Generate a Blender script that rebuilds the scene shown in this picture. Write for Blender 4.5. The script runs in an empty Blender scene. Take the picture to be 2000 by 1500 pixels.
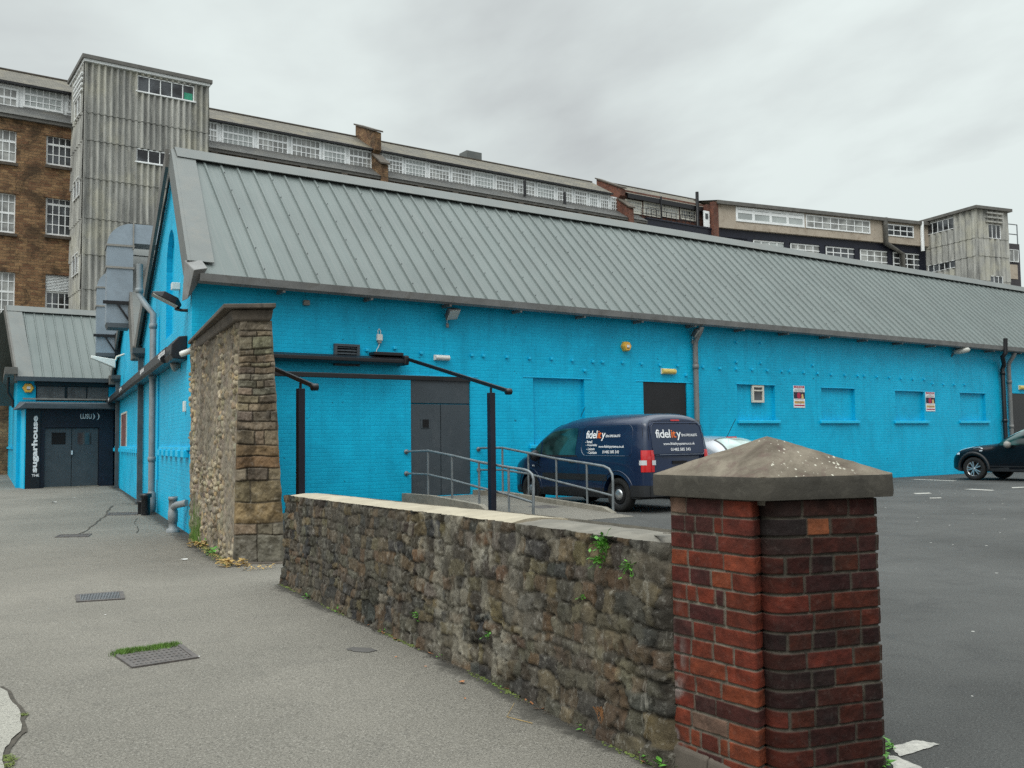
import bpy, bmesh, math, random
import numpy as np
from mathutils import Vector, Matrix
from mathutils.geometry import tessellate_polygon
R = math.radians
scn = bpy.context.scene
COL = scn.collection

# ---------------------------------------------------------------- camera
EYE, FPX, PITCH, ROLL = 1.35, 1810.0, math.atan(109/1810), 0.013
_up = Vector((0, -math.sin(PITCH), math.cos(PITCH)))
_fw = Vector((0, math.cos(PITCH), math.sin(PITCH)))
_cr, _sr = math.cos(ROLL), math.sin(ROLL)
cam_r = Vector((1, 0, 0))*_cr - _up*_sr
cam_u = Vector((1, 0, 0))*_sr + _up*_cr
cd = bpy.data.cameras.new('camera'); cam = bpy.data.objects.new('camera', cd); COL.objects.link(cam)
cam.matrix_world = Matrix(((cam_r.x, cam_u.x, -_fw.x, 0), (cam_r.y, cam_u.y, -_fw.y, 0), (cam_r.z, cam_u.z, -_fw.z, EYE), (0, 0, 0, 1)))
cd.sensor_width = 36; cd.lens = 36*FPX/2000; cd.clip_start = .05; cd.clip_end = 3000
scn.camera = cam

# ---------------------------------------------------------------- world: overcast sky over a Nishita base
SKYLOC = (1.3, 3.7, 1.5)
SUN_EL, SUN_AZ = R(48), R(205)      # azimuth clockwise from +Y
w = bpy.data.worlds.new('World'); scn.world = w; w.use_nodes = True
nt = w.node_tree; nt.nodes.clear()
def N(t, k, **kw):
    n = t.nodes.new(k)
    for a, b in kw.items(): setattr(n, a, b)
    return n
out = N(nt, 'ShaderNodeOutputWorld'); bg = N(nt, 'ShaderNodeBackground')
sky = N(nt, 'ShaderNodeTexSky', sky_type='NISHITA', sun_disc=False, sun_elevation=SUN_EL, sun_rotation=SUN_AZ)
tc = N(nt, 'ShaderNodeTexCoord'); sep = N(nt, 'ShaderNodeSeparateXYZ')
nt.links.new(tc.outputs['Generated'], sep.inputs[0])
def M(t, op, a, b=None, c=None, clamp=False):
    n = N(t, 'ShaderNodeMath', operation=op, use_clamp=clamp)
    for i, v in enumerate((a, b, c)):
        if v is None: continue
        if isinstance(v, (int, float)): n.inputs[i].default_value = v
        else: t.links.new(v, n.inputs[i])
    return n.outputs[0]
zc = M(nt, 'MAXIMUM', sep.outputs[2], 0.0)
den = M(nt, 'ADD', zc, 0.22)
cx = N(nt, 'ShaderNodeCombineXYZ')
nt.links.new(M(nt, 'DIVIDE', sep.outputs[0], den), cx.inputs[0]); nt.links.new(M(nt, 'DIVIDE', sep.outputs[1], den), cx.inputs[1])
n1 = N(nt, 'ShaderNodeTexNoise'); n1.inputs['Scale'].default_value = .62; n1.inputs['Detail'].default_value = 7; n1.inputs['Roughness'].default_value = .5; n1.inputs['Distortion'].default_value = .35
mp = N(nt, 'ShaderNodeMapping'); mp.inputs['Location'].default_value = SKYLOC
nt.links.new(cx.outputs[0], mp.inputs[0]); nt.links.new(mp.outputs[0], n1.inputs['Vector'])
rp = N(nt, 'ShaderNodeValToRGB'); rp.color_ramp.elements[0].position = .41; rp.color_ramp.elements[1].position = .575
rp.color_ramp.elements[0].color = (.45, .468, .48, 1); rp.color_ramp.elements[1].color = (.80, .875, .855, 1)
nt.links.new(n1.outputs[0], rp.inputs[0])
grad = M(nt, 'MULTIPLY_ADD', zc, .30, 0.80)
hi = M(nt, 'MULTIPLY', M(nt, 'MAXIMUM', M(nt, 'SUBTRACT', zc, .44), 0.0), 6.0)
gl = M(nt, 'ADD', grad, hi)
low = M(nt, 'LESS_THAN', sep.outputs[2], -0.01)
gl2 = M(nt, 'MULTIPLY', gl, M(nt, 'SUBTRACT', 1.0, M(nt, 'MULTIPLY', low, .6)))
mul = N(nt, 'ShaderNodeVectorMath', operation='SCALE'); nt.links.new(rp.outputs[0], mul.inputs[0]); nt.links.new(gl2, mul.inputs['Scale'])
nsc = N(nt, 'ShaderNodeVectorMath', operation='SCALE'); nt.links.new(sky.outputs[0], nsc.inputs[0]); nsc.inputs['Scale'].default_value = .08
mx = N(nt, 'ShaderNodeMix', data_type='RGBA'); mx.inputs[0].default_value = .96
nt.links.new(nsc.outputs[0], mx.inputs[6]); nt.links.new(mul.outputs[0], mx.inputs[7])
nt.links.new(mx.outputs[2], bg.inputs[0]); bg.inputs[1].default_value = 1.0
nt.links.new(bg.outputs[0], out.inputs[0])

sl = bpy.data.lights.new('sun', 'SUN'); sl.energy = 1.0; sl.angle = R(30); sl.color = (1, .97, .92)
so = bpy.data.objects.new('sun', sl); COL.objects.link(so)
sd = Vector((math.sin(SUN_AZ)*math.cos(SUN_EL), math.cos(SUN_AZ)*math.cos(SUN_EL), math.sin(SUN_EL)))
so.rotation_euler = sd.to_track_quat('Z', 'Y').to_euler(); so.location = sd*50
scn.view_settings.view_transform = 'Standard'; scn.view_settings.look = 'None'
scn.view_settings.exposure = 0.18; scn.view_settings.gamma = 1.0
scn.render.engine = 'CYCLES'
scn.cycles.max_bounces = 6; scn.cycles.use_denoising = False

# ---------------------------------------------------------------- picture -> place helpers (photo measured at 2000 x 1500)
def ray(px, py):
    u, v = (px-1000)/FPX, (750-py)/FPX
    xh = u*_cr + v*_sr; yv = v*_cr - u*_sr
    return Vector((xh, 0, 0)) + _up*yv + _fw
O = Vector((0, 0, EYE))
def gz(y):
    k = ((-400, 0), (0, -.01), (4, -.06), (10, -.17), (12.6, -.27), (17, -.29), (40, -.27), (500, -.27))
    for (a, za), (b, zb) in zip(k, k[1:]):
        if y <= b: return za + (zb-za)*(y-a)/(b-a)
    return -.27
def at_z(px, py, z=0.0):
    r = ray(px, py); t = (z-EYE)/r.z
    return O + r*t
def at_y(px, py, y):
    r = ray(px, py); return O + r*(y/r.y)
def on_alley(px, py):
    z = -.1
    for _ in range(12):
        p = at_z(px, py, z); z = .5*z + .5*gz(p.y)
    return Vector((p.x, p.y, gz(p.y)))
def hdir(px, py):
    r = ray(px, py); return Vector((r.x, r.y)).normalized()
class Fr:
    """vertical plane: s along, n outward, z up"""
    def __init__(f, p0, d, side):
        f.p0 = Vector((p0[0], p0[1])); f.d = d.normalized(); f.n = Vector((-f.d.y, f.d.x))*side
    def P(f, s, n, z):
        q = f.p0 + f.d*s + f.n*n; return Vector((q.x, q.y, z))
    def hit(f, px, py, off=0.0):
        r = ray(px, py); q = f.p0 + f.n*off
        t = q.dot(f.n)/(r.x*f.n.x + r.y*f.n.y)
        p = O + r*t; return ((Vector((p.x, p.y))-f.p0).dot(f.d), p.z)
    def co(f, p):
        q = Vector((p[0], p[1]))-f.p0; return q.dot(f.d), q.dot(f.n)
    def rect(f, x0, y0, x1, y1, off=0.0):
        a, za = f.hit(x0, y0, off); b, zb = f.hit(x1, y1, off); return a, b, min(za, zb), max(za, zb)
dW = hdir(3600, 825); dF = hdir(105, 871)
CORNER = (-5.86, 16.9)
W = Fr(CORNER, dW, -1)     # long blue wall
F = Fr(CORNER, dF, 1)      # alley gable wall
assert W.n.y < 0 and F.n.x < 0, (W.n, F.n)

# ---------------------------------------------------------------- object helpers
def tag(o, label=None, cat=None, group=None, kind=None):
    if label: o['label'] = label
    if cat: o['category'] = cat
    if group: o['group'] = group
    if kind: o['kind'] = kind
    return o
def thing(name, label, cat, loc=(0, 0, 0), rz=0.0, group=None):
    o = bpy.data.objects.new(name, None); COL.objects.link(o)
    o.location = loc; o.rotation_euler = (0, 0, rz); o.empty_display_size = .2
    return tag(o, label, cat, group)
def xf(o):
    return Matrix.Translation(o.location) @ o.rotation_euler.to_matrix().to_4x4()
def auto_uv(me):
    nv = len(me.loops)
    uvl = me.uv_layers.new(name='UVMap')
    co = np.empty(len(me.vertices)*3, 'f'); me.vertices.foreach_get('co', co); co = co.reshape(-1, 3)
    li = np.empty(nv, 'i'); me.loops.foreach_get('vertex_index', li)
    uv = np.empty((nv, 2), 'f')
    for p in me.polygons:
        n = p.normal
        if abs(n.z) > .92: t = Vector((1, 0, 0)); b = Vector((0, 1, 0))
        else:
            t = Vector((-n.y, n.x, 0)).normalized(); b = n.cross(t)
        i = li[p.loop_start:p.loop_start+p.loop_total]; c = co[i]
        uv[p.loop_start:p.loop_start+p.loop_total, 0] = c @ np.array(t[:], 'f')
        uv[p.loop_start:p.loop_start+p.loop_total, 1] = c @ np.array(b[:], 'f')
    uvl.data.foreach_set('uv', uv.ravel())
class MB:
    def __init__(s): s.v = []; s.f = []; s.m = []; s.sm = []
    def add(s, pts, faces, mi=0, smooth=False):
        k = len(s.v); s.v += [tuple(p) for p in pts]
        for f in faces: s.f.append([k+i for i in f]); s.m.append(mi); s.sm.append(smooth)
        return s
    def quad(s, a, b, c, d, mi=0): return s.add((a, b, c, d), [(0, 1, 2, 3)], mi)
    def poly(s, pts, mi=0): return s.add(pts, [tuple(range(len(pts)))], mi)
    def hexa(s, p, mi=0):   # p: 4 bottom (ccw), 4 top
        return s.add(p, [(3, 2, 1, 0), (4, 5, 6, 7), (0, 1, 5, 4), (1, 2, 6, 5), (2, 3, 7, 6), (3, 0, 4, 7)], mi)
    def box(s, x0, x1, y0, y1, z0, z1, mi=0):
        return s.hexa([(x0, y0, z0), (x1, y0, z0), (x1, y1, z0), (x0, y1, z0), (x0, y0, z1), (x1, y0, z1), (x1, y1, z1), (x0, y1, z1)], mi)
    def fbox(s, f, s0, s1, n0, n1, z0, z1, mi=0):
        return s.hexa([f.P(s0, n0, z0), f.P(s1, n0, z0), f.P(s1, n1, z0), f.P(s0, n1, z0), f.P(s0, n0, z1), f.P(s1, n0, z1), f.P(s1, n1, z1), f.P(s0, n1, z1)], mi)
    def prism(s, pts, vec, mi=0):
        vec = Vector(vec); n = len(pts); a = [Vector(p) for p in pts]
        fs = [tuple(range(n)), tuple(range(2*n-1, n-1, -1))] + [(i, n+i, n+(i+1) % n, (i+1) % n) for i in range(n)]
        return s.add(a+[p+vec for p in a], fs, mi)
    def bar(s, a, b, wd, ht, mi=0, up=(0, 0, 1)):
        a = Vector(a); b = Vector(b); d = (b-a).normalized(); x = d.cross(Vector(up)).normalized(); z = x.cross(d)
        x = x*wd/2; z = z*ht/2
        return s.hexa([a-x-z, a+x-z, b+x-z, b-x-z, a-x+z, a+x+z, b+x+z, b-x+z], mi)
    def tube(s, pts, r, seg=10, mi=0, caps=True):
        pts = [Vector(p) for p in pts]; n = len(pts); rr = r if isinstance(r, (list, tuple)) else [r]*n
        V = []; ref = Vector((0, 0, 1)); prev = None
        for i, p in enumerate(pts):
            d = (pts[min(i+1, n-1)]-pts[max(i-1, 0)]).normalized()
            if prev is None:
                a = ref if abs(d.z) < .9 else Vector((1, 0, 0)); x = d.cross(a).normalized()
            else: x = (prev - d*prev.dot(d)).normalized()
            prev = x; y = d.cross(x)
            for k in range(seg):
                t = 2*math.pi*k/seg; V.append(p + (x*math.cos(t)+y*math.sin(t))*rr[i])
        fs = [(i*seg+k, i*seg+(k+1) % seg, (i+1)*seg+(k+1) % seg, (i+1)*seg+k) for i in range(n-1) for k in range(seg)]
        s.add(V, fs, mi, True)
        if caps:
            s.add(V[:seg], [tuple(range(seg-1, -1, -1))], mi); s.add(V[-seg:], [tuple(range(seg))], mi)
        return s
    def lathe(s, prof, ctr, axis, seg=24, mi=0, smooth=True):
        """prof: (radius, height) along axis"""
        ax = Vector(axis).normalized(); a = Vector((0, 0, 1)) if abs(ax.z) < .9 else Vector((1, 0, 0))
        x = ax.cross(a).normalized(); y = ax.cross(x); c = Vector(ctr); V = []
        for r, h in prof:
            for k in range(seg):
                t = 2*math.pi*k/seg; V.append(c + ax*h + (x*math.cos(t)+y*math.sin(t))*r)
        m = len(prof)
        return s.add(V, [(i*seg+k, i*seg+(k+1) % seg, (i+1)*seg+(k+1) % seg, (i+1)*seg+k) for i in range(m-1) for k in range(seg)], mi, smooth)
    def grid(s, fn, us, vs, mi=0, smooth=True, close=False):
        V = [fn(u, v) for v in vs for u in us]; nu = len(us)
        return s.add(V, [(j*nu+i, j*nu+i+1, (j+1)*nu+i+1, (j+1)*nu+i) for j in range(len(vs)-1) for i in range(nu-1)], mi, smooth)
    def build(s, name, mats, parent=None, local=False, bevel=0.0, fix=True, uv=True):
        me = bpy.data.meshes.new(name); me.from_pydata(s.v, [], s.f)
        if not isinstance(mats, (list, tuple)): mats = [mats]
        for m in mats: me.materials.append(m)
        me.polygons.foreach_set('material_index', s.m); me.polygons.foreach_set('use_smooth', s.sm)
        if fix:
            bm = bmesh.new(); bm.from_mesh(me); bmesh.ops.recalc_face_normals(bm, faces=bm.faces); bm.to_mesh(me); bm.free()
        me.update()
        if uv: auto_uv(me)
        o = bpy.data.objects.new(name, me); COL.objects.link(o)
        place(o, parent, local)
        if bevel:
            b = o.modifiers.new('bevel', 'BEVEL'); b.width = bevel; b.segments = 2; b.limit_method = 'ANGLE'; b.angle_limit = R(35)
        return o
def place(o, parent, local=False):
    if parent is None: return
    o.parent = parent
    if not local:
        top = parent
        while top.parent is not None: top = top.parent
        if top.type == 'EMPTY': 
            if parent is top: o.matrix_parent_inverse = xf(top).inverted()
            # deeper: the parent mesh's own world matrix is identity (its inverse is already folded in)
def wall(f, outer, holes, depth, mat, parent, name='wall', thick=0.0, backs=True, n0=0.0, backmat=None):
    """flat wall with real recessed openings; outer/holes lists of (s,z)"""
    m = MB(); loops = [outer]+holes
    vv = [[Vector((a, b, 0)) for a, b in l] for l in loops]; flat = [p for l in loops for p in l]
    tris = tessellate_polygon(vv)
    m.add([f.P(a, n0, b) for a, b in flat], [tuple(t) for t in tris])
    for h in holes:
        n = len(h)
        for i in range(n):
            a, b = h[i], h[(i+1) % n]
            m.quad(f.P(a[0], n0, a[1]), f.P(b[0], n0, b[1]), f.P(b[0], n0-depth, b[1]), f.P(a[0], n0-depth, a[1]))
        if backs: m.poly([f.P(a, n0-depth, b) for a, b in h], 1 if backmat else 0)
    me_mats = [mat]+([backmat] if backmat else [])
    bmv = m.build(name, me_mats, parent, fix=False)
    me = bmv.data; nn = Vector((f.n.x, f.n.y, 0))
    bm = bmesh.new(); bm.from_mesh(me)
    bmesh.ops.remove_doubles(bm, verts=bm.verts, dist=.0005); bmesh.ops.recalc_face_normals(bm, faces=bm.faces)
    s = sum(fc.normal.dot(nn)*fc.calc_area() for fc in bm.faces)
    if s < 0: bmesh.ops.reverse_faces(bm, faces=bm.faces)
    bm.to_mesh(me); bm.free(); me.update(); return bmv
def R4(a, b, z0, z1): return [(a, z0), (b, z0), (b, z1), (a, z1)]
def text_pts(body, size=1.0, bold=0.0, spacing=1.0, align='LEFT', shear=0.0):
    c = bpy.data.curves.new('lettering', 'FONT'); c.body = body; c.size = size; c.offset = bold; c.space_character = spacing; c.align_x = align; c.shear = shear
    c.resolution_u = 3
    o = bpy.data.objects.new('lettering', c); COL.objects.link(o)
    dg = bpy.context.evaluated_depsgraph_get(); me = bpy.data.meshes.new_from_object(o.evaluated_get(dg))
    vs = [v.co.copy() for v in me.vertices]; fs = [tuple(p.vertices) for p in me.polygons]
    bpy.data.objects.remove(o); bpy.data.curves.remove(c); bpy.data.meshes.remove(me)
    return vs, fs
def fit_text(mb, body, w, h, fn, mi=0, bold=0.0, spacing=1.0, shear=0.0):
    """lettering stretched to w x h; fn(x,y) -> point"""
    vs, fs = text_pts(body, 1.0, bold, spacing, 'LEFT', shear)
    if not vs: return
    x0 = min(v.x for v in vs); x1 = max(v.x for v in vs); y0 = min(v.y for v in vs); y1 = max(v.y for v in vs)
    mb.add([fn((v.x-x0)/(x1-x0)*w, (v.y-y0)/(y1-y0)*h) for v in vs], fs, mi)
# ---------------------------------------------------------------- materials
def newmat(name):
    m = bpy.data.materials.new(name); m.use_nodes = True; t = m.node_tree; t.nodes.clear()
    o = N(t, 'ShaderNodeOutputMaterial'); b = N(t, 'ShaderNodeBsdfPrincipled'); t.links.new(b.outputs[0], o.inputs[0]); return m, t, b
def coords(t, kind='Object', scale=(1, 1, 1)):
    c = N(t, 'ShaderNodeTexCoord'); m = N(t, 'ShaderNodeMapping'); m.inputs['Scale'].default_value = scale
    t.links.new(c.outputs[kind], m.inputs[0]); return m.outputs[0]
def noise(t, vec, scale, detail=5, rough=.6, dist=0.0):
    n = N(t, 'ShaderNodeTexNoise'); n.inputs['Scale'].default_value = scale; n.inputs['Detail'].default_value = detail
    n.inputs['Roughness'].default_value = rough; n.inputs['Distortion'].default_value = dist; t.links.new(vec, n.inputs['Vector']); return n.outputs[0]
def ramp(t, fac, stops):
    r = N(t, 'ShaderNodeValToRGB'); e = r.color_ramp.elements
    while len(e) < len(stops): e.new(.5)
    for i, (p, c) in enumerate(stops):
        e[i].position = p; e[i].color = (c, c, c, 1) if isinstance(c, (int, float)) else (*c, 1)
    t.links.new(fac, r.inputs[0]); return r.outputs[0]
def mix(t, a, b, fac, mode='MIX'):
    m = N(t, 'ShaderNodeMix', data_type='RGBA', blend_type=mode)
    for i, v in ((0, fac), (6, a), (7, b)):
        if isinstance(v, (int, float)): m.inputs[i].default_value = v
        elif isinstance(v, tuple): m.inputs[i].default_value = (*v, 1)
        else: t.links.new(v, m.inputs[i])
    return m.outputs[2]
def bump(t, b, h, strength=.3, dist=.01, prev=None):
    n = N(t, 'ShaderNodeBump'); n.inputs['Strength'].default_value = strength; n.inputs['Distance'].default_value = dist
    t.links.new(h, n.inputs['Height'])
    if prev is not None: t.links.new(prev, n.inputs['Normal'])
    t.links.new(n.outputs[0], b.inputs['Normal']); return n.outputs[0]
def simple(name, col, rough=.6, metal=0.0, var=.25, scale=3.0, bmp=.15, bscale=60.0, spec=.5, coat=0.0, dirt=None, dfac=.3):
    m, t, b = newmat(name); v = coords(t)
    n = noise(t, v, scale, 6, .6)
    lo = tuple(c*(1-var) for c in col); hi = tuple(min(1, c*(1+var)) for c in col)
    c = mix(t, lo, hi, ramp(t, n, ((.3, 0.0), (.7, 1.0))))
    if dirt:
        d = noise(t, v, scale*2.3, 8, .7, .6); c = mix(t, c, dirt, M(t, 'MULTIPLY', ramp(t, d, ((.5, 0.0), (.72, 1.0))), dfac))
    t.links.new(c, b.inputs['Base Color']); b.inputs['Roughness'].default_value = rough; b.inputs['Metallic'].default_value = metal
    b.inputs['Specular IOR Level'].default_value = spec; b.inputs['Coat Weight'].default_value = coat; b.inputs['Coat Roughness'].default_value = .08
    if bmp: bump(t, b, noise(t, v, bscale, 4, .6), bmp, .004)
    return m
def brickmat(name, c1, c2, mortar, bw=.235, bh=.078, msize=.012, bmp=.5, dist=.006, paint=False, var=.3, dirt=None, dfac=.5, offs=.5, warp=0.0, rough=.8, bias=0.0, stain=None, spec=.5, streak=0.0):
    m, t, b = newmat(name); uv = coords(t, 'UV'); v = coords(t)
    vec = uv
    if warp:
        nz = N(t, 'ShaderNodeTexNoise'); nz.inputs['Scale'].default_value = 2.2; nz.inputs['Detail'].default_value = 3; t.links.new(uv, nz.inputs['Vector'])
        s1 = N(t, 'ShaderNodeVectorMath', operation='SUBTRACT'); t.links.new(nz.outputs['Color'], s1.inputs[0]); s1.inputs[1].default_value = (.5, .5, .5)
        s2 = N(t, 'ShaderNodeVectorMath', operation='SCALE'); t.links.new(s1.outputs[0], s2.inputs[0]); s2.inputs['Scale'].default_value = warp
        s3 = N(t, 'ShaderNodeVectorMath', operation='ADD'); t.links.new(uv, s3.inputs[0]); t.links.new(s2.outputs[0], s3.inputs[1]); vec = s3.outputs[0]
    br = N(t, 'ShaderNodeTexBrick', offset=offs); t.links.new(vec, br.inputs['Vector'])
    br.inputs['Scale'].default_value = 1.0; br.inputs['Brick Width'].default_value = bw; br.inputs['Row Height'].default_value = bh
    br.inputs['Mortar Size'].default_value = msize; br.inputs['Mortar Smooth'].default_value = .6 if paint else .3; br.inputs['Bias'].default_value = bias
    br.inputs['Color1'].default_value = (*c1, 1); br.inputs['Color2'].default_value = (*c2, 1); br.inputs['Mortar'].default_value = (*mortar, 1)
    n = noise(t, v, 1.3, 8, .65); c = mix(t, br.outputs['Color'], (0, 0, 0), M(t, 'MULTIPLY', ramp(t, n, ((.35, 0.0), (.75, 1.0))), var))
    if dirt:
        d = noise(t, v, .7, 9, .7, .8); c = mix(t, c, dirt, M(t, 'MULTIPLY', ramp(t, d, ((.48, 0.0), (.62, 1.0))), dfac))
    if streak:
        d = noise(t, coords(t, 'Object', (1, 1, .09)), 5.5, 6, .65); c = mix(t, c, dirt, M(t, 'MULTIPLY', ramp(t, d, ((.5, 0.0), (.72, 1.0))), streak*2.2))
    if stain:   # small chips and stains with their own shape
        d = noise(t, v, 9.0, 3, .5); c = mix(t, c, stain, ramp(t, d, ((.715, 0.0), (.74, .75))))
    t.links.new(c, b.inputs['Base Color']); b.inputs['Roughness'].default_value = rough
    if paint:
        b.inputs['Specular IOR Level'].default_value = spec
    h = M(t, 'MULTIPLY_ADD', br.outputs['Fac'], -1.0, M(t, 'MULTIPLY', noise(t, v, 28, 5, .6), .55))
    h = M(t, 'ADD', h, M(t, 'MULTIPLY', noise(t, uv, 6, 3, .5), .5))
    bump(t, b, h, bmp, dist); return m
def stonemat(name, spk=.16, rough=.9, nscale=30, fine=120, bmp=.6, lime=0.0, soot=0.0, limecol=(.36, .34, .29)):
    """relief walls: the stone tints come as data with the mesh, weathering is noise"""
    m, t, b = newmat(name); v = coords(t); a = N(t, 'ShaderNodeAttribute', attribute_name='tint')
    n = noise(t, v, nscale*.35, 8, .72, .3); c = mix(t, a.outputs[0], (0, 0, 0), M(t, 'MULTIPLY', ramp(t, n, ((.35, 1.0), (.65, 0.0))), .45))
    n2 = noise(t, v, nscale, 6, .7); c = mix(t, c, (1, .95, .85), M(t, 'MULTIPLY', ramp(t, n2, ((.55, 0.0), (.8, 1.0))), spk), 'SCREEN')
    if soot: 
        n3 = noise(t, v, 2.6, 7, .7, .5); c = mix(t, c, (.018, .017, .016), M(t, 'MULTIPLY', ramp(t, n3, ((.45, 0.0), (.65, 1.0))), soot))
    if lime:
        vs = coords(t, 'Object', (3, 3, 1.1)); n4 = noise(t, vs, 3.2, 9, .78, .9)
        c = mix(t, c, limecol, M(t, 'MULTIPLY', ramp(t, n4, ((.57, 0.0), (.66, 1.0))), lime))
    t.links.new(c, b.inputs['Base Color']); b.inputs['Roughness'].default_value = rough; b.inputs['Specular IOR Level'].default_value = .25
    h = M(t, 'ADD', noise(t, v, nscale, 8, .7), M(t, 'MULTIPLY', noise(t, v, fine, 3, .6), .35)); bump(t, b, h, bmp, .012); return m
def asphalt(name, lo, hi, speck, spf=.5, gum=False, big=.5):
    m, t, b = newmat(name); v = coords(t)
    n = noise(t, v, .35, 8, .62, .4); c = mix(t, lo, hi, ramp(t, n, ((.32, 0.0), (.68, 1.0))))
    n2 = noise(t, v, 2.2, 6, .7, .8); c = mix(t, c, (.02, .02, .022), M(t, 'MULTIPLY', ramp(t, n2, ((.52, 0.0), (.8, 1.0))), .35*big))
    g = noise(t, v, 95, 3, .75); c = mix(t, c, speck, M(t, 'MULTIPLY', ramp(t, g, ((.5, 0.0), (.72, 1.0))), spf))
    g2 = noise(t, v, 80, 3, .75); c = mix(t, c, (.012, .012, .012), M(t, 'MULTIPLY', ramp(t, g2, ((.36, 1.0), (.50, 0.0))), .5))
    if gum:
        vo = N(t, 'ShaderNodeTexVoronoi'); vo.inputs['Scale'].default_value = 4.6; t.links.new(v, vo.inputs['Vector'])
        vc = N(t, 'ShaderNodeSeparateColor'); t.links.new(vo.outputs['Color'], vc.inputs[0])
        k = M(t, 'MULTIPLY', M(t, 'LESS_THAN', vo.outputs['Distance'], M(t, 'MULTIPLY', vc.outputs[1], .085)), M(t, 'GREATER_THAN', vc.outputs[0], .25))
        c = mix(t, c, (.55, .54, .5), M(t, 'MULTIPLY', k, .8))
    t.links.new(c, b.inputs['Base Color']); b.inputs['Roughness'].default_value = .88; b.inputs['Specular IOR Level'].default_value = .3
    h = M(t, 'ADD', noise(t, v, 80, 4, .8), M(t, 'MULTIPLY', noise(t, v, 3, 3, .5), 1.6)); bump(t, b, h, .8, .010); return m
def metalsheet(name, col, period, var=.12, rough=.45, dirt=(.2, .2, .19)):
    m, t, b = newmat(name); v = coords(t); uv = coords(t, 'UV')
    n = noise(t, coords(t, 'Object', (1, 1, .25)), .9, 7, .6); lo = tuple(c*(1-var) for c in col); hi = tuple(c*(1+var) for c in col)
    c = mix(t, lo, hi, ramp(t, n, ((.3, 0.0), (.7, 1.0))))
    d = noise(t, coords(t, 'UV', (14, .35, 1)), 1.5, 6, .7); c = mix(t, c, dirt, M(t, 'MULTIPLY', ramp(t, d, ((.45, 0.0), (.75, 1.0))), .45))
    t.links.new(c, b.inputs['Base Color']); b.inputs['Roughness'].default_value = rough; b.inputs['Metallic'].default_value = .0; b.inputs['Specular IOR Level'].default_value = .32
    wv = N(t, 'ShaderNodeTexWave', wave_type='BANDS', bands_direction='X', wave_profile='SIN'); wv.inputs['Scale'].default_value = 1/period*.31416*.5; t.links.new(uv, wv.inputs['Vector'])
    h = M(t, 'ADD', M(t, 'MULTIPLY', wv.outputs['Fac'], .5), noise(t, v, 1.2, 3, .5)); bump(t, b, h, .35, .012); return m
def glass(name, col, rough=.06, var=.5, scale=.8, spec=.8):
    m, t, b = newmat(name); v = coords(t); n = noise(t, v, scale, 2, .4)
    c = mix(t, tuple(c*(1-var) for c in col), tuple(min(1, c*(1+var)) for c in col), ramp(t, n, ((.4, 0.0), (.6, 1.0))))
    t.links.new(c, b.inputs['Base Color']); b.inputs['Roughness'].default_value = rough; b.inputs['Specular IOR Level'].default_value = spec; return m

BLUE = (.002, .475, .76)
m_blue = brickmat('blue_painted_brick', BLUE, (.003, .52, .81), (.002, .455, .73), bw=.235, bh=.076, msize=.010, bmp=.38, dist=.006, paint=True, var=.14, dirt=(.002, .33, .53), dfac=.5, rough=.5, stain=(.003, .12, .2), spec=.25, streak=.26)
m_bluetrim = simple('blue_paint_trim', (.003, .51, .80), .45, var=.08, bmp=.2, bscale=30)
m_roof = metalsheet('grey_roof_sheet', (.113, .137, .132), .06)
m_trim = simple('grey_metal_trim', (.115, .125, .12), .5, var=.12, scale=1.2, bmp=.1, dirt=(.16, .15, .13), dfac=.6)
m_trimd = simple('brown_grey_fascia', (.115, .11, .10), .6, var=.25, scale=2, bmp=.15, dirt=(.2, .19, .16), dfac=.5)
m_gutter = simple('grey_gutter', (.19, .19, .185), .5, var=.2, scale=2, bmp=.1, dirt=(.1, .09, .07), dfac=.6)
m_black = simple('black_paint', (.009, .009, .011), .38, var=.3, bmp=.1)
m_navy = simple('near_black_navy_paint', (.007, .009, .02), .5, var=.3, bmp=.15, bscale=25)
m_dgrey = simple('slate_grey_door_paint', (.05, .064, .075), .5, var=.12, scale=1.5, bmp=.12, bscale=25, dirt=(.1, .11, .12), dfac=.4)
m_void = simple('dark_interior', (.004, .004, .005), .9, bmp=0)
m_galv = simple('galvanised_duct_steel', (.28, .335, .385), .45, .35, var=.14, scale=1.4, bmp=.12, bscale=8, dirt=(.22, .25, .28), dfac=.5)
m_galvrail = simple('galvanised_rail_steel', (.17, .19, .20), .5, .2, var=.25, scale=6, bmp=.15, dirt=(.3, .31, .3), dfac=.4)
m_pipe = simple('grey_plastic_pipe', (.23, .25, .26), .5, var=.15, scale=2, bmp=.1, dirt=(.12, .12, .11), dfac=.6)
m_piped = simple('dark_grey_painted_pipe', (.06, .07, .075), .55, var=.2, scale=2, bmp=.1, dirt=(.14, .14, .13), dfac=.5)
m_white = simple('white_paint', (.86, .88, .88), .5, var=.06, scale=1.0, bmp=.1, dirt=(.5, .5, .47), dfac=.5)
m_cream = simple('cream_paint', (.62, .60, .52), .55, var=.1, scale=1.0, bmp=.1)
m_plast = simple('white_plastic', (.72, .72, .68), .4, var=.08, bmp=0)
m_greyplast = simple('weathered_grey_plastic', (.25, .24, .22), .6, var=.2, bmp=.1)
m_yell = simple('yellow_plastic', (.85, .46, .06), .4, var=.1, bmp=0)
m_diffy = simple('yellowed_lamp_diffuser', (.78, .58, .16), .35, var=.1, bmp=0)
m_lampg = glass('lamp_glass', (.32, .32, .29), .2)
m_pane = glass('mill_window_pane', (.30, .305, .29), .08, .35, 1.1)
m_paned = glass('dark_window_pane', (.055, .06, .065), .06, .7, .9)
m_paneb = glass('blinded_window_pane', (.40, .43, .42), .25, .15, .4)
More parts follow.
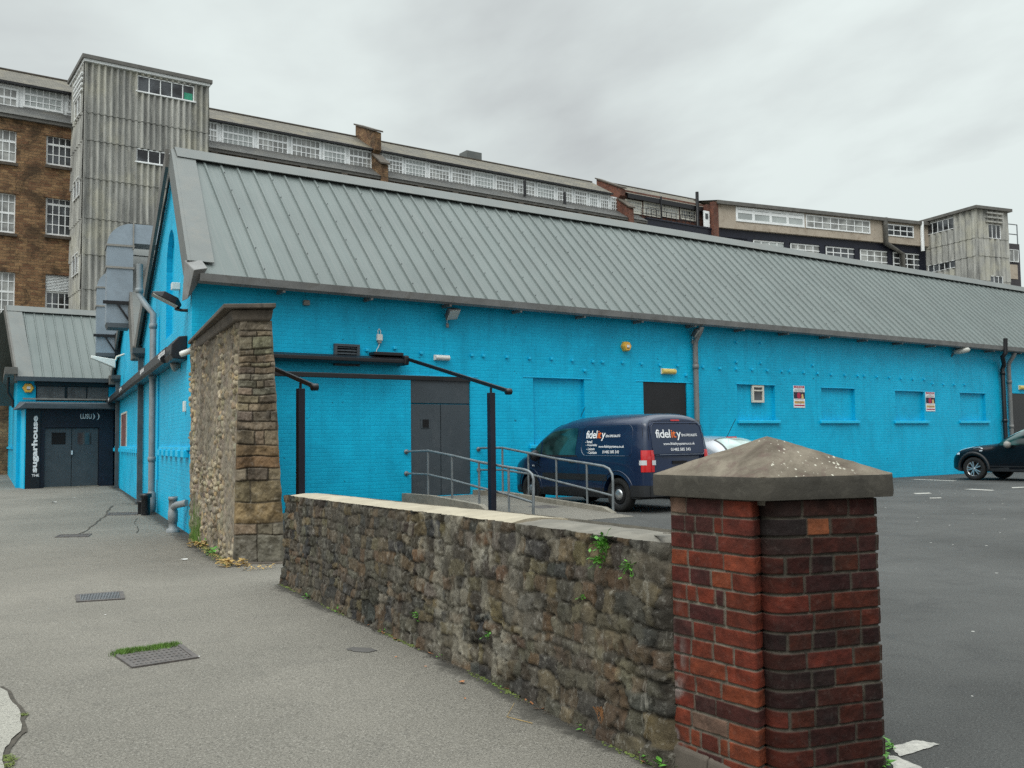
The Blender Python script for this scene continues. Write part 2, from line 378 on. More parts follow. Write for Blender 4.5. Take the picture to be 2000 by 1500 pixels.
m_wstone = brickmat('sandstone_mill_wall', (.36, .215, .105), (.19, .088, .045), (.24, .165, .095), bw=.42, bh=.17, msize=.014, bmp=1.0, dist=.05, var=.55, dirt=(.045, .028, .014), dfac=.8, warp=.22, rough=.9, bias=-.1)
m_mbrick = brickmat('red_brick_mill_wall', (.24, .065, .03), (.14, .04, .025), (.2, .15, .12), bw=.24, bh=.08, bmp=.6, dist=.01, var=.4, dirt=(.05, .02, .015), dfac=.6, rough=.9)
m_slate = brickmat('slate_roof', (.105, .095, .075), (.15, .135, .105), (.05, .045, .04), bw=.35, bh=.22, msize=.012, bmp=.6, dist=.02, var=.35, dirt=(.20, .17, .11), dfac=.5, rough=.75)
m_slated = brickmat('dark_slate_skirt', (.075, .075, .072), (.10, .10, .095), (.04, .04, .04), bw=.35, bh=.22, msize=.012, bmp=.6, dist=.02, var=.3, dirt=(.13, .12, .10), dfac=.4, rough=.7)
m_render = simple('stained_cream_render', (.42, .36, .29), .85, var=.12, scale=.7, bmp=.3, bscale=20, dirt=(.2, .14, .09), dfac=.6)
m_conc = simple('weathered_concrete', (.24, .22, .18), .88, var=.22, scale=4, bmp=.5, bscale=70, dirt=(.10, .09, .07), dfac=.7)
m_concl = simple('pale_mortar_capping', (.36, .315, .235), .9, var=.18, scale=3, bmp=.5, bscale=60, dirt=(.2, .17, .12), dfac=.6)
m_concd = simple('grey_cement_capping', (.155, .142, .118), .9, var=.3, scale=4, bmp=.6, bscale=60, dirt=(.08, .075, .06), dfac=.7)
m_copes = simple('dark_coping_stone', (.085, .07, .055), .85, var=.35, scale=3, bmp=.5, bscale=40, dirt=(.03, .025, .02), dfac=.7)
m_alley = asphalt('pale_worn_alley_tarmac', (.138, .128, .108), (.200, .184, .156), (.48, .45, .40), .55, big=.7)
m_park = asphalt('dark_car_park_tarmac', (.042, .042, .040), (.088, .088, .084), (.20, .20, .19), .42, gum=True, big=1.5)
m_patch = asphalt('pale_concrete_patch', (.30, .285, .25), (.36, .345, .30), (.5, .48, .43), .3, big=.5)
m_crack = simple('dirt_filled_crack', (.05, .043, .033), .95, var=.4, scale=20, bmp=.3)
m_line = simple('worn_white_road_paint', (.37, .355, .32), .8, var=.2, scale=14, bmp=.3, dirt=(.13, .13, .13), dfac=.9)
m_iron = simple('cast_iron_cover', (.095, .085, .080), .6, .2, var=.3, scale=10, bmp=.4, bscale=50, dirt=(.17, .14, .12), dfac=.6)
m_grate = simple('worn_steel_grating', (.17, .18, .19), .5, .3, var=.25, scale=8, bmp=.3, dirt=(.1, .07, .05), dfac=.5)
m_leaf = simple('weed_leaf', (.09, .27, .03), .6, var=.4, scale=12, bmp=0)
m_grass = simple('grass_blade', (.085, .17, .02), .7, var=.45, scale=9, bmp=0)
m_moss = simple('moss', (.10, .13, .03), .95, var=.5, scale=14, bmp=.6, bscale=90)
m_dry = simple('dry_grass', (.36, .24, .08), .85, var=.35, scale=12, bmp=0)
m_dead = simple('fallen_leaf', (.36, .15, .06), .7, var=.45, scale=25, bmp=0)
m_litter = simple('paper_litter', (.75, .75, .73), .8, var=.05, bmp=0)
m_vanblue = simple('navy_car_paint', (.006, .018, .052), .32, .0, var=.04, bmp=0, coat=.45, spec=.4)
m_blackcar = simple('black_car_paint', (.0015, .002, .004), .35, var=.05, bmp=0, coat=.18, spec=.25)
m_silver = simple('silver_car_paint', (.36, .38, .41), .35, .3, var=.03, bmp=0, coat=1.0)
m_tyre = simple('tyre_rubber', (.012, .012, .012), .85, var=.2, bmp=.2)
m_alloy = simple('alloy_wheel', (.55, .56, .57), .28, .8, var=.05, bmp=0)
m_steelw = simple('black_steel_wheel', (.02, .02, .022), .5, .3, bmp=0)
m_carglass = glass('tinted_car_glass', (.012, .045, .045), .03, .6, 2.5, 1.0)
m_carglass2 = glass('car_glass_painted_reflection', (.30, .40, .38), .05, .3, 2.5, 1.0)  # pale green base colour stands in for reflections in the glass
m_bplast = simple('black_bumper_plastic', (.015, .016, .018), .55, var=.2, bmp=.2)
m_red = simple('red_lamp_lens', (.55, .008, .012), .15, var=.15, scale=12, bmp=0, coat=1.0)
m_clear = simple('clear_lamp_lens', (.7, .72, .74), .12, .2, var=.1, bmp=0, coat=1.0)
m_letw = simple('white_vinyl_lettering', (.82, .83, .84), .4, var=.02, bmp=0)
m_leto = simple('orange_vinyl_lettering', (.75, .16, .03), .4, var=.02, bmp=0)
m_crease = simple('painted_crease_highlight', (.16, .2, .27), .3, var=.05, bmp=0, coat=1.0)  # pale blue stands in for the highlight along the pressed creases
m_signr = simple('crimson_sign_print', (.45, .02, .07), .5, var=.05, bmp=0)
m_signy = simple('amber_sign_print', (.75, .42, .05), .5, var=.05, bmp=0)
m_signb = simple('dark_sign_print', (.02, .018, .04), .5, var=.05, bmp=0)
m_signsk = simple('tan_sign_print', (.72, .5, .2), .5, var=.05, bmp=0)
m_poster = simple('faded_brown_poster', (.16, .065, .06), .5, var=.6, scale=3, bmp=0)
m_terr = simple('green_sill_sheet', (.03, .28, .17), .5, bmp=0)
# corrugated cement sheet: streaked vertically, lichen yellowed lower down by its own stains
def asbestos():
    m, t, b = newmat('corrugated_cement_sheet'); v = coords(t)
    a = noise(t, coords(t, 'Object', (1, 1, .12)), 1.6, 8, .7); c = mix(t, (.19, .19, .18), (.46, .455, .42), ramp(t, a, ((.36, 0.0), (.62, 1.0))))
    d = noise(t, v, .35, 5, .6); c = mix(t, c, (.54, .51, .38), M(t, 'MULTIPLY', ramp(t, d, ((.5, 0.0), (.62, 1.0))), .35))
    e = noise(t, coords(t, 'Object', (1, 1, .3)), 3.2, 8, .75); c = mix(t, c, (.06, .06, .055), M(t, 'MULTIPLY', ramp(t, e, ((.54, 0.0), (.7, 1.0))), .5))
    t.links.new(c, b.inputs['Base Color']); b.inputs['Roughness'].default_value = .9; bump(t, b, noise(t, v, 20, 6, .7), .4, .01); return m
m_asb = asbestos()
m_rel_low = stonemat('dark_rubble_stone', spk=.22, nscale=30, fine=110, bmp=1.0, lime=.5, soot=.30)
m_rel_tall = stonemat('pointed_rubble_stone', nscale=22, fine=110, bmp=.7, lime=.12, soot=.12)
m_rel_quoin = stonemat('dressed_quoin_stone', nscale=16, fine=100, bmp=.7, lime=.10, soot=.25)
m_rel_brick = stonemat('red_pressed_brick', spk=.03, nscale=40, fine=220, bmp=.5, lime=.03, soot=.3, rough=.85)
def capmat():
    m, t, b = newmat('lichened_stone_cap'); v = coords(t)
    a = noise(t, v, 5, 8, .7, .4); c = mix(t, (.085, .068, .05), (.20, .17, .13), ramp(t, a, ((.35, 0.0), (.65, 1.0))))
    d = noise(t, v, 9, 5, .7, 1.0); c = mix(t, c, (.09, .05, .045), M(t, 'MULTIPLY', ramp(t, d, ((.52, 0.0), (.66, 1.0))), .5))
    vo = N(t, 'ShaderNodeTexVoronoi'); vo.inputs['Scale'].default_value = 60; t.links.new(coords(t, 'Object', (1, .6, 1)), vo.inputs['Vector'])
    vc = N(t, 'ShaderNodeSeparateColor'); t.links.new(vo.outputs['Color'], vc.inputs[0])
    k = M(t, 'MULTIPLY', M(t, 'LESS_THAN', vo.outputs['Distance'], M(t, 'MULTIPLY', vc.outputs[1], .36)), M(t, 'GREATER_THAN', vc.outputs[0], .42))
    g = noise(t, coords(t, 'Object', (1, 1, 1)), 4.5, 3, .5); ge = N(t, 'ShaderNodeNewGeometry'); sx = N(t, 'ShaderNodeSeparateXYZ'); t.links.new(ge.outputs['Position'], sx.inputs[0])
    reg = M(t, 'MULTIPLY', ramp(t, g, ((.40, 0.0), (.50, 1.0))), M(t, 'GREATER_THAN', sx.outputs[0], 1.03))
    c = mix(t, c, (.50, .48, .40), M(t, 'MULTIPLY', k, M(t, 'MULTIPLY', reg, .75)))
    t.links.new(c, b.inputs['Base Color']); b.inputs['Roughness'].default_value = .9; b.inputs['Specular IOR Level'].default_value = .3
    bump(t, b, M(t, 'ADD', noise(t, v, 45, 6, .7), noise(t, v, 150, 2, .6)), .5, .004); return m
m_cap = capmat()
m_caprim = simple('stained_shaded_stone_rim', (.048, .043, .034), .9, var=.25, scale=7, bmp=.5, bscale=60, dirt=(.11, .10, .08), dfac=.5)  # rim colour holds dark stain plus some painted shade of the cap's sides

def stainmat(name, col):
    m, t, b = newmat(name); v = coords(t); a = N(t, 'ShaderNodeAttribute', attribute_name='fade')
    n = noise(t, v, 5.0, 7, .75, .5); k = ramp(t, M(t, 'SUBTRACT', M(t, 'ADD', n, .42), a.outputs['Fac']), ((.42, 0.0), (.75, 1.0)))
    b.inputs['Base Color'].default_value = (*col, 1); b.inputs['Roughness'].default_value = .95
    t.links.new(M(t, 'MULTIPLY', k, .8), b.inputs['Alpha']); return m
m_dirt = stainmat('damp_grit_stain', (.05, .046, .038))
# ---------------------------------------------------------------- ground
def lerp(a, b, t): return a + (b-a)*t
m = MB()
ys = [-60, -20, -5, 0, 2, 4, 6, 8, 10, 11.3, 12.6, 14, 17, 22, 30, 40, 80, 200, 900]
xs = [-900, -200, -60, -30, -18, -12, -8, -5, -2, 0, 2, 5, 10, 30, 60, 200, 900]
m.grid(lambda x, y: (x, y, gz(y)), xs, ys)
tag(m.build('ground', m_alley), 'pale worn tarmac of the alley running up past the blue building', kind='structure')
LW_PX = [(558, 1140), (628, 1174), (700, 1208), (796, 1248), (884, 1288), (972, 1324), (1060, 1372), (1140, 1416), (1220, 1456), (1304, 1494)]
LW = [on_alley(*p) for p in LW_PX]
LW[0] = Vector((LW[0].x, LW[0].y, LW[0].z))
PIL_C = Vector((1.08, 3.945))
park = [(1.15, 3.9)] + [(p.x+.16, p.y+.12) for p in reversed(LW[1:-1])] + [(LW[0].x+.9, LW[0].y+.9), (-2.75, 12.9), (CORNER[0]+.12, CORNER[1]+.05)]
far = W.P(75, 0, 0); park += [(far.x, far.y), (90, 60), (90, -12), (1.6, -12)]
m = MB(); tr = tessellate_polygon([[Vector((x, y, 0)) for x, y in park]])
m.add([(x, y, 0) for x, y in park], [tuple(t) for t in tr])
for i in range(len(park)):
    a, b = park[i], park[(i+1) % len(park)]; m.quad((a[0], a[1], 0), (b[0], b[1], 0), (b[0], b[1], -.35), (a[0], a[1], -.35))
tag(m.build('car_park', m_park), 'dark tarmac car park in front of the blue building', kind='structure')
# worn white lines, 4 mm above the tarmac
def marking(pts, name, label, grp=None, z=.004):
    mm = MB(); P = [at_z(x, y, 0) for x, y in pts]; mm.poly([(p.x, p.y, z) for p in P])
    tag(mm.build(name, m_line), label, kind='structure')
rnd = random.Random(4)
def rough_edge(pts, n=7, a=1.6):
    o = []
    for i in range(len(pts)):
        p, q = pts[i], pts[(i+1) % len(pts)]
        for k in range(n): o.append((lerp(p[0], q[0], k/n)+rnd.uniform(-a, a)*(k > 0), lerp(p[1], q[1], k/n)+rnd.uniform(-a, a)*.5*(k > 0)))
    return o
marking(rough_edge([(1740, 1460), (1790, 1447), (1836, 1455), (1758, 1479)]), 'road_marking', 'worn white paint bar on the tarmac at the pillar foot')
marking(rough_edge([(1735, 1477), (1752, 1479), (1800, 1500), (1805, 1512), (1748, 1512)]), 'road_marking', 'worn white paint bar turning towards the viewer beside the pillar')
for a in (((1778, 936.5), (1790, 936), (1870, 939), (1862, 939.8)), ((1882, 955.8), (1900, 955), (1944, 957.5), (1936, 958.6)), ((1783, 963.4), (1815, 962.4), (1820, 964.2), (1790, 965.2)), ((1815, 972.4), (1838, 971.8), (1839, 973.2), (1817, 973.8)), ((1975, 952), (2000, 951), (2000, 952.5), (1978, 953.6))):
    marking([(x, lerp(sum(q[1] for q in a)/4, y, .55)) for x, y in a] if False else a, 'road_marking', 'faded white bay marking on the far car park tarmac')
# concrete patch and cracks bottom left
def sheet(pts, mat, name, label, lift, kind='structure'):
    mm = MB(); P = [on_alley(x, y) for x, y in pts]
    t3 = tessellate_polygon([[Vector((p.x, p.y, 0)) for p in P]])
    mm.add([(p.x, p.y, gz(p.y)+lift) for p in P], [tuple(t) for t in t3])
    return tag(mm.build(name, mat), label, kind=kind)
EDGE = [(0, 1342), (8, 1346), (20, 1352), (24, 1364), (30, 1374), (38, 1380), (44, 1388), (47, 1398), (45, 1408), (49, 1418), (47, 1430), (38, 1437), (28, 1446), (24, 1456), (16, 1462), (12, 1474), (10, 1488), (14, 1500), (12, 1530)]
sheet([(x-6, y+1) for x, y in EDGE] + [(-420, 1530), (-420, 1345)], m_patch, 'pavement', 'pale concrete patch at the alley edge nearest the viewer', .010)
cr = [(x+4+rnd.uniform(-2, 3), y) for x, y in EDGE] + [(x-7+rnd.uniform(-2, 3), y+2) for x, y in reversed(EDGE)]
sheet(cr, m_crack, 'pavement', 'dark dirt filled crack round the pale concrete patch', .006)
def crackline(pts, wpx, label):
    a = []; b = []
    for i in range(len(pts)-1):
        for k in range(4):
            x = lerp(pts[i][0], pts[i+1][0], k/4)+rnd.uniform(-2, 2); y = lerp(pts[i][1], pts[i+1][1], k/4)+rnd.uniform(-.6, .6)
            ww = wpx*rnd.uniform(.4, 1.3); a.append((x-ww, y)); b.append((x+ww, y+.5))
    sheet(a+b[::-1], m_crack, 'pavement', label, .004)
crackline([(220, 988), (212, 998), (205, 1008), (192, 1018), (180, 1028), (165, 1038), (152, 1044)], 1.8, 'jagged dark crack joining the two far drain covers')
crackline([(238, 983), (262, 985), (285, 984)], 1.2, 'thin crack in the alley beside the blue wall')
crackline([(268, 1012), (262, 1022), (270, 1030), (266, 1044)], 1.0, 'thin crack in the alley near the black downpipe foot')
sheet(rough_edge([(676, 1268), (690, 1264), (722, 1266), (738, 1271), (720, 1275), (690, 1273)], 3, 2), simple('damp_stain', (.075, .07, .065), .8, bmp=.2), 'pavement', 'small dark damp stain on the alley beside the low wall', .004)
# drain covers
def cover(px, mat, name, label, cat, bars=0, frame=.035, lift=.006, rows=6):
    P = [on_alley(*p) for p in px]; t = thing(name, label, cat, sum(P, Vector())/4)
    c = sum(P, Vector())/4
    m1 = MB(); m2 = MB(); 
    e = (P[1]-P[0]).length
    for i in range(4):
        a, b = P[i], P[(i+1) % 4]; k = frame/e
        ai = a.lerp(c, 2.2*k); bi = b.lerp(c, 2.2*k)
        m1.hexa([a, b, bi, ai, a+Vector((0, 0, .012)), b+Vector((0, 0, .012)), bi+Vector((0, 0, .012)), ai+Vector((0, 0, .012))])
    m1.build('frame', m_iron, t)
    I = [p.lerp(c, 2.2*frame/e) + Vector((0, 0, lift)) for p in P]
    if bars:
        m2.poly([i-Vector((0, 0, .004)) for i in I], 1)
        for k in range(bars):
            f0, f1 = (k+.15)/bars, (k+.7)/bars
            a, b, c2, d = I[0].lerp(I[1], f0), I[0].lerp(I[1], f1), I[3].lerp(I[2], f1), I[3].lerp(I[2], f0)
            m2.add([a, b, c2, d, a+Vector((0, 0, .006)), b+Vector((0, 0, .006)), c2+Vector((0, 0, .006)), d+Vector((0, 0, .006))], [(4, 5, 6, 7), (0, 1, 5, 4), (1, 2, 6, 5), (2, 3, 7, 6), (3, 0, 4, 7)])
        m2.build('grille', [mat, m_void], t)
    else:
        m2.poly(I)
        for r in range(rows):
            for q in range(rows*2):
                u, v = (q+.5)/(rows*2), (r+.5)/rows; s = .28
                pp = lambda uu, vv: I[0].lerp(I[1], uu).lerp(I[3].lerp(I[2], uu), vv) + Vector((0, 0, .003))
                m2.poly([pp(u-s/rows/2, v), pp(u, v-s/rows), pp(u+s/rows/2, v), pp(u, v+s/rows)])
        m2.build('plate', mat, t)
    return t
cover([(258, 1306), (389, 1286), (352, 1258), (216, 1277)], m_iron, 'manhole_cover', 'rusty rectangular manhole cover with grass growing along its back edge', 'manhole cover', 0, .03)
cover([(149, 1177), (244, 1171), (240, 1156), (147, 1163)], m_grate, 'drain_grate', 'worn steel slotted drain grate set in the middle of the alley', 'drain grate', 26)
cover([(106, 1050), (172, 1049), (180, 1043), (116, 1045)], m_iron, 'drain_cover', 'sunken brown drain cover at the left end of the crack', 'drain cover', 0, .03)
cover([(208, 1007), (268, 1006), (270, 1001), (212, 1002)], m_iron, 'drain_cover', 'narrow brown drain cover in front of the grey downpipe', 'drain cover', 0, .03)
# ---------------------------------------------------------------- long blue building
UP = Vector((0, 0, 1))
def WP(p, off=0.0): return W.hit(p[0], p[1], off)
zE = 4.40
S_END = 46.0
club = thing('painted_brick_building', 'long bright blue painted brick building with saw-tooth grey metal roofs', 'building', (CORNER[0], CORNER[1], -.3))
RF = F.hit(342, 296); RP = F.P(RF[0], 0, RF[1])            # ridge of the first tooth, in the gable plane
sR, nR = W.co(RP); zR = RP.z
V1 = F.hit(275, 676); S3 = F.hit(224, 800)[0]; V2 = S3 - .25
zV = V1[1]; P1 = V1[0]
nEave = .28
def hole(x0, y0, x1, y1, zlo=None):
    a, b, lo, hi = W.rect(x0, y0, x1, y1)
    za = W.hit(x0, y0)[1]; zb = W.hit(x1, y1 if False else y0)[1]
    return a, b, (zlo if zlo is not None else lo), hi
def px_open(x0, x1, ytop, ybot=None, z0=None):
    a, zt = W.hit(x0, ytop); b, _ = W.hit(x1, ytop)
    if z0 is None: z0 = W.hit(x0, ybot)[1]
    return (a, b, z0, zt)
D1 = px_open(802, 918, 733, z0=.18); D2 = px_open(1256, 1341, 745, z0=.02); D3 = px_open(1973, 2045, 768, z0=.02)
B0 = px_open(1041, 1141, 737, 872)
BL = [px_open(1439, 1513, 750, 822), px_open(1604, 1669, 757, 822), px_open(1748, 1804, 763, 823), px_open(1875, 1924, 767, 824)]
opens = [D1, B0, D2] + BL + [D3]
wall(W, R4(0, S_END, -.35, zE+.15), [R4(*o) for o in opens], .09, m_blue, club)
# bricked-up windows' sills
for (x0, x1, y) in ((1034, 1150, 869), (1440, 1522, 821), (1601, 1677, 821.5), (1746, 1813, 822), (1873, 1931, 822)):
    a, zt = W.hit(x0, y); b, _ = W.hit(x1, y)
    MB().fbox(W, a, b, .002, .07, zt-.085, zt).build('window_sill', m_bluetrim, club, bevel=.012)
for (o, e) in zip([D1, B0, D2]+BL, (.25, .28, .25, .05, .05, .05, .05)):   # shallow raised lintels
    MB().fbox(W, o[0]-e, o[1]+e*.8, -.03, .012, o[3]-.002, o[3]+.02).build('lintel', m_bluetrim, club)
# doors
def f_door(o, mat, name, panels, n=-.06, parent=club, label=None):
    a, b, z0, z1 = o; m = MB()
    for (u0, u1, v0, v1) in panels:
        m.fbox(W, lerp(a, b, u0)+.008, lerp(a, b, u1)-.008, n, n+.035, lerp(z0, z1, v0)+.006, lerp(z0, z1, v1)-.006)
    d = m.build(name, mat, parent, bevel=.006)
    if label: d['label'] = label
    return d
d1 = f_door(D1, m_dgrey, 'door', [(0, .5, 0, .765), (.5, 1, 0, .765), (0, 1, .77, .97)], label='tall slate grey double door with a blank panel above')
a, b, z0, z1 = D1
MB().fbox(W, a, b, -.05, .012, z1-.10, z1-.003).build('door_head', m_black, club)
s, z = W.hit(832, 827); MB().fbox(W, s-.11, s+.11, -.03, -.014, z-.10, z+.10).build('door_hatch', m_dgrey, d1)
MB().fbox(W, s-.075, s+.075, -.013, -.006, z-.085, z+.085).build('pane', m_void, d1)
d2 = f_door(D2, m_black, 'door', [(0, .5, 0, .53), (.5, 1, 0, .53), (0, 1, .56, 1)], label='matt black double door behind the navy van')
a, b, z0, z1 = D2
MB().fbox(W, lerp(a, b, .5)-.02, lerp(a, b, .5)+.02, -.03, .0, z0, lerp(z0, z1, .53)).build('door_stop', m_greyplast, d2)
f_door(D3, m_black, 'door', [(0, .5, 0, 1), (.5, 1, 0, 1)], label='dark door at the far right behind the black car')
# small cream window in a bricked-up opening
sw = thing('window_vent', 'small cream framed window set in a bricked-up blue opening', 'window', W.P(*[W.hit(1481, 785)[0], 0, W.hit(1481, 785)[1]]))
a, zt = W.hit(1470, 752); b, _ = W.hit(1492.5, 752); zb = W.hit(1470, 786)[1]
m = MB()
for q in ((a, a+.06, zb, zt), (b-.06, b, zb, zt), (a+.06, b-.06, zb, zb+.06), (a+.06, b-.06, zt-.06, zt), (a+.06, b-.06, zt-.17, zt-.13)): m.fbox(W, q[0], q[1], -.07, -.005, q[2], q[3])
m.build('frame', m_cream, sw, bevel=.005); MB().fbox(W, a+.06, b-.06, -.068, -.045, zb+.06, zt-.06).build('pane', m_paned, sw)
# cut-off sign studs
studs = [(821.8, 689.6), (921, 693.8), (943, 695), (989, 697.6), (1033, 699.8), (1076, 700.8), (1117, 704), (1156.8, 706.6), (1176, 707.2), (1215, 707.8), (1252, 710.4), (1288, 713), (1322.6, 714.2), (1372, 716.8),
 (1405, 719.7), (1437, 720.6), (1468, 722), (1497.6, 723.8), (1526, 725), (1541.4, 725.4), (1569, 727.4), (1596, 729.6), (1622.4, 731.5), (1649.6, 732.5), (1674.5, 733.8), (1687, 734), (1712, 736), (1736, 737.3), (1759, 739.4), (1782, 740.5), (1804, 741), (1821, 749.4), (1842, 750.7), (1863, 751.4), (1883.5, 751.4), (1437, 707), (1485, 709), (1586, 713.6), (1437.5, 668.2), (1484.5, 670), (716, 684), (770, 680), (1141, 724), (1339, 733)]
for i, (x, y) in enumerate(studs):
    s, z = W.hit(x, y); MB().fbox(W, s-.035, s+.035, .0, .05, z-.03, z+.03).build('anchor_bolt', m_bluetrim, club, bevel=.012)
# gable wall along the alley: three teeth
oc = [(0, -.35), (S3+.15, -.35), (S3+.15, zE), (V2, zE)]
r2 = P1 + RF[0]; prof = [(V2, zV), (r2+(V2-P1)*0.0, zR), (P1, zV), (RF[0], zR), (0, zE+.1)]
gable = [(0, -.35), (S3+.15, -.35), (S3+.15, zE+.1), (V2, zV), (r2, zR-.02), (P1, zV), (RF[0], zR-.02), (0, zE+.1)]
def arch_hole(x0, x1, ytop, ybot):
    a, zt = F.hit((x0+x1)/2, ytop); s0 = F.hit(x1, ybot)[0]; s1 = F.hit(x0, ybot)[0]; zb = F.hit((x0+x1)/2, ybot)[1]
    c = (s0+s1)/2; r = (s1-s0)/2; pts = [(s0, zb), (s1, zb)]
    for k in range(9):
        t = math.pi*k/8; pts.append((c+r*math.cos(t), zt-r+r*math.sin(t)*1.0))
    return pts
wall(F, gable, [arch_hole(324, 340, 452, 655)], .12, m_blue, club, 'gable_wall')
# brick ledge with dentils along the alley wall
for (x0, x1, y0) in ((314, 372, 874), (236, 273, 879), (221, 230, 881)):
    s0, z = F.hit(x1, 868 if x1 == 372 else y0); s1 = F.hit(x0, y0)[0]
    z = 1.30
    m = MB().fbox(F, s0, s1, .0, .05, z-.07, z)
    m.build('brick_ledge', m_bluetrim, club, bevel=.01)
    n = max(1, int((s1-s0)/.75)); 
    for k in range(n):
        c = lerp(s0, s1, (k+.5)/n); MB().fbox(F, c-.2, c+.2, .002, .10, z-.20, z-.068).build('corbel', m_bluetrim, club, bevel=.01)
# ---- roofs
def tooth(fr, s_lo_e, s_lo_r, s_hi, nE, zEv, nRg, zRg, parent, seam=.46, s_first=None, name='roof', zback=None, nback=None, cap=True):
    """front slope (sheet + standing ribs + ridge cap) in the frame fr; verge goes from (s_lo_e at eave) to (s_lo_r at ridge)"""
    m = MB(); E0 = fr.P(s_lo_e, nE, zEv); E1 = fr.P(s_hi, nE, zEv); R0 = fr.P(s_lo_r, nRg, zRg); R1 = fr.P(s_hi, nRg, zRg)
    m.quad(E0, E1, R1, R0)
    sl = (R0-fr.P(s_lo_r, nE, zEv)); ln = sl.length; sl.normalize(); ax = Vector((fr.d.x, fr.d.y, 0)); nn = ax.cross(sl).normalized()
    if nn.z < 0: nn = -nn
    k = s_first if s_first is not None else s_lo_r+.5
    ribs = MB()
    while k < s_hi:
        t0 = 0.0
        if k < s_lo_r and s_lo_r != s_lo_e:
            t1 = (k-s_lo_e)/(s_lo_r-s_lo_e)
        else: t1 = 1.0
        if s_lo_r < s_lo_e and k < s_lo_e: t0 = (s_lo_e-k)/(s_lo_e-s_lo_r); t1 = 1.0
        if t1 > .05 and t0 < .97:
            a = fr.P(k, nE, zEv)+sl*ln*t0; b = fr.P(k, nE, zEv)+sl*(ln*t1-.02)
            x = ax*.034; xt = ax*.018; u = nn*.034
            ribs.hexa([a-x, a+x, b+x, b-x, a-xt+u, a+xt+u, b+xt+u, b-xt+u])
        k += seam
    m.v += ribs.v; 
    base = 4
    for f in ribs.f: m.f.append([i+base for i in f]); m.m.append(0); m.sm.append(False)
    rf = m.build(name, m_roof, parent)
    if cap:
        c = MB(); a = R0+nn*.07; b = R1+nn*.07; w0 = sl*-.34
        c.hexa([a+w0, b+w0, b, a, a+w0+nn*.02, b+w0+nn*.02, b+nn*.02+Vector((0, 0, .02)), a+nn*.02+Vector((0, 0, .02))])
        bk = -Vector((fr.n.x, fr.n.y, 0))
        c.hexa([a, b, b+bk*.3-UP*.08, a+bk*.3-UP*.08, a+UP*.03, b+UP*.03, b+bk*.3-UP*.05, a+bk*.3-UP*.05])
        c.build('ridge_cap', m_trim, parent)
    if zback is not None:
        MB().quad(R0, R1, fr.P(s_hi, nback[1], zback), fr.P(nback[0], nback[1], zback)).build('back_roof', m_roof, parent)
    return sl, nn, ln
F_in = lambda s, n, z: F.P(s, n, z)
# tooth 1
e0 = W.co(F.P(-.0, .03, 0))[0]
rl = W.co(F.P(RF[0], .03, 0))
nV1 = W.co(F.P(P1, .1, 0))
s_first = W.hit(392.6, 311, nR)[0]; s_l = W.hit(688.5, 357, nR)[0]; SEAM = (s_l-s_first)/10
sl, nn, ln = tooth(W, e0, rl[0], S_END+1, nEave, zE, nR, zR, club, SEAM, s_first, zback=zV, nback=nV1)
# tooth 2 (seen in the V of the gables) and tooth 3 (its front wall closes the alley)
P2 = F.P(P1, .16, 0); W2 = Fr((F.P(P1, 0, 0).x, F.P(P1, 0, 0).y), dW, -1)
d2r = W2.co(F.P(r2, .16, 0)); nv2 = W2.co(F.P(V2, .1, 0))
tooth(W2, W2.co(P2)[0], d2r[0], S_END+6, 0, zV, d2r[1], zR, club, SEAM, d2r[0]+.3, zback=zV, nback=nv2)
W3 = Fr((F.P(S3, 0, 0).x, F.P(S3, 0, 0).y), dW, -1)
l3 = W3.hit(33, 800)[0]; l3e = W3.hit(35, 738, .25)[0]
nr3 = -(-nR) ; l3r = W3.hit(12, 602, nR)[0]
z3R = W3.hit(110, 606, nR)[1]; z3E = W3.hit(110, 738, .25)[1]
tooth(W3, l3e, l3r, S_END+6, .25, z3E, nR, z3R, club, SEAM*1.02, l3r+.65, zback=zV-1, nback=(l3r-3, nR-5))
# verge flashings and fascias
def verge(e, r, parent, width=.42, out=0.0, thick=.05, fasc=.30, mt=m_trim, mf=m_trimd, side=1, inward=None):
    """strip lying on the slope beside the gable edge and the fascia board below it; e eave point, r ridge point"""
    e = Vector(e); r = Vector(r); inw = inward.normalized(); s = (r-e).normalized(); nn = inw.cross(s).normalized()
    if nn.z < 0: nn = -nn
    m = MB(); m.hexa([e+nn*.045, e+inw*width+nn*.045, r+inw*width+nn*.045, r+nn*.045, e+nn*(.045+thick*.4), e+inw*width+nn*(.045+thick*.4), r+inw*width+nn*(.045+thick*.4), r+nn*(.045+thick*.4)])
    m.build('verge_flashing', mt, parent)
    m = MB(); t = -inw*.07
    m.hexa([e-nn*fasc, e-nn*fasc+t, r-nn*fasc+t, r-nn*fasc, e+nn*.062, e+nn*.062+t, r+nn*.062+t, r+nn*.062])
    m.build('fascia', mf, parent)
dWv = Vector((dW.x, dW.y, 0))
rz = lambda p: zE+(nEave-W.co(p)[1])/(nEave-nR)*(zR-zE)
_e = F.P(-.02, .03, 0); _r = F.P(RF[0]-.02, .03, 0); _e.z = rz(_e); _r.z = rz(_r)
verge(_e, _r, club, inward=dWv, mf=m_trim)
verge(F.P(P1+.02, .16, zV-.05), F.P(r2, .16, zR+.01), club, inward=dWv, width=.9)
verge(W3.P(l3e, .25, z3E-.02), W3.P(l3r, nR, z3R+.01), club, inward=dWv, width=.55)
def rake_back(r, v, parent):   # dark fascia under the back slope
    r = Vector(r); v = Vector(v); m = MB(); s = (v-r).normalized(); o = Vector((F.n.x, F.n.y, 0))*.07; dn = UP*-.34
    m.hexa([r+dn, r+dn+o, v+dn+o, v+dn, r+UP*.05, r+o+UP*.05, v+o+UP*.05, v+UP*.05]); m.build('fascia', m_trimd, parent)
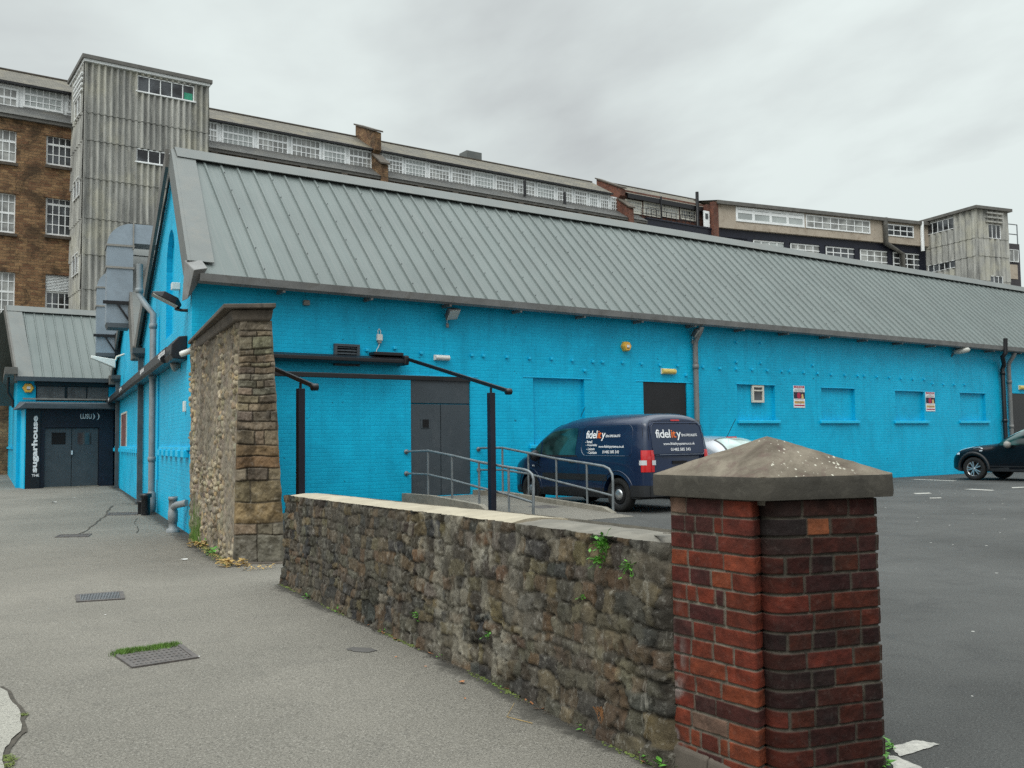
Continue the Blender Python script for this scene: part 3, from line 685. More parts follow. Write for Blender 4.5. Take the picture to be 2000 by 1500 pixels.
rake_back(F.P(RF[0]+.05, .12, zR), F.P(P1-.1, .12, zV), club)
rake_back(F.P(r2+.05, .12, zR), F.P(V2-.1, .12, zV), club)
# boxed valley ends
for pv in (P1, V2):
    MB().fbox(F, pv-.35, pv+.3, .0, .26, zV-.42, zV-.02).build('valley_box', m_trimd, club, bevel=.03)
# kneeler box at the corner, gutter with brackets
m = MB()
a, b = W.hit(352, 575, .45)[0], W.hit(403, 535, .45)[0]
e0c = W.co(F.P(-.1, .05, 0))[0]
m.hexa([W.P(e0c-.05, .12, zE-.42), W.P(-.02, .12, zE-.28), W.P(.05, -.2, zE-.2), W.P(e0c-.05, -.25, zE-.42), W.P(e0c-.05, .52, zE+.06), W.P(.16, .44, zE+.13), W.P(.16, .06, zE+.34), W.P(e0c-.05, -.1, zE+.34)])
m.build('eaves_box', m_gutter, club, bevel=.02)
g = MB(); prof = [(.27, .0), (.29, -.11), (.36, -.15), (.42, -.11), (.44, .03), (.425, .03), (.405, -.10), (.36, -.13), (.30, -.10), (.285, .0)]
a = .02; A = [W.P(a, n, zE+z) for n, z in prof]; B = [W.P(S_END, n, zE+z) for n, z in prof]; k = len(prof)
g.add(A+B, [(i, (i+1) % k, k+(i+1) % k, k+i) for i in range(k)]+[tuple(range(k))])
g.build('gutter', m_gutter, club)
MB().fbox(W, .1, S_END, .002, .27, zE-.06, zE-.01).build('soffit', m_gutter, club)
s = 1.6
while s < S_END:
    MB().fbox(W, s, s+.05, .02, .36, zE-.19, zE-.12).build('gutter_bracket', m_gutter, club); s += 1.85
# screws on the roof ribs
m = MB()
for i in range(60):
    for j in range(6):
        if (i % 3) != 1: continue
        p = W.P(s_first+SEAM*i, nEave, zE)+sl*(ln*(.08+j*.155))+nn*.042
        if W.co(p)[0] > S_END: continue
        m.lathe([(.012, 0), (.012, .014), (0, .014)], p, nn, 6)
m.build('roof_screws', m_piped, club)
bpy.data.objects['roof_screws']['kind'] = 'stuff'
# remaining faces of the building so that it is solid from the side
m = MB(); q0 = W.P(S_END, 0, -.3); 
m.quad(W.P(S_END, 0, -.3), W.P(S_END, -14, -.3), W.P(S_END, -14, zE), W.P(S_END, 0, zE)); m.build('end_wall', m_blue, club)

# ---- tooth 3: front wall, portal
A3 = l3; g3 = gz(38)
holes = []
wall(W3, R4(A3, 0.1, -.4, z3E+.05), [R4(W3.hit(70, 752)[0], W3.hit(213, 752)[0], W3.hit(70, 783)[1], W3.hit(70, 744)[1])], .12, m_blue, club, 'front_wall', backmat=m_black)
ft = W3.hit(70, 752)[0]; zt0, zt1 = W3.hit(70, 779)[1], W3.hit(70, 754)[1]
for x0, x1 in ((73, 127), (133, 169), (172, 212)):
    MB().fbox(W3, W3.hit(x0, 760)[0], W3.hit(x1, 760)[0], -.118, -.09, zt0, zt1).build('boarded_window', simple('grimy_board_pane', (.15, .15, .15), .7, var=.35, scale=3, bmp=.4, dirt=(.05, .05, .05), dfac=.8) if x0 == 73 else bpy.data.materials['grimy_board_pane'], club)
MB().fbox(W3, ft-.05, 0.05, .002, .03, W3.hit(70, 753)[1], z3E-.02).build('fascia_board', m_black, club)
MB().fbox(W3, l3e-.1, .0, .20, .34, z3E-.15, z3E+.02).build('gutter', m_dgrey, club)
MB().fbox(W3, W3.hit(44, 775)[0], W3.hit(212, 775)[0], .10, .13, W3.hit(60, 779)[1]-.03, W3.hit(60, 779)[1]+.03).build('cable_rail', m_greyplast, club)
# side wall going away on the far left
dS = hdir(-17, 872); SW = Fr((W3.P(A3, 0, 0).x, W3.P(A3, 0, 0).y), dS, 1)
wall(SW, R4(0, 30, -.4, zE-.2), [], .1, m_blue, club, 'side_wall')
s1, z1 = SW.hit(0, 868); MB().fbox(SW, 6, 20, .0, .08, 1.22, 1.32).build('brick_ledge', m_bluetrim, club)
MB().fbox(SW, -.4, 30, .0, .45, zE-.25, zE+.02).build('gutter', m_trimd, club)
MB().quad(W3.P(l3r, nR, z3R), SW.P(30, 0, zE-.2), SW.P(0, 0, zE-.2), W3.P(l3e+.1, .1, z3E)).build('side_gable', m_trimd, club)
MB().tube([SW.P(.8, .3, zE-.3), SW.P(.9, .3, 3.5), SW.P(1.1, .12, 3.2), SW.P(1.1, .12, 2.9)], .05).build('drain_pipe', m_black, club)

portal = thing('entrance_porch', 'black entrance porch with grey double doors and white vertical lettering', 'entrance porch', W3.P(-2, .5, gz(38)))
PO = 1.15
PF = Fr((W3.P(0, PO, 0).x, W3.P(0, PO, 0).y), dW, -1)
pa, pb = PF.hit(50, 870)[0], PF.hit(222, 870)[0]; g3 = gz(37)
zc0 = PF.hit(120, 800)[1]; 
xa, xd0, xd1 = PF.hit(78, 870)[0], PF.hit(87, 890)[0], PF.hit(194, 890)[0]
zd = PF.hit(140, 835)[1]
MB().fbox(PF, pa, xa, -PO, .03, g3-.1, zc0).build('sign_panel', m_black, portal)
MB().fbox(PF, pa-.05, pa-.01, -PO, .02, g3-.1, zc0).build('corner_trim', m_bluetrim, portal)
m = MB(); m.fbox(PF, xa+.005, xd0, -PO, -.10, g3-.1, zc0); m.fbox(PF, xd1, pb, -PO, -.10, g3-.1, zc0); m.fbox(PF, xd0+.002, xd1-.002, -PO, -.10, zd, zc0-.002)
m.build('fascia', m_navy, portal)
c = MB(); c.hexa([PF.P(pa-.35, -PO+.1, zc0), PF.P(pb-.05, -PO+.1, zc0), PF.P(pb-.05, .45, zc0+.02), PF.P(pa-.35, .42, zc0+.02), PF.P(pa-.1, -PO+.1, zc0+.34), PF.P(pb-.05, -PO+.1, zc0+.34), PF.P(pb-.05, .42, zc0+.24), PF.P(pa-.1, .42, zc0+.24)])
c.build('canopy', m_dgrey, portal, bevel=.02)
md = (xd0+xd1)/2
for i, (a, b, x0, x1) in enumerate(((xd0, md, 101, 128), (md, xd1, 152, 178))):
    d = MB().fbox(PF, a+.01, b-.01, -.22, -.17, g3+.03, zd-.02).build('door', m_dgrey, portal, bevel=.008)
    MB().fbox(PF, PF.hit(x0, 850, -.17)[0], PF.hit(x1, 850, -.17)[0], -.171, -.160, PF.hit(x0, 868, -.17)[1], PF.hit(x0, 845, -.17)[1]).build('pane', m_void if i == 0 else m_paned, d)
MB().fbox(PF, md-.03, md+.03, -.17, -.10, PF.hit(138, 888)[1], PF.hit(138, 880)[1]).build('door_handle', m_clear, portal)
MB().fbox(PF, xd0, xd1, -.3, -.02, g3-.03, g3+.03).build('threshold', m_conc, portal)
# lettering: reads upwards
m = MB(); zb_, zt_ = PF.hit(70, 931)[1], PF.hit(70, 812)[1]; x_l, x_r = PF.hit(61.5, 870)[0], PF.hit(76, 870)[0]
fit_text(m, 'sugarhouse', zt_-zb_-.16, (x_r-x_l)*1.0, lambda x, y: PF.P(x_l+(x_r-x_l)-y*1.0 if False else x_r-y, .034, zb_+.16+x), bold=.040)
fit_text(m, 'THE', .30, .30, lambda x, y: PF.P(x_l+.02+x*.85, .034, zb_-.0+y*.33), bold=.02)
me = m.build('lettering', m_letw, portal, fix=False)
m = MB(); a, z = PF.hit(157, 817, -.10); b = PF.hit(179, 817, -.10)[0]
fit_text(m, 'LUSU', b-a, .20, lambda x, y: PF.P(a+x, -.095, z+y-.02), bold=.014)
for k, r in ((0, .13), (.14, .16)):
    cxx = b+.0+k; n = 10
    pts = []
    for i in range(n+1):
        t = R(-62+124*i/n); pts.append((cxx+r*math.cos(t)-.03, z+.075+r*math.sin(t)*1.05, .045*math.cos(t*1.35)+.004))
    for i in range(n):
        p, q = pts[i], pts[i+1]; m.quad(PF.P(p[0]-p[2]/2, -.095, p[1]), PF.P(p[0]+p[2]/2, -.095, p[1]), PF.P(q[0]+q[2]/2, -.095, q[1]), PF.P(q[0]-q[2]/2, -.095, q[1]))
m.build('emblem', m_letw, portal, fix=False)

# ---------------------------------------------------------------- things fixed to the walls
def pipe(name, label, pts, r, mat, cat='downpipe', hopper=None, collars=(), bands=(), fr=None):
    t = thing(name, label, cat, pts[-1])
    MB().tube(pts, r, 14).build('pipe', mat, t)
    for z in collars:
        best = min(range(len(pts)-1), key=lambda i: abs((pts[i][2]+pts[i+1][2])/2-z) if not (min(pts[i][2], pts[i+1][2]) <= z <= max(pts[i][2], pts[i+1][2])) else -1)
        p, q = pts[best], pts[best+1]; c = p.lerp(q, (z-p.z)/((q.z-p.z) or 1)); d = (q-p).normalized()
        MB().lathe([(r, -.06), (r*1.22, -.055), (r*1.22, .055), (r, .06)], c, d, 16).build('collar', mat, t)
    return t
def alley_z(p): return gz(p.y)
# grey downpipe on the gable wall
s307 = F.hit(308, 870)[0]
pz = lambda px, py, off: F.hit(px, py, off)[1]
yb = F.P(s307, .13, 0); zb = gz(yb.y)
t = pipe('downpipe', 'tall light grey plastic downpipe crossing the awning on the gable wall', [F.P(s307+.35, .42, 5.75), F.P(s307+.35, .42, 4.98), F.P(s307+.2, .3, 4.75), F.P(s307, .13, 4.5), F.P(s307, .13, zb+.45)], .075, m_pipe, collars=(4.2, 3.0, 1.0, 5.1))
MB().lathe([(.075, 0), (.10, .02), (.11, .2), (.1, .45), (.075, .5)], F.P(s307, .13, zb+.02), UP, 16).build('pipe_shoe', m_pipe, t)
MB().tube([F.P(s307-.22, .03, 4.4), F.P(s307-.22, .03, zb+.8)], .02, 8).build('cable', m_bluetrim, t)
b = thing('pipe_stub', 'black plastic drain stub standing beside the grey downpipe foot', 'drain pipe', F.P(s307-.55, .3, zb))
MB().lathe([(.10, 0), (.10, .42), (.135, .44), (.135, .52), (.09, .52), (.09, .45)], F.P(s307-.55, .30, zb-.02), UP, 18).build('pipe', m_black, b)
b2 = thing('pipe_stub', 'short black drain socket directly under the grey downpipe', 'drain pipe', F.P(s307-.1, .33, zb))
MB().lathe([(.10, 0), (.10, .26), (.125, .28), (.125, .34), (.09, .34)], F.P(s307-.1, .34, zb-.02), UP, 18).build('pipe', m_black, b2)
# dark hopper pipes
for (px, hy0, hy1, rr, lab) in ((280, 683, 700, .075, 'dark grey square hopper and pipe between the ledges of the alley wall'), (233.5, 735, 747, .075, 'dark grey square hopper and pipe nearest the black porch')):
    s = F.hit(px, 870)[0]; p = F.P(s, .1, 0); g = gz(p.y); zt = F.hit(px, hy0)[1]; zm = F.hit(px, hy1)[1]
    t = thing('hopper_pipe', lab, 'downpipe', F.P(s, .1, g))
    MB().fbox(F, s-.06, s+.06, .02, .16, g-.02, zm).build('pipe', m_piped, t, bevel=.01)
    m = MB(); m.hexa([F.P(s-.11, .0, zm), F.P(s+.11, .0, zm), F.P(s+.11, .22, zm), F.P(s-.11, .22, zm), F.P(s-.2, .0, zm+.1), F.P(s+.2, .0, zm+.1), F.P(s+.2, .32, zm+.1), F.P(s-.2, .32, zm+.1)])
    m.fbox(F, s-.2, s+.2, 0, .32, zm+.1, zt); m.build('hopper', m_piped, t)
    MB().fbox(F, s-.12, s+.12, .01, .2, g-.02, g+.08).build('pipe_shoe', m_piped, t, bevel=.01)
# T-shaped stench pipe by the corner
s = F.hit(362, 1000)[0]; p = F.P(s, .16, 0); g = gz(p.y)
t = thing('tee_pipe', 'grey plastic tee pipe standing at the foot of the blue corner', 'drain pipe', F.P(s, .16, g))
MB().lathe([(.12, 0), (.12, .06), (.075, .08), (.075, .18), (.09, .19), (.09, .40), (.078, .41), (.078, .60), (.085, .6), (.085, .66), (.06, .66)], F.P(s, .22, g), UP, 18).build('pipe', m_pipe, t)
MB().tube([F.P(s, .22, g+.46), F.P(s-.25, .18, g+.52), F.P(s-.45, .03, g+.56)], .062, 14).build('branch', m_pipe, t)
# poster, lights, boxes on the gable wall
def fpx(x, y, off=0.0): s, z = F.hit(x, y, off); return F.P(s, off, z)
a, z1 = F.hit(248.5, 803); z0 = F.hit(248.5, 876)[1]; b = F.hit(238, 803)[0]
t = thing('wall_poster', 'faded brown poster in a pale frame on the alley wall near the porch', 'poster', F.P(a, 0, z0))
m = MB(); m.fbox(F, a, b, .0, .03, z0, z0+.06); m.fbox(F, a, b, 0, .03, z1-.06, z1); m.fbox(F, a, a+.1, 0, .03, z0+.06, z1-.06); m.fbox(F, b-.1, b, 0, .03, z0+.06, z1-.06); m.build('frame', m_cream, t)
MB().fbox(F, a+.1, b-.1, .0, .015, z0+.06, z1-.06).build('print', m_poster, t)
s, z = F.hit(363, 794); MB_ = MB().lathe([(.0, .035), (.05, .035), (.06, .0)], F.P(s, 0, z), (F.n.x, F.n.y, 0), 14)
o = MB().fbox(F, s-.09, s+.09, 0, .05, z-.10, z+.10).build('junction_box', m_plast, None, bevel=.01); tag(o, 'small white box low on the blue gable wall by the corner', 'junction box')
s, z = F.hit(351, 561); o = MB().fbox(F, s-.1, s+.1, 0, .16, z-.06, z+.08).build('security_sensor', m_plast, None, bevel=.01); tag(o, 'small white sensor under the verge near the corner eaves', 'sensor')
# floodlight on the corner
t = thing('floodlight', 'black floodlight leaning out from the building corner under the eaves', 'floodlight', fpx(366, 605))
s0, z0 = F.hit(368, 603); c = F.P(s0+.1, .0, z0)
MB().tube([F.P(s0+.1, 0, z0-.02), F.P(s0+.1, .12, z0-.02), F.P(s0+.25, .2, z0+.02)], .03, 8).build('bracket', m_black, t)
m = MB(); d = Vector((F.n.x, F.n.y, 0)); dd = Vector((F.d.x, F.d.y, 0))
p0 = F.P(s0+.12, .14, z0+.02); ax = (d*.84+UP*.42).normalized(); sd_ = dd; nrm = ax.cross(sd_).normalized(); nrm = nrm if nrm.z > 0 else -nrm
V = []
for (u, wv, h) in ((0, .10, .06), (.12, .17, .14), (.38, .19, .13), (.56, .15, .03)):
    V.append((u, wv, h))
q = []
for (u, wv, h) in V: q += [p0+ax*u-sd_*wv, p0+ax*u+sd_*wv, p0+ax*u+sd_*wv*.8+nrm*h, p0+ax*u-sd_*wv*.8+nrm*h]
m.add(q, [(i*4+k, i*4+(k+1) % 4, i*4+4+(k+1) % 4, i*4+4+k) for i in range(3) for k in range(4)]+[(0, 3, 2, 1), (12, 13, 14, 15)])
m.build('housing', m_black, t, bevel=.012)
m = MB(); m.hexa([p0+ax*.06-sd_*.13-nrm*.02, p0+ax*.06+sd_*.13-nrm*.02, p0+ax*.54+sd_*.15-nrm*.02, p0+ax*.54-sd_*.15-nrm*.02, p0+ax*.06-sd_*.13, p0+ax*.06+sd_*.13, p0+ax*.54+sd_*.15, p0+ax*.54-sd_*.15])
m.build('lens', m_lampg, t)
# white security camera-like lamp over the alley and grey one by the awning end
t = thing('wall_lamp', 'white wedge shaped lamp on an arm high on the alley wall', 'wall lamp', fpx(240, 705))
s0, z0 = F.hit(243, 700); c = F.P(s0, .1, z0)
MB().tube([F.P(s0, 0, z0+.15), F.P(s0, .25, z0+.05), F.P(s0, .3, z0-.1)], .04, 8).build('arm', m_cream, t)
m = MB(); n_ = Vector((F.n.x, F.n.y, 0)); cz = F.P(s0, .3, z0-.2)
m.hexa([cz-dd*.2-UP*.16, cz+dd*.2-UP*.16, cz+dd*.16+n_*.8+UP*.17, cz-dd*.16+n_*.8+UP*.17, cz-dd*.18+UP*.14, cz+dd*.18+UP*.14, cz+dd*.15+n_*.8+UP*.27, cz-dd*.15+n_*.8+UP*.27]); m.build('housing', m_plast, t, bevel=.02)
t = thing('wall_lamp', 'small pale lamp on the stone wall end beside the alley awning', 'wall lamp', fpx(374, 688))
s0, z0 = F.hit(374, 690); c = F.P(s0-.05, .12, z0)
MB().tube([F.P(s0-.05, .0, z0+.1), F.P(s0-.05, .1, z0+.03)], .025, 8).build('arm', m_greyplast, t)
MB().lathe([(0, -.11), (.05, -.11), (.055, .05), (.045, .09), (0, .1)], c, n_*.9-UP*.35+dd*.2, 14).build('housing', m_plast, t)
t = thing('wall_lamp', 'round grey lamp on the blue wall under the awning end', 'wall lamp', fpx(352, 711))
s0, z0 = F.hit(352, 711); MB().lathe([(.06, 0), (.08, .06), (.10, .1), (.10, .17), (.06, .18), (0, .18)], F.P(s0, 0, z0), n_*.9-UP*.4, 16).build('housing', m_greyplast, t)
# yellow hexagon alarm boxes
def hexbox(fr, px, py, rr, label):
    s, z = fr.hit(px, py); t = thing('alarm_box', label, 'alarm box', fr.P(s, 0, z)); nv = Vector((fr.n.x, fr.n.y, 0))
    def ring(r, n): return [fr.P(s+r*math.cos(R(60*k)), n, z+r*math.sin(R(60*k))) for k in range(6)]
    m = MB(); rings = [ring(rr, 0), ring(rr, .07), ring(rr*.82, .13)]
    m.add(sum(rings, []), [(i*6+k, i*6+(k+1) % 6, i*6+6+(k+1) % 6, i*6+6+k) for i in range(2) for k in range(6)]+[(12, 13, 14, 15, 16, 17)])
    m.build('housing', m_yell, t, bevel=.008)
    MB().fbox(fr, s-rr*.3, s+rr*.3, .125, .135, z-rr*.22, z+rr*.26).build('badge', m_letw, t)
    MB().fbox(fr, s-rr*.3, s+rr*.3, .128, .1385, z-rr*.40, z-rr*.26).build('badge_strip', m_signb, t)
hexbox(W, 1220, 677, .135, 'yellow hexagonal alarm box high on the long blue wall')
hexbox(Fr((W3.P(0, .0, 0).x, W3.P(0, .0, 0).y), dW, -1), 55, 758, .21, 'orange hexagonal alarm box on the blue pier beside the porch')
# sensor, louvre, junction box, bulkheads, floodlights on the long wall
s, z = W.hit(596.5, 592); o = MB().fbox(W, s-.06, s+.06, 0, .09, z-.05, z+.05).build('sensor_box', m_greyplast, None, bevel=.01); tag(o, 'small square grey sensor box under the gutter by the stone wall', 'sensor box')
t = thing('louvre_vent', 'dark grey louvred vent partly behind the patio awning cassette', 'vent', W.P(W.hit(675, 716)[0], 0, W.hit(675, 716)[1]))
a, b, z0, z1 = W.hit(651, 671)[0], W.hit(700.5, 671)[0], W.hit(651, 714)[1], W.hit(651, 671)[1]
m = MB()
for q in ((a, a+.06, z0, z1), (b-.06, b, z0, z1), (a+.06, b-.06, z0, z0+.05), (a+.06, b-.06, z1-.05, z1)): m.fbox(W, q[0], q[1], 0, .06, q[2], q[3])
m.build('frame', m_dgrey, t); m = MB(); k = z0+.06
while k < z1-.07: m.hexa([W.P(a+.06, .005, k), W.P(b-.06, .005, k), W.P(b-.06, .05, k), W.P(a+.06, .05, k), W.P(a+.06, .0, k+.045), W.P(b-.06, .0, k+.045), W.P(b-.06, .012, k+.045), W.P(a+.06, .012, k+.045)]); k += .06
m.build('slats', m_dgrey, t); MB().fbox(W, a+.05, b-.05, .001, .004, z0+.04, z1-.04).build('backing', m_void, t)
s, z = W.hit(740, 660); t = thing('junction_box', 'grey junction box with two white cables above the patio awning', 'junction box', W.P(s, 0, z))
MB().fbox(W, s-.06, s+.06, 0, .06, z-.06, z+.07).build('housing', m_plast, t, bevel=.008)
MB().fbox(W, s-.035, s+.035, .0, .05, z-.11, z-.062).build('gland', m_greyplast, t)
MB().tube([W.P(s-.03, .02, z+.07), W.P(s-.03, .02, z+.15), W.P(s, .01, z+.19), W.P(s+.03, .02, z+.15), W.P(s+.03, .02, z+.07)], .008, 6).build('cable', m_plast, t)
MB().tube([W.P(s, .03, z-.11), W.P(s-.02, .03, z-.18), W.P(s-.07, .03, z-.26), W.P(s-.08, .03, z-.36)], .008, 6).build('cable', m_plast, t)
def bulkhead(x0, x1, y0, y1, mat, label, bk=True):
    a, z1 = W.hit(x0, y0); b, _ = W.hit(x1, y0); z0 = W.hit(x0, y1)[1]
    t = thing('bulkhead_light', label, 'wall light', W.P((a+b)/2, 0, z0))
    MB().fbox(W, a, b, 0, .035, z0, z1).build('housing', m_plast, t, bevel=.006)
    m = MB(); k = 8; P = []
    for s_ in (a+.015, b-.015):
        for i in range(k+1):
            th = math.pi*i/k; P.append(W.P(s_, .035+.065*math.sin(th), (z0+z1)/2-(z1-z0)*.48*math.cos(th)))
    m.add(P, [(i, i+1, k+2+i, k+1+i) for i in range(k)]+[tuple(range(k+1)), tuple(range(k+1, 2*k+2))], 0, False); m.build('diffuser', mat, t)
bulkhead(846.5, 876, 693, 703.5, m_plast, 'white emergency bulkhead light above the slate grey double door')
bulkhead(1290, 1317, 719.5, 730.5, m_diffy, 'yellowed bulkhead light above the black double door')
bulkhead(1988, 2014, 752.5, 761, m_diffy, 'yellowed bulkhead light above the far right doorway')
def floodw(px, py, label, sensor=True, sc=1.0, tw=.25):
    s, z = W.hit(px, py); t = thing('floodlight', label, 'floodlight', W.P(s, 0, z)); nv = Vector((W.n.x, W.n.y, 0)); ax = Vector((W.d.x, W.d.y, 0))
    c = W.P(s, .24*sc, z); f = (nv*.75-UP*.66+ax*tw).normalized(); x = ax; y = f.cross(x).normalized(); x = y.cross(f).normalized()
    MB().tube([W.P(s, 0, z-.05), W.P(s, .12, z-.03), c-f*.04], .022, 8).build('bracket', m_piped, t)
    h = .17*sc; m = MB(); m.hexa([c-x*h*.6-y*h*.5-f*.10*sc, c+x*h*.6-y*h*.5-f*.10*sc, c+x*h*.6+y*h*.5-f*.10*sc, c-x*h*.6+y*h*.5-f*.10*sc, c-x*h-y*h*.8+f*.05, c+x*h-y*h*.8+f*.05, c+x*h+y*h*.8+f*.05, c-x*h+y*h*.8+f*.05]); m.build('housing', m_piped, t, bevel=.012)
    m = MB(); h *= .88; m.hexa([c-x*h-y*h*.78+f*.052, c+x*h-y*h*.78+f*.052, c+x*h+y*h*.78+f*.052, c-x*h+y*h*.78+f*.052, c-x*h-y*h*.78+f*.058, c+x*h-y*h*.78+f*.058, c+x*h+y*h*.78+f*.058, c-x*h+y*h*.78+f*.058]); m.build('lens', m_lampg, t)
    if sensor:
        MB().tube([W.P(s-.02, .06, z-.1), W.P(s-.02, .06, z-.2)], .008, 6).build('stem', m_plast, t)
        MB().lathe([(0, -.05), (.03, -.045), (.035, .0), (.03, .04), (0, .05)], W.P(s-.02, .07, z-.24), UP, 10).build('sensor', m_greyplast, t)
floodw(872, 615, 'grey floodlight with hanging sensor above the slate grey door')
floodw(1350, 651, 'grey floodlight with hanging sensor beside the grey downpipe', True, .9, .3)
s, z = W.hit(1858, 690); t = thing('street_lantern', 'oval lantern on a short arm near the right end of the blue wall', 'wall lamp', W.P(s, 0, z))
nv = Vector((W.n.x, W.n.y, 0)); ax = Vector((W.d.x, W.d.y, 0)); f = (nv*.75+ax*.45+UP*.12).normalized()
MB().tube([W.P(s, 0, z-.12), W.P(s, .06, z-.02), W.P(s, 0, z)+f*.15], .025, 8).build('arm', m_piped, t)
MB().lathe([(0, -.02), (.07, .0), (.10, .12), (.105, .3), (.08, .46), (0, .52)], W.P(s, 0, z)+f*.08+UP*.02, f, 14).build('housing', m_lampg, t)
# downpipes of the long wall
def wpipe(x, ytop, name, label, mat, r, off=.1, z0=0.0):
    s, z = W.hit(x, ytop, off); return pipe(name, label, [W.P(s, .34, z), W.P(s, .30, z-.1), W.P(s, off+.02, z-.35), W.P(s, off, z-.5), W.P(s, off, z0)], r, mat, collars=(3.2, 1.6))
wpipe(1357, 640, 'downpipe', 'mid grey downpipe left of the small cream window', m_gutter, .068)
wpipe(1969, 690, 'downpipe', 'grey downpipe at the right end beside the black bent pipe', m_gutter, .07)
s0, z0 = W.hit(1952, 735); s1, z1 = W.hit(1962, 705)
st = W.hit(1962, 661, .45)
t = pipe('soil_pipe', 'black bent soil pipe rising past the gutter onto the roof edge', [W.P(st[0], .48, st[1]), W.P(st[0], .46, W.hit(1962, 690, .45)[1]), W.P(st[0]-.1, .40, W.hit(1962, 697, .4)[1]), W.P(s0+.05, .16, W.hit(1950, 712)[1]), W.P(s0, .12, W.hit(1950, 722)[1]), W.P(s0+.02, .12, .0)], .075, m_black, 'soil pipe', collars=(3.5, 1.8))
# warning signs
def sign(x0, x1, y0, y1, label):
    a, zt = W.hit(x0, y0); b, _ = W.hit(x1, y0); zb = W.hit(x0, y1)[1]; t = thing('warning_sign', label, 'sign', W.P((a+b)/2, 0, zb))
    MB().fbox(W, a, b, 0, .012, zb, zt).build('board', m_letw, t)
    h = zt-zb; wd = b-a
    def blk(u0, u1, v0, v1, mat, nm, n=.0145):
        MB().fbox(W, a+wd*u0, a+wd*u1, .012, n, zt-h*v1, zt-h*v0).build(nm, mat, t)
    blk(.04, .96, .01, .105, m_signr, 'header_band'); blk(.0, 1, .29, .59, m_signb, 'picture'); blk(.06, .94, .70, .81, m_signy, 'amber_band'); blk(.04, .96, .87, .93, m_signr, 'footer_band')
    m = MB(); fit_text(m, 'WARNING', wd*.7, h*.055, lambda x, y: W.P(a+wd*.15+x, .016, zt-h*.085+y), bold=.01); m.build('lettering', m_letw, t, fix=False)
    m = MB()
    for k, (yy, wf) in enumerate(((.145, .3), (.19, .8), (.225, .85), (.26, .8), (.635, .75))):
        m.fbox(W, a+wd*(.5-wf/2), a+wd*(.5+wf/2), .012, .0135, zt-h*(yy+.008), zt-h*(yy-.008))
    m.fbox(W, a+wd*.1, a+wd*.9, .0145, .0155, zt-h*.755, zt-h*.72); m.fbox(W, a+wd*.3, a+wd*.7, .0145, .0155, zt-h*.795, zt-h*.775)
    m.build('small_print', m_greyplast, t)
    # picture: a red clamp disc and a raised hand
    m = MB(); cx_, cz_ = a+wd*.45, zt-h*.45; rr = wd*.17; m.add([W.P(cx_+rr*math.cos(R(30*k)), .016, cz_+rr*math.sin(R(30*k))*1.1) for k in range(12)], [tuple(range(12))]); m.build('red_disc', m_signr, t)
    m = MB(); hp = [(.66, .585), (.7, .5), (.68, .43), (.76, .36), (.82, .38), (.86, .46), (.9, .585)]; m.add([W.P(a+wd*u, .0165, zt-h*v) for u, v in hp], [tuple(range(len(hp)))]); m.build('hand_shape', m_signsk, t)
sign(1549, 1570.5, 753, 796, 'red and white warning sign between the first two bricked-up windows')
sign(1807, 1824.5, 765.5, 803, 'red and white warning sign touching the third bricked-up window, nearer the black car')

# ---------------------------------------------------------------- extract ducts
def duct(zc, xr, label, ztop, zbot, wid):
    """zc distance of the duct along the gable; elbow turns into the roof"""
    s = (zc-F.p0.y)/F.d.y; t = thing('extract_duct', label, 'duct', F.P(s, .5, zbot)); g = .13; wd = wid; dp = .85
    zel = ztop-wd*.95
    m = MB(); m.fbox(F, s, s+dp, g, g+wd, zbot+.14, zel)
    m.hexa([F.P(s-.02, g+.08, zbot), F.P(s+dp, g+.08, zbot), F.P(s+dp, g+wd-.05, zbot), F.P(s-.02, g+wd-.05, zbot), F.P(s, g, zbot+.14), F.P(s+dp, g, zbot+.14), F.P(s+dp, g+wd, zbot+.14), F.P(s, g+wd, zbot+.14)], 1)
    m.build('riser', [m_galv, m_dgrey], t)
    m = MB(); n = 10; pa = []; 
    for k in range(n+1):
        th = math.pi/2*k/n; pa.append((g+wd*math.cos(th), zel+wd*.95*math.sin(th)))
    P = [F.P(s, a, b) for a, b in pa]+[F.P(s, g, zel)]; Q = [F.P(s+dp, a, b) for a, b in pa]+[F.P(s+dp, g, zel)]; k = len(P)
    m.add(P+Q, [tuple(range(k)), tuple(range(2*k-1, k-1, -1))]+[(i, i+1, k+i+1, k+i) for i in range(k-1)]); m.build('elbow', m_galv, t)
    MB().fbox(F, s, s+dp, -2.6, g, zel+.1, ztop).build('cross_duct', m_galv, t)
    for z in (zel, lerp(zel, zbot, .27)):
        MB().fbox(F, s-.035, s+dp+.03, g-.035, g+wd+.035, z-.03, z+.03).build('flange', m_greyplast, t)
    MB().fbox(F, s-.04, s+.0, g-.02, g+.02, zel-.1, ztop+.02).build('flange', m_greyplast, t)
    zb = lerp(zel, zbot, .70)
    m = MB(); m.fbox(F, s-.08, s-.02, .0, g+wd+.1, zb-.05, zb+.05); m.bar(F.P(s-.05, .02, zb-.85), F.P(s-.05, g+wd*.6, zb-.02), .05, .05); m.fbox(F, s-.1, s+dp, .002, .2, zbot+.1, zb+.1); m.build('bracket', m_black, t)
duct(28.3, 257, 'large galvanised extract duct nearest the viewer curving over the valley', 8.15, 4.92, .74)
duct(35.4, 215, 'smaller looking galvanised extract duct farther up the alley wall', 8.05, 4.72, .72)

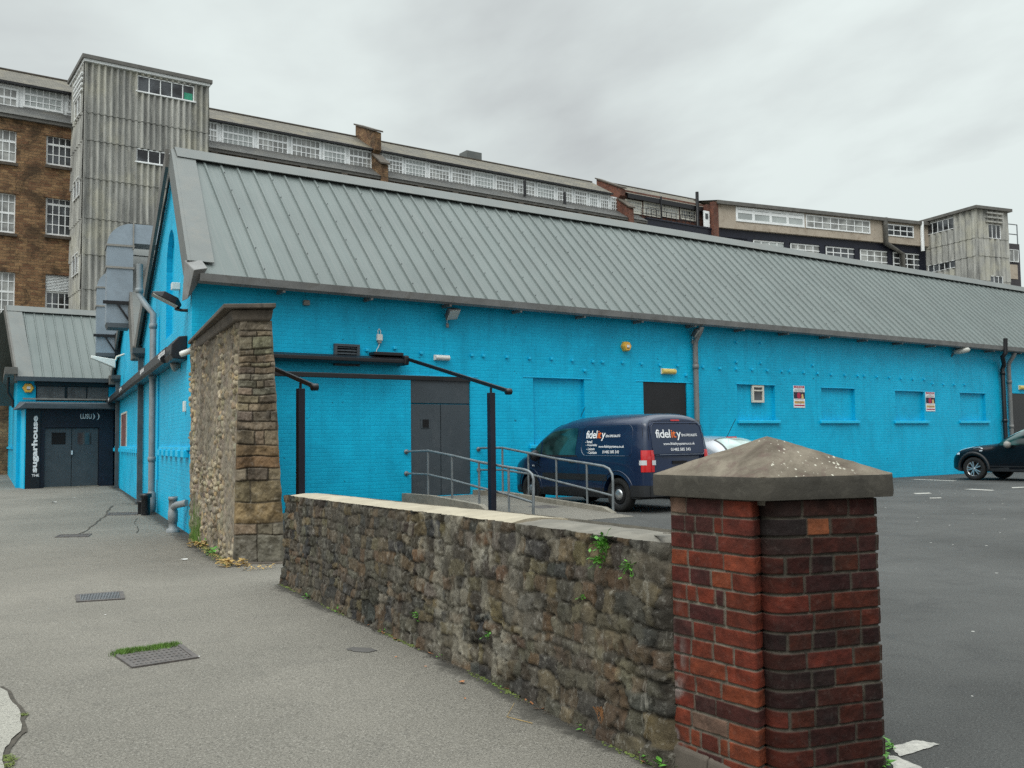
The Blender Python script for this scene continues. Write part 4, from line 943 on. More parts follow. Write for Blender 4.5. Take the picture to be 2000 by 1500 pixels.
# ---------------------------------------------------------------- alley awning
s0 = F.hit(366, 680)[0]; s1 = F.hit(212, 780)[0]; zA = F.hit(366, 660)[1]-.0
zb = 2.98; zt = 3.24
t = thing('retractable_awning', 'long black closed awning cassette with white lettering over the alley wall', 'awning', F.P((s0+s1)/2, .2, 3))
def prof_ext(prof, a, b):
    A = [F.P(a, n, z) for n, z in prof]; B = [F.P(b, n, z) for n, z in prof]; k = len(prof)
    return MB().add(A+B, [(i, (i+1) % k, k+(i+1) % k, k+i) for i in range(k)]+[tuple(range(k)), tuple(range(2*k-1, k-1, -1))])
pr = [(.0, zb+.02), (.30, zb-.02), (.36, zb+.02), (.36, zt-.05), (.26, zt+.05), (.12, zt+.08), (0, zt+.06)]
for k in range(4):
    a, b = lerp(s0+1.2, s1, k/4), lerp(s0+1.2, s1, (k+1)/4)
    prof_ext(pr, a+.02, b-.02).build('cassette', m_black, t, bevel=.01)
prof_ext([(.0, zb-.04), (.26, zb-.02), (.3, zb+.06), (.28, zt), (.16, zt+.14), (0, zt+.16)], s0, s0+1.17).build('end_housing', m_black, t, bevel=.02)
for (x0, x1) in ((322, 309), (281.5, 274), (238, 233.5), (214.5, 212)):
    m = MB(); a = F.hit(x0, 720, .36)[0]; b = F.hit(x1, 720, .36)[0]
    fit_text(m, 'sugarhouse', b-a, .17, lambda x, y: F.P(b-x, .366, zb+.05+y), bold=.03); m.build('lettering', m_letw, t, fix=False)
# ---------------------------------------------------------------- patio awning with posts
pw = Vector((W.n.x, W.n.y, 0))
sc1 = W.hit(783, 706)[0]; zc = W.hit(783, 712)[1]; sc0 = W.hit(512, 696)[0]
sc0 = .6
t = thing('patio_awning', 'black patio awning frame with a wall cassette and two slender posts', 'awning', W.P(sc1-3, 2, 0))
A_pr = [(.0, zc-.02), (.26, zc-.05), (.36, zc), (.36, zc+.07), (.22, zc+.13), (0, zc+.15)]
A_ = [W.P(sc0, n, z) for n, z in A_pr]; B_ = [W.P(sc1-.05, n, z) for n, z in A_pr]; k = len(A_pr)
MB().add(A_+B_, [(i, (i+1) % k, k+(i+1) % k, k+i) for i in range(k)]+[tuple(range(k)), tuple(range(2*k-1, k-1, -1))]).build('cassette', m_black, t, bevel=.01)
MB().fbox(W, sc1-.75, sc1-.08, .02, .28, zc+.15, zc+.22).build('motor_cover', m_black, t, bevel=.01)
MB().fbox(W, sc1-.12, sc1, .0, .38, zc-.04, zc+.16).build('end_cap', m_black, t, bevel=.03)
Lr = 3.95; zc_top = zc+.10; zend = 2.20
sP = sc1; 
sp1 = None
# second arm: same direction, through the left post px 587
for i, sA in enumerate((sc1, None)):
    if sA is None:
        # left post stands on the line of posts parallel to the wall
        nP = Lr-.55; r = ray(587, 758); q = W.p0+W.n*nP; tt = q.dot(W.n)/(r.x*W.n.x+r.y*W.n.y); pp = O+r*tt; sA = (Vector((pp.x, pp.y))-W.p0).dot(W.d)
        sp1 = sA
    a = W.P(sA, .25, zc_top); b = W.P(sA, Lr, zend)
    MB().bar(a, b, .05, .07).build('arm', m_black, t, bevel=.01)
    MB().lathe([(.0, -.05), (.055, -.05), (.055, .05), (0, .05)], b-UP*.01, ax, 14).build('arm_end', m_black, t)
    nP = Lr-.55; zp = lerp(zc_top, zend, (nP-.25)/(Lr-.25))
    MB().fbox(W, sA-.055, sA+.055, nP-.055, nP+.055, 0, zp-.13).build('post', m_navy, t, bevel=.004)
    MB().tube([W.P(sA, nP, zp-.14), W.P(sA, nP, zp-.04)], .022, 8).build('swivel', m_black, t)
tb = (W.hit(868, 741)[0], ) ; r = ray(868, 740)
nb = None
for k in range(200):
    n = .3+k*.02; zz = lerp(zc_top, zend, (n-.25)/(Lr-.25))-.06; h = W.hit(868, 740, n)
    if h[0] <= sc1+.0: nb = n; break
nb = nb or 1.6; zz = W.hit(868, 740, nb)[1]
MB().bar(W.P(sp1-.3, nb, zz), W.P(sc1, nb, zz), .05, .09).build('front_rail', m_black, t, bevel=.01)
print('awning', sc1, sp1, nb, zz, zc, 'zR', zR, 'zV', zV, 'nR', nR, 'seam', SEAM, 'z3', z3R, z3E, 'V1', V1, 'S3', S3, 'r2', r2)

# ---------------------------------------------------------------- ramp and handrails
sA = W.hit(793, 884)[0]; sB = W.hit(934, 877)[0]
ramp_t = thing('access_ramp', 'concrete access ramp rising to the slate grey double door', 'ramp', W.P((sA+sB)/2, 2.5, 0))
L_r = 5.2; m = MB()
s_a, s_b = sA+.02, sB-.16; zl = .17
zA_ = lambda n: zl if n < 1.4 else max(.006, zl*(1-(n-1.4)/(L_r-1.4)))
for (n0, n1) in ((0, 1.4), (1.4, L_r)):
    m.hexa([W.P(s_a, n0+.003, -.02), W.P(s_b, n0+.003, -.02), W.P(s_b, n1, -.02), W.P(s_a, n1, -.02), W.P(s_a, n0+.003, zA_(n0)), W.P(s_b, n0+.003, zA_(n0)), W.P(s_b, n1, zA_(n1)), W.P(s_a, n1, zA_(n1))])
m.build('ramp_surface', m_alley, ramp_t)
def kerb(sk, n1, extra=0.0):
    m = MB(); pts = [(0.004, zl+.10), (1.2, zl+.10), (n1-.25, zA_(n1)+.09), (n1, zA_(n1)+.0)]
    for (a, za), (b, zb_) in zip(pts, pts[1:]):
        m.hexa([W.P(sk, a, -.02), W.P(sk+.12, a, -.02), W.P(sk+.12, b, -.02), W.P(sk, b, -.02), W.P(sk, a, za), W.P(sk+.12, a, za), W.P(sk+.12, b, zb_), W.P(sk, b, zb_)])
    return m.build('kerb', m_conc, ramp_t)
kerb(s_a-.125, 3.2); kerb(s_b+.005, 4.6)
cvr = [W.P(s_a+.9, 3.0, 0), W.P(s_a+1.4, 3.0, 0), W.P(s_a+1.4, 3.45, 0), W.P(s_a+.9, 3.45, 0)]
MB().poly([Vector((p.x, p.y, zA_(n)+.004)) for p, n in zip(cvr, (3.0, 3.0, 3.45, 3.45))]).build('cover_plate', m_iron, ramp_t)
def handrail(px_line, posts, label, bracket, endx):
    """px_line: (x, ytop, ymid, ybottom)"""
    s_, z_ = W.hit(*bracket); r0 = None
    frp = Fr((W.P(s_, 0, 0).x, W.P(s_, 0, 0).y), W.n.copy(), 1)   # vertical plane square to the wall; s = distance from the wall
    t = thing('handrail', label, 'handrail', frp.P(2, 0, 0))
    top = [frp.hit(x, y) for x, y in px_line[0]]; mid = [frp.hit(x, y) for x, y in px_line[1]]
    P = [frp.P(a, 0, b) for a, b in top]
    MB().tube(P, .024, 10).build('top_rail', m_galvrail, t); MB().tube([frp.P(a, 0, b) for a, b in mid], .021, 10).build('mid_rail', m_galvrail, t)
    for x, y0, y1 in posts:
        a, z0 = frp.hit(x, y0); z1 = frp.hit(x, y1)[1]
        z1 = max(-.01, min(z1, zA_(a)+.01)); MB().tube([frp.P(a, 0, z0-.0), frp.P(a, 0, z1)], .022, 10).build('post', m_galvrail, t)
    for (a, b) in (top[0], mid[0]):
        MB().lathe([(0, -.012), (.05, -.012), (.05, .012), (0, .012)], frp.P(.013, 0, b), pw, 14).build('wall_flange', m_galvrail, t)
z6 = lambda L: [(760+x/3.125, 640+y/3.125) for x, y in L]
handrail((z6([(103, 757), (238, 751), (380, 780), (550, 820), (730, 853), (820, 866), (850, 876), (872, 895), (881, 925), (880, 1145)]), z6([(103, 890), (235, 895), (385, 930), (550, 975), (730, 1020), (876, 1066)])),
         [(*z6([(237, 760)])[0], 1100), (*z6([(383, 785)])[0], 1100), (*z6([(548, 822)])[0], 1100), (*z6([(729, 855)])[0], 1100)], 'galvanised tubular handrail on the near side of the ramp', (793, 884), 1043)
handrail((z6([(545, 742), (560, 735), (690, 733), (850, 765), (1020, 800), (1205, 828), (1310, 846), (1343, 862), (1362, 895), (1366, 940), (1368, 1142)]), z6([(545, 868), (690, 868), (850, 892), (1020, 937), (1210, 985), (1364, 1026)])),
         [(*z6([(691, 735)])[0], 1100), (*z6([(849, 767)])[0], 1100), (*z6([(1020, 800)])[0], 1100), (*z6([(1206, 830)])[0], 1100)], 'galvanised tubular handrail between the ramp and the navy van', (934, 877), 1198)
# ---------------------------------------------------------------- the long mill behind
pM = at_y(115, 400, 55); MF = Fr((pM.x, pM.y), dW, -1)
def sz(x, y, off=0.0): return MF.hit(x, y, off)
def mill_window(fr, off, x0, x1, yt, yb, cols, rows, parent, pane=None, yt1=None, fw=.09, bw=.05, name='window', mat=None, label=None):
    """x0,x1 edges; yt,yb measured at the left edge; rows = list of heights of the horizontal bars as fractions from the top (thick if negative)"""
    s0, z1 = fr.hit(x0, yt, off); s1, _ = fr.hit(x1, yt, off); z0 = fr.hit(x0, yb, off)[1]
    m = MB(); W_ = s1-s0; H_ = z1-z0
    m.fbox(fr, s0, s0+fw, off+.0, off+.06, z0, z1); m.fbox(fr, s1-fw, s1, off+.0, off+.06, z0, z1)
    m.fbox(fr, s0+fw, s1-fw, off, off+.06, z1-fw, z1); m.fbox(fr, s0+fw, s1-fw, off, off+.06, z0, z0+fw)
    for r in rows:
        t = bw*(2.4 if r < 0 else 1); z = z1-H_*abs(r); m.fbox(fr, s0+fw, s1-fw, off+.012, off+.05, z-t/2, z+t/2)
    for c in range(1, cols):
        s = lerp(s0+fw/2, s1-fw/2, c/cols); m.fbox(fr, s-bw/2, s+bw/2, off+.01, off+.047, z0+fw, z1-fw)
    w_ = m.build(name, mat or m_white, parent, uv=False)
    if label: w_['label'] = label
    MB().fbox(fr, s0+fw*.6, s1-fw*.6, off-.01, off+.018, z0+fw*.6, z1-fw*.6).build('pane', pane or m_pane, w_, uv=False)
    return w_
mill = thing('stone_mill', 'long brown sandstone mill with a continuous white attic window band, rising behind the blue building', 'mill building', MF.P(0, 0, 0))
nC = -1.3                                                     # plane of the attic windows
sL = sz(-260, 300)[0]; sEnd1 = sz(1212, 400)[0]
zt_wall = sz(70, 236)[1]                                       # top of the stone wall
za0 = sz(72, 213, nC)[1]; za1 = sz(72, 172, nC)[1]
zEv = sz(72, 168, nC+.35)[1]; zRg = sz(72, 148, nC-2.6)[1]
# two sections: the stone wall, cut by real window openings (left part)
WN = [(-22, 33, 248, 311, 4, [.33, -.36, .68]), (90.7, 141, 264, 321, 4, [-.30, .65]), (-22, 31, 373, 451, 4, [.22, -.5, .75]), (89.6, 141, 385, 458, 4, [-.18, .45, .72]), (-22, 30, 528, 622, 4, [.2, -.42, .6, .8]), (89, 140, 535, 640, 4, [-.33, .55, .77])]
hs = []
for w_ in WN:
    s0, z1 = sz(w_[0], w_[2]); s1 = sz(w_[1], w_[2])[0]; z0 = sz(w_[0], w_[3])[1]; hs.append(R4(s0, s1, z0, z1))
sSt = sz(1262, 450)[0]
wall(MF, R4(sL, sSt, -.5, zt_wall), hs, .32, m_wstone, mill)
for i, w_ in enumerate(WN):
    mill_window(MF, -.22, w_[0]-.4, w_[1]+.4, w_[2], w_[3], w_[4], w_[5], mill, m_paned if i in (1, 3, 5) else m_pane)
    s0, z0 = sz(w_[0]-3, w_[3]); s1 = sz(w_[1]+2, w_[3])[0]; MB().fbox(MF, s0, s1, .0, .14, z0-.18, z0-.01).build('window_sill', m_copes, mill)
    z1 = sz(w_[0]-3, w_[2])[1]; MB().fbox(MF, s0-.1, s1+.1, .0, .03, z1+.01, z1+.5).build('lintel', m_wstone, mill)
s0, z1 = sz(89.5, 536, -.1); s1 = sz(140, 536, -.1)[0]; z0 = sz(89.5, 567, -.1)[1]; m = MB(); k = z0
while k < z1-.05: m.hexa([MF.P(s0, -.16, k), MF.P(s1, -.16, k), MF.P(s1, -.05, k), MF.P(s0, -.05, k), MF.P(s0, -.16, k+.07), MF.P(s1, -.16, k+.07), MF.P(s1, -.14, k+.07), MF.P(s0, -.14, k+.07)]); k += .09
m.build('louvre', m_white, mill)
# corbel course and skirt, attic band, upper roof
MB().fbox(MF, sL, sSt, .0, .22, zt_wall-.12, zt_wall+.10).build('eaves_gutter', m_trimd, mill)
s = sz(410, 300)[0]
while s < sSt: MB().fbox(MF, s, s+.45, .0, .3, zt_wall-.75, zt_wall-.13).build('corbel', m_copes, mill); s += 3.1
m = MB(); m.quad(MF.P(sL, .3, zt_wall+.09), MF.P(sSt, .3, zt_wall+.09), MF.P(sSt, nC-.02, za0-.05), MF.P(sL, nC-.02, za0-.05)); m.build('skirt_roof', m_slated, mill)
s_a = sL; s_b = sEnd1
MB().fbox(MF, s_a, s_b, nC-.3, nC-.02, za0-.1, zEv-.06).build('attic_wall', m_white, mill)
def roofbit(fr, a, b, zE_, zR_, nE_, nRr, mat, parent, th=.16, name='roof', fas=m_trimd):
    m = MB(); m.quad(fr.P(a, nE_, zE_), fr.P(b, nE_, zE_), fr.P(b, nRr, zR_), fr.P(a, nRr, zR_)); 
    m.quad(fr.P(a, nRr, zR_), fr.P(b, nRr, zR_), fr.P(b, nRr-5, zR_-1.9), fr.P(a, nRr-5, zR_-1.9)); r_ = m.build(name, mat, parent)
    MB().fbox(fr, a, b, nE_-.1, nE_+.05, zE_-th, zE_-.004).build('eaves_board', fas, parent)
    MB().quad(fr.P(a, nE_-.1, zE_-th+.02), fr.P(b, nE_-.1, zE_-th+.02), fr.P(b, nE_-.6, zE_-th+.02), fr.P(a, nE_-.6, zE_-th+.02)).build('soffit', fas, parent)
    MB().fbox(fr, a, b, nRr-.12, nRr+.12, zR_-.03, zR_+.06).build('ridge_tiles', m_copes, parent)
roofbit(MF, sL, sEnd1, zEv, zRg, nC+.35, nC-2.6, m_slate, mill, .13, fas=m_black)  # eaves board and soffit coloured black as the shadow line under the roof
# attic windows
AW = [(-60, 36.5, 161, 206, 7), (45, 124, 169, 207, 6), (130, 150, 183, 219, 3), (396, 425.5, 238.5, 273.5, 4), (433, 496, 243.5, 280.5, 6), (502, 563, 257, 292, 6), (568, 626, 269.5, 304.5, 6), (630.5, 675, 282, 315, 5), (680, 726, 291.5, 324, 5),
      (745, 787, 302.5, 334, 6), (790, 832, 312, 342, 6), (836.5, 878, 321.5, 351.5, 6), (880.5, 921, 329, 359.5, 6), (925, 964, 337, 366.5, 6), (967, 1004.5, 344.8, 374, 6), (1007.5, 1044.5, 353, 381, 6), (1047.5, 1083, 360, 388, 6), (1086.5, 1117.5, 367, 395, 6), (1121, 1146, 374.5, 400, 5), (1149.5, 1167.5, 379.8, 405, 4), (1171, 1188.5, 383.8, 409, 4), (1191.5, 1211, 387, 411, 4)]
for i, (x0, x1, a, b, c) in enumerate(AW):
    mill_window(MF, nC, x0, x1, a-3.5, b+1.5, c, [-.40, .70] if x0 < 740 else [-.30, .52, .76], mill, [m_pane, m_paneb, m_pane][i % 3], fw=.12, bw=.05)
# parapet walls crossing the roof
def firewall(px, yp, ylow, mat, up=1.0, th=.55, low_n=.35):
    s = sz(px, yp, nC+.5)[0]; Q = lambda n, z: MF.P(s, n, z)
    pts = [(nC-2.7, zRg+.95*up), (nC+.55, zEv+1.25*up), (nC+.55, zEv-.1), (nC+.25, za1-.3), (nC+.25, za0+.9), (low_n, zt_wall+.95), (low_n, zt_wall-.4), (nC-2.7, zt_wall-.4)]
    o = MB().prism([Q(n, z) for n, z in pts], MF.P(s+th, 0, 0)-MF.P(s, 0, 0)).build('parapet', mat, mill)
    m = MB(); v = MF.P(s+th+.12, 0, 0)-MF.P(s-.12, 0, 0)
    for (a, b) in (((nC-2.8, zRg+.95*up+.05), (nC+.65, zEv+1.25*up+.01)), ((nC+.2, za0+.93), (low_n+.12, zt_wall+.97))):
        m.prism([MF.P(s-.12, a[0], a[1]), MF.P(s-.12, b[0], b[1]), MF.P(s-.12, b[0], b[1]+.12), MF.P(s-.12, a[0], a[1]+.12)], v)
    m.build('coping', m_copes, mill); return o
firewall(731, 290, 330, m_wstone)
o = firewall(1211, 380, 400, m_mbrick, .42)
s, z = sz(921, 308, nC-3); MB().fbox(MF, s-.6, s+.9, nC-4, nC-2.8, z-.8, z+.5).build('roof_vent', m_trim, mill)
for x, y in ((1025, 376), (1103, 398)): 
    s, z = sz(x, y, -.5); MB().tube([MF.P(s, -.5, z-.3), MF.P(s, -.5, z+1.0)], .12, 8).build('vent_pipe', m_black, mill)

# red brick block
brick = thing('brick_mill_block', 'red brick upper block with cream framed windows between the stone mill and the rendered wing', 'mill building', MF.P(sz(1290, 400)[0], 0, 0))
nB = -1.0
sb0 = sz(1219, 400, nB)[0]; sb1 = sz(1368, 410, nB)[0]; sb2 = sz(1398, 420)[0]
zb_hi = sz(1290, 388, nB)[1]; zpar = sz(1290, 431)[1]
wall(MF, R4(sb0, sb1+3, 2, zb_hi+.2), [], .2, m_mbrick, brick, n0=nB)
zE2 = sz(1290, 389, nB+.4)[1]; zR2 = sz(1300, 379, nB-3)[1]
roofbit(MF, sb0+.1, sb1+2.5, zE2, zR2, nB+.4, nB-3, m_slate, brick, .42, fas=m_black)
for (x0, x1, a, b, c) in ((1220.5, 1253, 388.5, 414, 6), (1256, 1289.5, 392.5, 420, 6), (1292.5, 1324.5, 396.5, 424, 6), (1327.5, 1358, 401, 427.5, 6)):
    mill_window(MF, nB+.06, x0, x1, a, b, c, [-.3, .55, .78], brick, m_pane if x0 < 1320 else m_paned, fw=.14, bw=.05, mat=m_cream)
s, z = sz(1291, 384, nB+.5); MB().tube([MF.P(s, nB+.5, z), MF.P(s, nB+.5, z-3.2)], .09, 8).build('downpipe', m_black, brick)
s, z = sz(1358.5, 384, nB+.4); MB().tube([MF.P(s, nB+.6, z+.4), MF.P(s, nB+.6, z-3.6), MF.P(s-.6, nB+.5, z-4.2), MF.P(s-2.5, nB+.3, z-4.4)], .16, 8).build('downpipe', m_black, brick)
# return wall with white door
sd0 = sz(1366, 420, nB)[0]
rw = MB().fbox(MF, sd0+.1, sb2+.0, -.6, -.1, 3, sz(1380, 398)[1]).build('return_wall', m_mbrick, brick)
s0, z1 = sz(1374, 411, -.05); s1 = sz(1385, 411, -.05)[0]; z0 = sz(1374, 442, -.05)[1]
d = MB().fbox(MF, s0, s1, -.1, -.02, z0, z1).build('door', m_white, brick); MB().fbox(MF, s0+.2, s1-.2, -.03, -.005, lerp(z0, z1, .48), z1-.25).build('pane', m_paned, d)
MB().fbox(MF, sz(1388, 400)[0], sb2, -.1, .35, zpar-2, sz(1388, 395)[1]).build('pier', m_mbrick, brick)
# railings on the parapet
m = MB()
for k in range(12):
    s = lerp(sz(1258, 430)[0], sz(1362, 440)[0], k/11); m.tube([MF.P(s, -.3, zpar-.1), MF.P(s, -.3, zpar+1.0)], .03, 6)
for z in (zpar+.5, zpar+1.0): m.tube([MF.P(sz(1258, 430)[0], -.3, z), MF.P(sz(1362, 440)[0], -.3, z)], .03, 6)
m.build('railing', m_black, brick)
s0, z1 = sz(1340, 458); s1 = sz(1385.5, 458)[0]; z0 = sz(1340, 495)[1]
wall(MF, R4(sSt+.05, sb2+.3, -.5, zpar-.02), [R4(s0, s1, z0, z1)], .2, m_navy, brick, 'lower_wall')
MB().fbox(MF, sSt+.1, sb2+.3, -1.4, .08, zpar-.02, zpar+.1).build('coping', m_navy, brick)
# the wing bends away from the line of the mill here
qW = MF.P(sb2, 0, 0); MF = Fr((qW.x, qW.y), hdir(5300, 803), -1); sSt = 0.0; sb2 = 0.02; ax3 = nr3_ = None

# rendered wing: cream above, near-black below
wing = thing('rendered_mill_wing', 'cream rendered upper storey over a near-black painted storey, left of the far sheeted tower', 'mill building', MF.P(sz(1600, 450)[0], 0, 0))
sw0 = sSt-.05; sw1 = sz(1812, 480)[0]; zband = sz(1398, 445)[1]; ztop = sz(1398, 393)[1]
zb2 = sz(1600, 465)[1]; zb3 = sz(1800, 480)[1]
print('wing z', zband, zb2, zb3, ztop, sz(1600, 415)[1], sz(1800, 436)[1], 'park', zpar)
zband = (zband+zb2+zb3)/3; ztop = (ztop+sz(1600, 415)[1]+sz(1800, 436)[1])/3
NV = [(1395, 1459.5, 462.5), (1469, 1532, 469), (1541.5, 1601, 475), (1610.5, 1669, 481), (1677, 1733.5, 486), (1741, 1796, 491)]
hs = []
zw1 = sz(1741, 491)[1]; zw0 = sz(1741, 525)[1]
for x0, x1, y in NV: hs.append(R4(sz(x0, y)[0], sz(x1, y)[0], zw0, zw1))
wall(MF, R4(sSt+.05, sw1, -.5, zband-.02), hs, .2, m_navy, wing, 'lower_wall')
MB().fbox(MF, sb2, sw1, -.4, .30, zband, ztop).build('upper_wall', m_render, wing)
def rect_window(x0, x1, cols, rows, pane, zz0, zz1, off, parent=wing, mat=None, fw=.12, bw=.09):
    a = MF.hit(x0, 450, off)[0]; b = MF.hit(x1, 450, off)[0]; m = MB()
    m.fbox(MF, a, a+fw, off, off+.07, zz0, zz1); m.fbox(MF, b-fw, b, off, off+.07, zz0, zz1); m.fbox(MF, a+fw, b-fw, off, off+.07, zz1-fw, zz1); m.fbox(MF, a+fw, b-fw, off, off+.07, zz0, zz0+fw)
    for r in rows: m.fbox(MF, a+fw, b-fw, off+.012, off+.06, lerp(zz1, zz0, r)-bw/2, lerp(zz1, zz0, r)+bw/2)
    for c in range(1, cols): s = lerp(a, b, c/cols); m.fbox(MF, s-bw/2, s+bw/2, off+.01, off+.058, zz0+fw, zz1-fw)
    w_ = m.build('window', mat or m_white, parent, uv=False); MB().fbox(MF, a+.05, b-.05, off-.02, off+.02, zz0+.05, zz1-.05).build('pane', pane, w_, uv=False)
for i, (x0, x1, y) in enumerate(NV): rect_window(x0+.5, x1-.5, 4, [.33, .66], [m_pane, m_paneb, m_pane, m_paned][i % 4] if i < 5 else m_paned, zw0+.02, zw1-.02, -.15)
zc1 = sz(1437.6, 404, .3)[1]; zc0 = sz(1437.6, 432, .3)[1]; rect_window(1437.6, 1571, 4, [.3], m_paneb, zc0, zc1, .302, fw=.22, bw=.3)
z1_, z0_ = sz(1574, 419, .3)[1], sz(1574, 445, .3)[1]; rect_window(1574, 1699, 8, [.5], m_pane, z0_, z1_, .302)
z1_, z0_ = sz(1732, 437, .3)[1], sz(1732, 460, .3)[1]; rect_window(1732, 1783.5, 4, [.5], m_paned, z0_, z1_, .302)
zE3 = ztop; roofbit(MF, sb2-.2, sw1, ztop+.0, ztop+.9, .6, -3.5, m_slate, wing, .35)
s, z = sz(1727, 425, .4); t_ = MB(); t_.tube([MF.P(s, .5, ztop), MF.P(s, .5, zband-.1), MF.P(s+2.6, .12, zw1-.2), MF.P(s+2.6, .1, 2)], .28, 8); t_.build('downpipe', m_trimd, wing)
s, z = sz(1799, 440, .4); MB().tube([MF.P(s, .5, ztop), MF.P(s, .5, zband-.6)], .2, 8).build('downpipe', m_white, wing)

# ---- corrugated sheeted towers
def corr(p0, ax, nrm, wdt, z0, z1, rows, mb, period=.60, amp=.11, tilt=.05, holes=()):
    """real corrugated sheets in overlapping rows; holes: (a0,a1,z0,z1)"""
    bounds = sorted(set([z0, z1]+[r for r in rows if z0 < r < z1]))
    cuts = sorted(set([round(h, 3) for hh in holes for h in hh[:2]]))
    n = max(8, int(wdt/period*8)); us = sorted(set([wdt*i/n for i in range(n+1)]+cuts))
    for (a, b) in zip(bounds, bounds[1:]):
        segs = sorted(set([a-.08 if a > z0 else a, b]+[h for hh in holes for h in hh[2:4] if a < h < b]))
        for (za, zb) in zip(segs, segs[1:]):
            zm = (za+zb)/2; run = []
            def flush(run):
                if len(run) < 2: return
                P = []
                for z in (za, zb):
                    k = 1-(z-a)/(b-a)
                    for u in run:
                        q = p0+ax*u+nrm*(amp*math.cos(2*math.pi*u/period)+tilt*k+.02); P.append((q.x, q.y, z))
                r = len(run); mb.add(P, [(i, i+1, r+i+1, r+i) for i in range(r-1)], 0, True)
            for i, u in enumerate(us):
                nxt = us[i+1] if i+1 < len(us) else None
                run.append(u)
                if nxt is None or any(h[0]-1e-4 <= (u+nxt)/2 <= h[1]+1e-4 and h[2] < zm < h[3] for h in holes):
                    flush(run); run = []
            flush(run)
def tower(px_c, px_r, px_l, ytop_c, front_w_px, zbase, front_wins, side_wins, label, side_first, name='sheeted_stair_tower', ref=None, rows=None, louvres=()):
    pass
def win_strip(fr, off, s0, s1, z0, z1, cols, parent, pane=m_paned, green=False):
    m = MB(); f_ = .05
    m.fbox(fr, s0, s1, off, off+.09, z0, z0+f_); m.fbox(fr, s0, s1, off, off+.09, z1-f_, z1)
    for c in range(cols+1): s = lerp(s0, s1-f_, c/cols); m.fbox(fr, s, s+f_, off, off+.087, z0+f_, z1-f_)
    w_ = m.build('window', m_white if green is not None else m_white, parent, uv=False)
    MB().fbox(fr, s0, s1, off-.02, off+.03, z0, z1).build('pane', pane, w_, uv=False)
    if green: MB().fbox(fr, lerp(s0, s1, (cols-1)/cols)+.08, s1-.08, off+.03, off+.04, z0+.08, z0+.5).build('green_sheet', m_terr, w_)
    return w_
# near tower
MW = MF; MF = Fr((pM.x, pM.y), dW, -1)
PRO = 3.65
T1 = thing('sheeted_stair_tower', 'tall grey corrugated cement sheeted stair tower on the stone mill, left of the blue gable', 'stair tower', MF.P(sz(280, 300)[0], 2, 0))
sa, zt_c = sz(168.5, 116, PRO); sb = sz(404.5, 166, PRO)[0]; ztow = zt_c
zrows = [sz(168.5, y, PRO)[1] for y in (216.6, 270, 344.6, 423, 494, 562)]+[2.0]
wz = lambda x, y: MF.hit(x, y, PRO)[1]
H1 = (sz(268, 150, PRO)[0]-sa, sz(379, 150, PRO)[0]-sa, wz(268, 178), wz(268, 147)); H2 = (H1[0], H1[1], wz(270, 316), wz(270, 290))
m = MB(); ax3 = Vector((MF.d.x, MF.d.y, 0)); nr3_ = Vector((MF.n.x, MF.n.y, 0))
p0 = MF.P(sa, PRO, 0); corr(p0, ax3, nr3_, sb-sa, 0, ztow, zrows, m, (sb-sa)/20, holes=(H1, H2)); m.build('front_sheeting', m_asb, T1, fix=False)
m = MB(); pS = MF.P(sa, 0, 0); corr(pS, nr3_, -ax3, PRO, 0, ztow, zrows, m, period=.60); m.build('side_sheeting', m_asb, T1, fix=False)
m = MB(); pS = MF.P(sb, 0, 0); corr(pS, nr3_, ax3, PRO, 0, ztow, zrows, m, period=.60); m.build('side_sheeting', m_asb, T1, fix=False)
SL = Fr((MF.P(sa, 0, 0).x, MF.P(sa, 0, 0).y), MF.n.copy(), 1 if Vector((-MF.n.y, MF.n.x)).dot(MF.d) < 0 else -1)   # side frame, s outward from the mill wall
def corner_post(s): MB().fbox(MF, s-.07, s+.07, PRO-.1, PRO+.1, 0, ztow).build('corner_strip', m_asb, T1)
corner_post(sa); corner_post(sb)
for h in (H1, H2): win_strip(MF, PRO-.05, sa+h[0], sa+h[1], h[2], h[3], 5, T1, m_paned, h is H1); MB().fbox(MF, sa+h[0]-.1, sa+h[1]+.1, PRO, PRO+.16, h[2]-.07, h[2]-.005).build('window_sill', m_white, T1)
for (yt, yb, lv) in ((196, 232, 1), (353, 391, 0), (499, 540, 0)):
    z1 = MF.hit(157, yt, PRO/2)[1]; z0 = MF.hit(157, yb, PRO/2)[1]
    win_strip(SL, .10, PRO*.30, PRO*.82, z0, z1, 2, T1)
    if lv:
        m = MB()
        for k in range(4): m.fbox(SL, PRO*.25, PRO*.95, .06, .22, z1+.1+k*.32, z1+.2+k*.32)
        m.build('louvre', m_white, T1)
        MB().fbox(SL, PRO*.3, PRO*.9, .085, .10, z1+.05, z1+1.3).build('louvre_backing', m_void, T1)
m = MB(); m.fbox(MF, sa-.25, sb+.25, -1, PRO+.3, ztow, ztow+.22); m.build('roof', m_trimd, T1); MB().fbox(MF, sa-.15, sb+.15, -.9, PRO+.2, ztow-.16, ztow-.003).build('eaves_board', m_white, T1)
